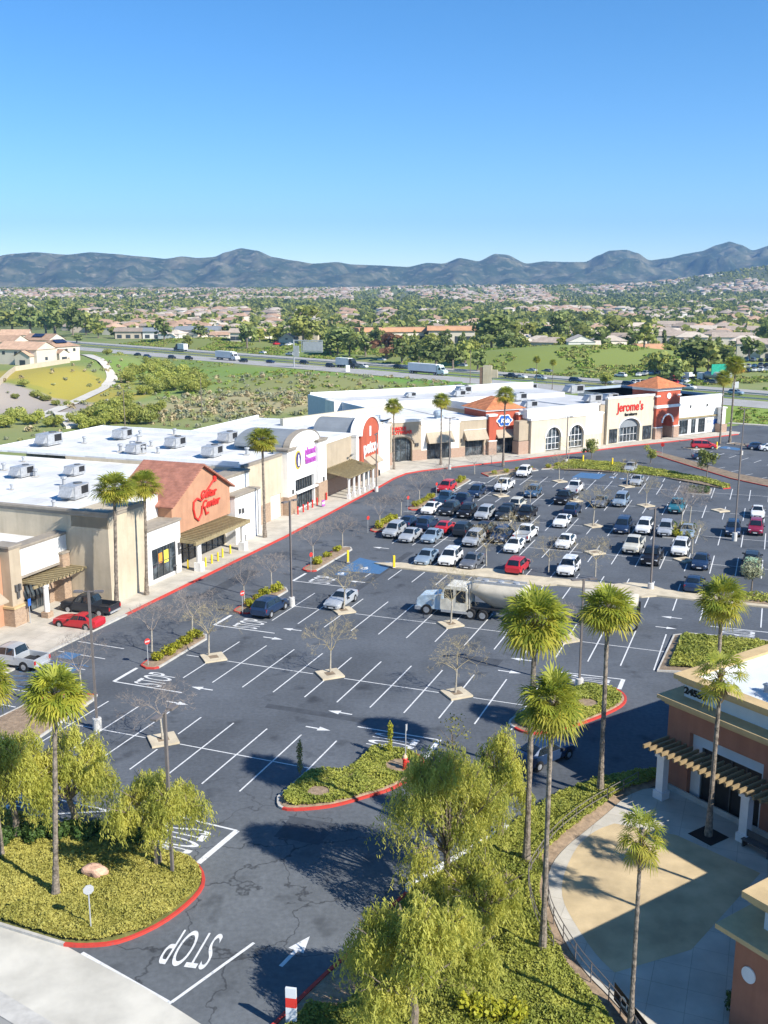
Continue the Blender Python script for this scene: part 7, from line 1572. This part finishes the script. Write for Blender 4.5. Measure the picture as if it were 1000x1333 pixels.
# --- brush between the shops and the freeway
WB=[Proto(thing('willow_bush','x','bush')) for _ in range(3)]
for i,P in enumerate(WB):
    r=random.Random(120+i); lo=[((r.uniform(-2,2),r.uniform(-2,2),r.uniform(1,2.6)),(r.uniform(1,1.7),r.uniform(1,1.7),r.uniform(.7,1.2))) for _ in range(9)]
    q=crown(120+i,lo,1500,.2); q[:,2]=np.maximum(q[:,2],0); obj('foliage',np_mesh('foliage',q,quads(len(q)),LGREEN if i<2 else MGREEN),P.root); mb=MB(); [mb.tube([(0,0,-.3),(math.cos(a)*.9,math.sin(a)*.9,1.8)],[.09,.03],5,0,False) for a in (0,1.3,2.6,3.9,5.2)]; mb.build('stems',BARK,P.root)
for j,(u,v,s) in enumerate([(158,470,1.3),(180,476,1.5),(200,482,1.6),(170,490,1.2),(190,500,1.4),(215,496,1.6),(235,492,1.7),(252,497,1.6),(228,508,1.5),(208,512,1.3),(247,512,1.4),(188,514,1.1),(160,532,1.5),(140,540,1.5),(120,546,1.3),(150,552,1.4),(180,545,1.3),(130,556,1.2),(100,552,1.0),(20,548,1.3),(45,552,1.2),(70,556,1.0),(8,556,1.3),(265,505,1.2),(140,476,1.0),(122,470,.8),(165,482,1.5),(178,488,1.5),(205,490,1.6),(222,486,1.5),(240,502,1.6),(220,503,1.5),(200,506,1.4),(255,510,1.4),(262,498,1.3),(195,474,1.3),(215,480,1.3),(140,548,1.4),(170,551,1.4),(195,552,1.3),(205,538,1.2),(110,558,1.2)]):
    p=gt(u,v); WB[(0,1,0,1,2)[j%5]].place('light green willow bush in the gully between shops and freeway',tuple(p),rnd.uniform(0,6.28),s*.85,'willow bushes in the gully')
for j,(u,v,s) in enumerate([(30,498,.8),(45,500,.9),(58,500,.8),(72,502,.7),(20,505,.6),(86,504,.6)]):
    p=gt(u,v); WB[2].place('dark green bush on the bank below the hill pad wall',tuple(p),rnd.uniform(0,6.28),s*.8,'dark bushes under the hill pad')
sc_=[]
SQ=[]
for i in range(6):
    q=crown(140+i,[((0,0,.45),(.8,.8,.45))],26,.26); q[:,2]=np.maximum(q[:,2],0); SQ.append((q,quads(len(q)),np.full(len(q)//4,i%3,np.int32)))
for i in range(7000):
    x=float(g.uniform(-110,75)); y=float(g.uniform(205,400)); n=x*FWN.x+y*FWN.y
    a,b=Lt((x,y))
    if n>256 or (b<95 and a>-64) or (a*.669+b*.743>58 and a*.743-b*.669>-130 ) : continue
    tn=noise.noise(Vector((x*.03,y*.03,4.)))+.5*noise.noise(Vector((x*.11,y*.11,4.)))
    sage=((x+30)/50)**2+((y-275)/32)**2<1
    if (not sage and g.random()>.16) or (sage and tn<-.28): continue
    if x<-88 and y<345 and g.random()<.7: continue
    if y>362 and x>-95 : continue
    sc_.append((x,y,h_terrain(x,y),float(g.uniform(0,6.28)),int(g.integers(0,6)),float(g.uniform(.5,1.5))))
o=merge(sc_,SQ,'dry_scrub',[SAGE,mat('scrub_tan_leaf',(.42,.34,.19),col2=(.52,.44,.26),rand=.1,transl=.2),mat('scrub_olive_leaf',(.24,.26,.09),col2=(.36,.36,.15),transl=.2)],1); o['kind']='stuff'; o['label']='grey-green sage scrub on the sandy slope behind the shops'; o['category']='scrub'
# grass tufts on the freeway embankments and verge
gq=[]
for i in range(6):
    q=crown(160+i,[((0,0,.25),(.9,.9,.3))],12,.34); q[:,2]=np.maximum(q[:,2],0); gq.append((q,quads(len(q)),np.full(len(q)//4,i%2,np.int32)))
gs=[]
for i in range(9000):
    n=float(g.uniform(311,380)); t=float(g.uniform(-560,-120)); p=FW(t,n)
    if abs(p.x)>.42*p.y: continue
    if noise.noise(Vector((p.x*.04,p.y*.04,7.)))<-.05: continue
    gs.append((p.x,p.y,h_terrain(p.x,p.y),float(g.uniform(0,6.28)),int(g.integers(0,6)),float(g.uniform(.6,1.5))))
for i in range(2600):
    x=float(g.uniform(70,150)); y=float(g.uniform(212,290)); a,b=Lt((x,y))
    if x*FWN.x+y*FWN.y>258 or b<189-.3*(a-40) or a<34 : continue
    gs.append((x,y,h_terrain(x,y),float(g.uniform(0,6.28)),int(g.integers(0,6)),float(g.uniform(.4,1.0))))
for i in range(1500):
    x=float(g.uniform(-120,70)); y=float(g.uniform(285,470)); n=x*FWN.x+y*FWN.y
    if n>259 or x<-92 and y<420 or noise.noise(Vector((x*.03,y*.03,2.)))<-.12: continue
    gs.append((x,y,h_terrain(x,y),float(g.uniform(0,6.28)),int(g.integers(0,6)),float(g.uniform(.5,1.3))))
o=merge(gs,gq,'embankment_grass',[mat('spring_grass',(.16,.25,.035),col2=(.27,.34,.06),scale=.1,transl=.2,world=True),mat('olive_grass',(.24,.26,.06),col2=(.34,.32,.10),scale=.1,transl=.2,world=True)],1); o['kind']='stuff'; o['label']='tufts of spring grass on the freeway embankments'; o['category']='grass'
# --- car dealership beyond the freeway, single-mesh cars seen from far
LOT=mat('dealer_lot_paving',(.20,.20,.20),var=.15,scale=.2,world=True)
def flat_on(ps,name,m,dz=.12):
    mb=MB(); q=[gt(u,v) for u,v in ps]; mb.sheet([(p.x,p.y) for p in q],max(p.z for p in q)+dz); struct(mb.build(name,m))
tiny={}
def tiny_car(kind,col):
    if (kind,col) in tiny: return tiny[(kind,col)]
    me=car_meshes(kind); m=MB(); mats_=[CP[col],CGL,TYRE]
    for k,i in (('body',0),('windscreen',1),('rear_window',1),('side_window',1),('side_window_right',1)):
        x=me[k]; m.add([tuple(v.co) for v in x.vertices],[list(p.vertices) for p in x.polygons],i)
    for wx in SPEC[kind]['wx']:
        for s in (-1,1): m.cb((wx,s*.85,.3),(.6,.2,.6),2)
    tiny[(kind,col)]=mesh_of('distant_car',m.v,m.f,m.m,mats_); return tiny[(kind,col)]
cols=['white','silver','dark','navy','white','grey','red','white','blue','black']
k=0
for (u0,v0,u1,v1,n) in [(822,476,895,478,11),(826,481,900,483,11),(832,486,892,488,8),(952,474,998,477,7),(956,481,1000,483,6),(962,470,1000,471,5),(360,449,385,455,4)]:
    for i in range(n):
        p=gt(u0+(u1-u0)*i/(n-1),v0+(v1-v0)*i/(n-1)); kd=('suv','sedan','pickup')[k%3]; c=cols[(k*7)%10]
        o=obj('distant_car',tiny_car(kd,c),None,tuple(p),R(60)+rnd.uniform(-.1,.1)); tag(o,'car parked in the crowded lot beyond the freeway','car','cars in the lots beyond the freeway'); k+=1
# --- signs along the freeway
p=gt(935,497); t=thing('highway_sign','green highway sign panel at the right, below the big tree','road sign',(p.x,p.y,p.z),R(20)); mb=MB(); mb.bx(-3.2,3.2,-.1,.1,2.6,6.2); mb.build('panel',SGREEN,t); [MB().tube([(s*2.2,.2,-.5),(s*2.2,.2,6)],.14,6).build('post',METAL,t) for s in (-1,1)]
p=gt(383,478); t=thing('sign_gantry','cantilever sign gantry over the freeway on a pale mast','road sign',(p.x,p.y,p.z),FH+R(90)-R(62)); MB().tube([(0,0,-.5),(0,0,11.5)],.3,8).build('mast',METAL,t)
mb=MB(); mb.bx(0,13,-.15,.15,11,11.4); mb.bx(3.5,13,-.15,.15,6.4,6.8)
for i in range(6): mb.bx(3.5+i*1.85,3.8+i*1.85,-.13,.13,6.8,11)
mb.build('truss',METAL,t); mb=MB(); mb.bx(4.2,12.8,-.3,-.2,7,10.8); mb.build('panel_back',GPOLE,t); mb=MB(); mb.bx(-.2,2.4,-.25,-.05,4.5,9.0); mb.build('side_panel',GPOLE,t)
p=gt(630,503); t=thing('pylon_sign','tan pylon sign with blank panels beside the near carriageway','sign',(p.x,p.y,p.z),R(-15)); MB().bx(-1.4,-.3,-.5,.5,-1,6.4).build('side_pillar',mat('pylon_brown',(.22,.14,.10)),t); MB().bx(-.3,2.6,-.6,.6,-1,7.0).build('panel',CREAM,t); MB().bx(2.6,4.6,-.5,.5,3.0,5.6).build('panel',CREAM,t)
p=gt(957,513); t=thing('roadside_sign','back of a small grey road sign on two posts at the right','road sign',(p.x,p.y,p.z),R(35)); MB().bx(-1.5,1.5,-.06,.06,1.8,3.8).build('panel',GPOLE,t); [MB().tube([(s,.1,-.5),(s,.1,3.8)],.07,6).build('post',METAL,t) for s in (-1,1)]
for u,v,h,l in ((612,503,12,'thin dark utility pole left of the pylon sign'),(263,543,10,'thin pole on the scrub slope behind the white roofs'),(163,556,9,'thin pole among the willow bushes')):
    p=gt(u,v); tag(MB().tube([(0,0,-.5),(0,0,h)],[.14,.08],6).build('utility_pole',BARK,None,tuple(p)),l,'pole')
p=gt(453,484); tag(MB().bx(-.8,.8,-.3,.3,-.5,2.6).build('utility_box',SWHITE,None,tuple(p)),'small white cabinet on the grass by the freeway','utility box')
wq=[gt(u,v) for u,v in [(690,452),(722,448),(752,452)]]; mb=MB()
for i in range(2):
    d=wq[i+1]-wq[i]; nn_=Vector((-d.y,d.x,0)).normalized()*.2; q=[wq[i]-nn_,wq[i+1]-nn_,wq[i+1]+nn_,wq[i]+nn_]; mb.add([(p.x,p.y,p.z-1) for p in q]+[(p.x,p.y,p.z+2.6) for p in q],[(4,5,6,7),(0,1,5,4),(1,2,6,5),(2,3,7,6),(3,0,4,7)])
tag(mb.build('block_wall',mat('grey_block_wall',(.36,.35,.35),var=.1,scale=.3)),'long grey block wall on top of the grassy embankment','wall')
# ---------------------------------------------------------------- mountains
SK=[(-600,345),(-350,330),(-150,342),(0,338),(30,333),(60,331),(100,334),(130,331),(160,333),(190,336),(225,339),(245,336),(265,338),(285,337),(300,331),(320,326),(340,329),(360,337),(385,341),(410,345),(440,343),(460,346),(490,347),(530,349),(555,344),(575,345),(595,338),(620,342),(640,333),(655,334),(680,345),(705,342),(730,343),(755,343),(770,335),(785,329),(805,328),(820,332),(835,341),(860,338),(880,333),(900,330),(920,322),(935,318),(950,322),(965,329),(985,323),(1000,317),(1050,305),(1150,318),(1300,330),(1500,342)]
def sky_z(x,y):
    u=500+x/y*FOC*1.0
    for (a,va),(b,vb) in zip(SK,SK[1:]):
        if a<=u<=b:
            f=(u-a)/(b-a); f=f*f*(3-2*f)*.5+f*.5; return CAM_H+y*(380.7-(va+(vb-va)*f))/FOC
    return CAM_H+y*40/FOC
YR=6000.; nxm,nym=560,120; Vm=np.zeros((nym,nxm,3),np.float32)
for j in range(nym):
    f=j/(nym-1); y=4500+f*2700
    for i in range(nxm):
        x=-5200+10400*i/(nxm-1); xr=x*YR/y
        zr=sky_z(xr,YR); base=40.
        # the crest line sits at YR; spurs run down towards the valley
        k=(y-4500)/(YR-4500)
        p=Vector((x*.0016,y*.0011,2.)); rg=noise.ridged_multi_fractal(Vector((x*.0034,y*.0017,2.)),1.,2.1,7,1.,2.)*.5-.5
        prof=sm(k)**.85 if k<1 else 1-.5*sm((k-1)/.9)
        spur=.62*rg*math.sin(math.pi*min(1,k))*(1-.25*k) if k<1 else 0
        fine=noise.fractal(Vector((x*.009,y*.009,5)),1.,2.,6)*34*min(1,k*1.5)*(1 if abs(k-1)>.12 else abs(k-1)/.12*.9+.1)
        z=base+(zr-base)*max(0,prof+spur)+fine
        if k<1: z=min(z,CAM_H+(zr-CAM_H)*y/YR-2*(1-k))
        else: z=min(z,zr*1.0)
        Vm[j,i]=(x,y,z-25*(1-min(1,k*6)))
Fm=np.array([(j*nxm+i,j*nxm+i+1,(j+1)*nxm+i+1,(j+1)*nxm+i) for j in range(nym-1) for i in range(nxm-1)],np.int32)
mm=mat('mountain_chaparral',(.042,.062,.035),col2=(.25,.22,.14),rough=.95,scale=.007,detail=12,world=True,bump=1.,bscale=.02,mix=(.47,.78)); 
N=mm.node_tree.nodes; Lk=mm.node_tree.links; b_=N['Principled BSDF']; pc=b_.inputs['Base Color'].links[0].from_socket
geo=N.new('ShaderNodeNewGeometry'); n2=N.new('ShaderNodeTexNoise'); n2.inputs['Scale'].default_value=.022; n2.inputs['Detail'].default_value=9; n2.inputs['Roughness'].default_value=.7; Lk.new(geo.outputs['Position'],n2.inputs['Vector'])
r2=N.new('ShaderNodeValToRGB'); r2.color_ramp.elements[0].position=.54; r2.color_ramp.elements[1].position=.70; Lk.new(n2.outputs['Fac'],r2.inputs['Fac']); q2=N.new('ShaderNodeMath'); q2.operation='MULTIPLY'; q2.inputs[1].default_value=.8; Lk.new(r2.outputs['Color'],q2.inputs[0])
x2=N.new('ShaderNodeMix'); x2.data_type='RGBA'; Lk.new(q2.outputs[0],x2.inputs[0]); Lk.new(pc,x2.inputs[6]); x2.inputs[7].default_value=(.36,.31,.22,1); Lk.new(x2.outputs[2],b_.inputs['Base Color'])
struct(obj('mountains',np_mesh('mountains',Vm.reshape(-1,3),Fm,mm,smooth=True)))
# ---------------------------------------------------------------- air, light, sky, camera
hz=bpy.data.materials.new('haze_air'); hz.use_nodes=True; N=hz.node_tree.nodes; N.remove(N['Principled BSDF']); pv=N.new('ShaderNodeVolumePrincipled'); pv.inputs['Color'].default_value=(.32,.6,1,1); pv.inputs['Density'].default_value=1.05e-4; pv.inputs['Anisotropy'].default_value=.2
hz.node_tree.links.new(pv.outputs[0],N['Material Output'].inputs['Volume'])
mb=MB(); mb.bx(-7200,7200,-300,7900,-4.2,560); hb=mb.build('haze',hz); hb['kind']='stuff'; hb['label']='thin blue air over the whole valley'; hb.display_type='WIRE'
EL=R(37)
w=bpy.data.worlds.new('World'); bpy.context.scene.world=w; w.use_nodes=True; N=w.node_tree.nodes; bg=N['Background']
sk=N.new('ShaderNodeTexSky'); sk.sky_type='NISHITA'; sk.sun_disc=False; sk.sun_elevation=EL; sk.sun_rotation=math.atan2(SUN_DIR.x,SUN_DIR.y); sk.altitude=400; sk.air_density=.8; sk.dust_density=0; sk.ozone_density=3.2
hs=N.new('ShaderNodeHueSaturation'); hs.inputs['Saturation'].default_value=1.27; w.node_tree.links.new(sk.outputs[0],hs.inputs['Color']); w.node_tree.links.new(hs.outputs[0],bg.inputs['Color']); bg.inputs['Strength'].default_value=.104
sl=bpy.data.lights.new('sun','SUN'); sl.energy=4.5; sl.angle=R(.5); sl.color=(1,.95,.86); so=bpy.data.objects.new('sun',sl); C.objects.link(so); so.location=(60,-60,120)
dv=Vector((-SUN_DIR.x*math.cos(EL),-SUN_DIR.y*math.cos(EL),-math.sin(EL))); so.rotation_euler=dv.to_track_quat('-Z','Y').to_euler()
cam=bpy.data.cameras.new('camera'); co=bpy.data.objects.new('camera',cam); C.objects.link(co); co.location=(0,0,CAM_H); co.rotation_euler=(R(90)-PITCH,0,0); cam.sensor_fit='HORIZONTAL'; cam.sensor_width=36; cam.lens=36*FOC/1000; cam.clip_end=30000; cam.clip_start=.5
S=bpy.context.scene; S.camera=co
S.view_settings.view_transform='Standard'; S.view_settings.look='None'; S.view_settings.exposure=.9; S.view_settings.gamma=1
S.cycles.max_bounces=6; S.cycles.transparent_max_bounces=8; S.cycles.volume_bounces=0; S.cycles.use_denoising=True
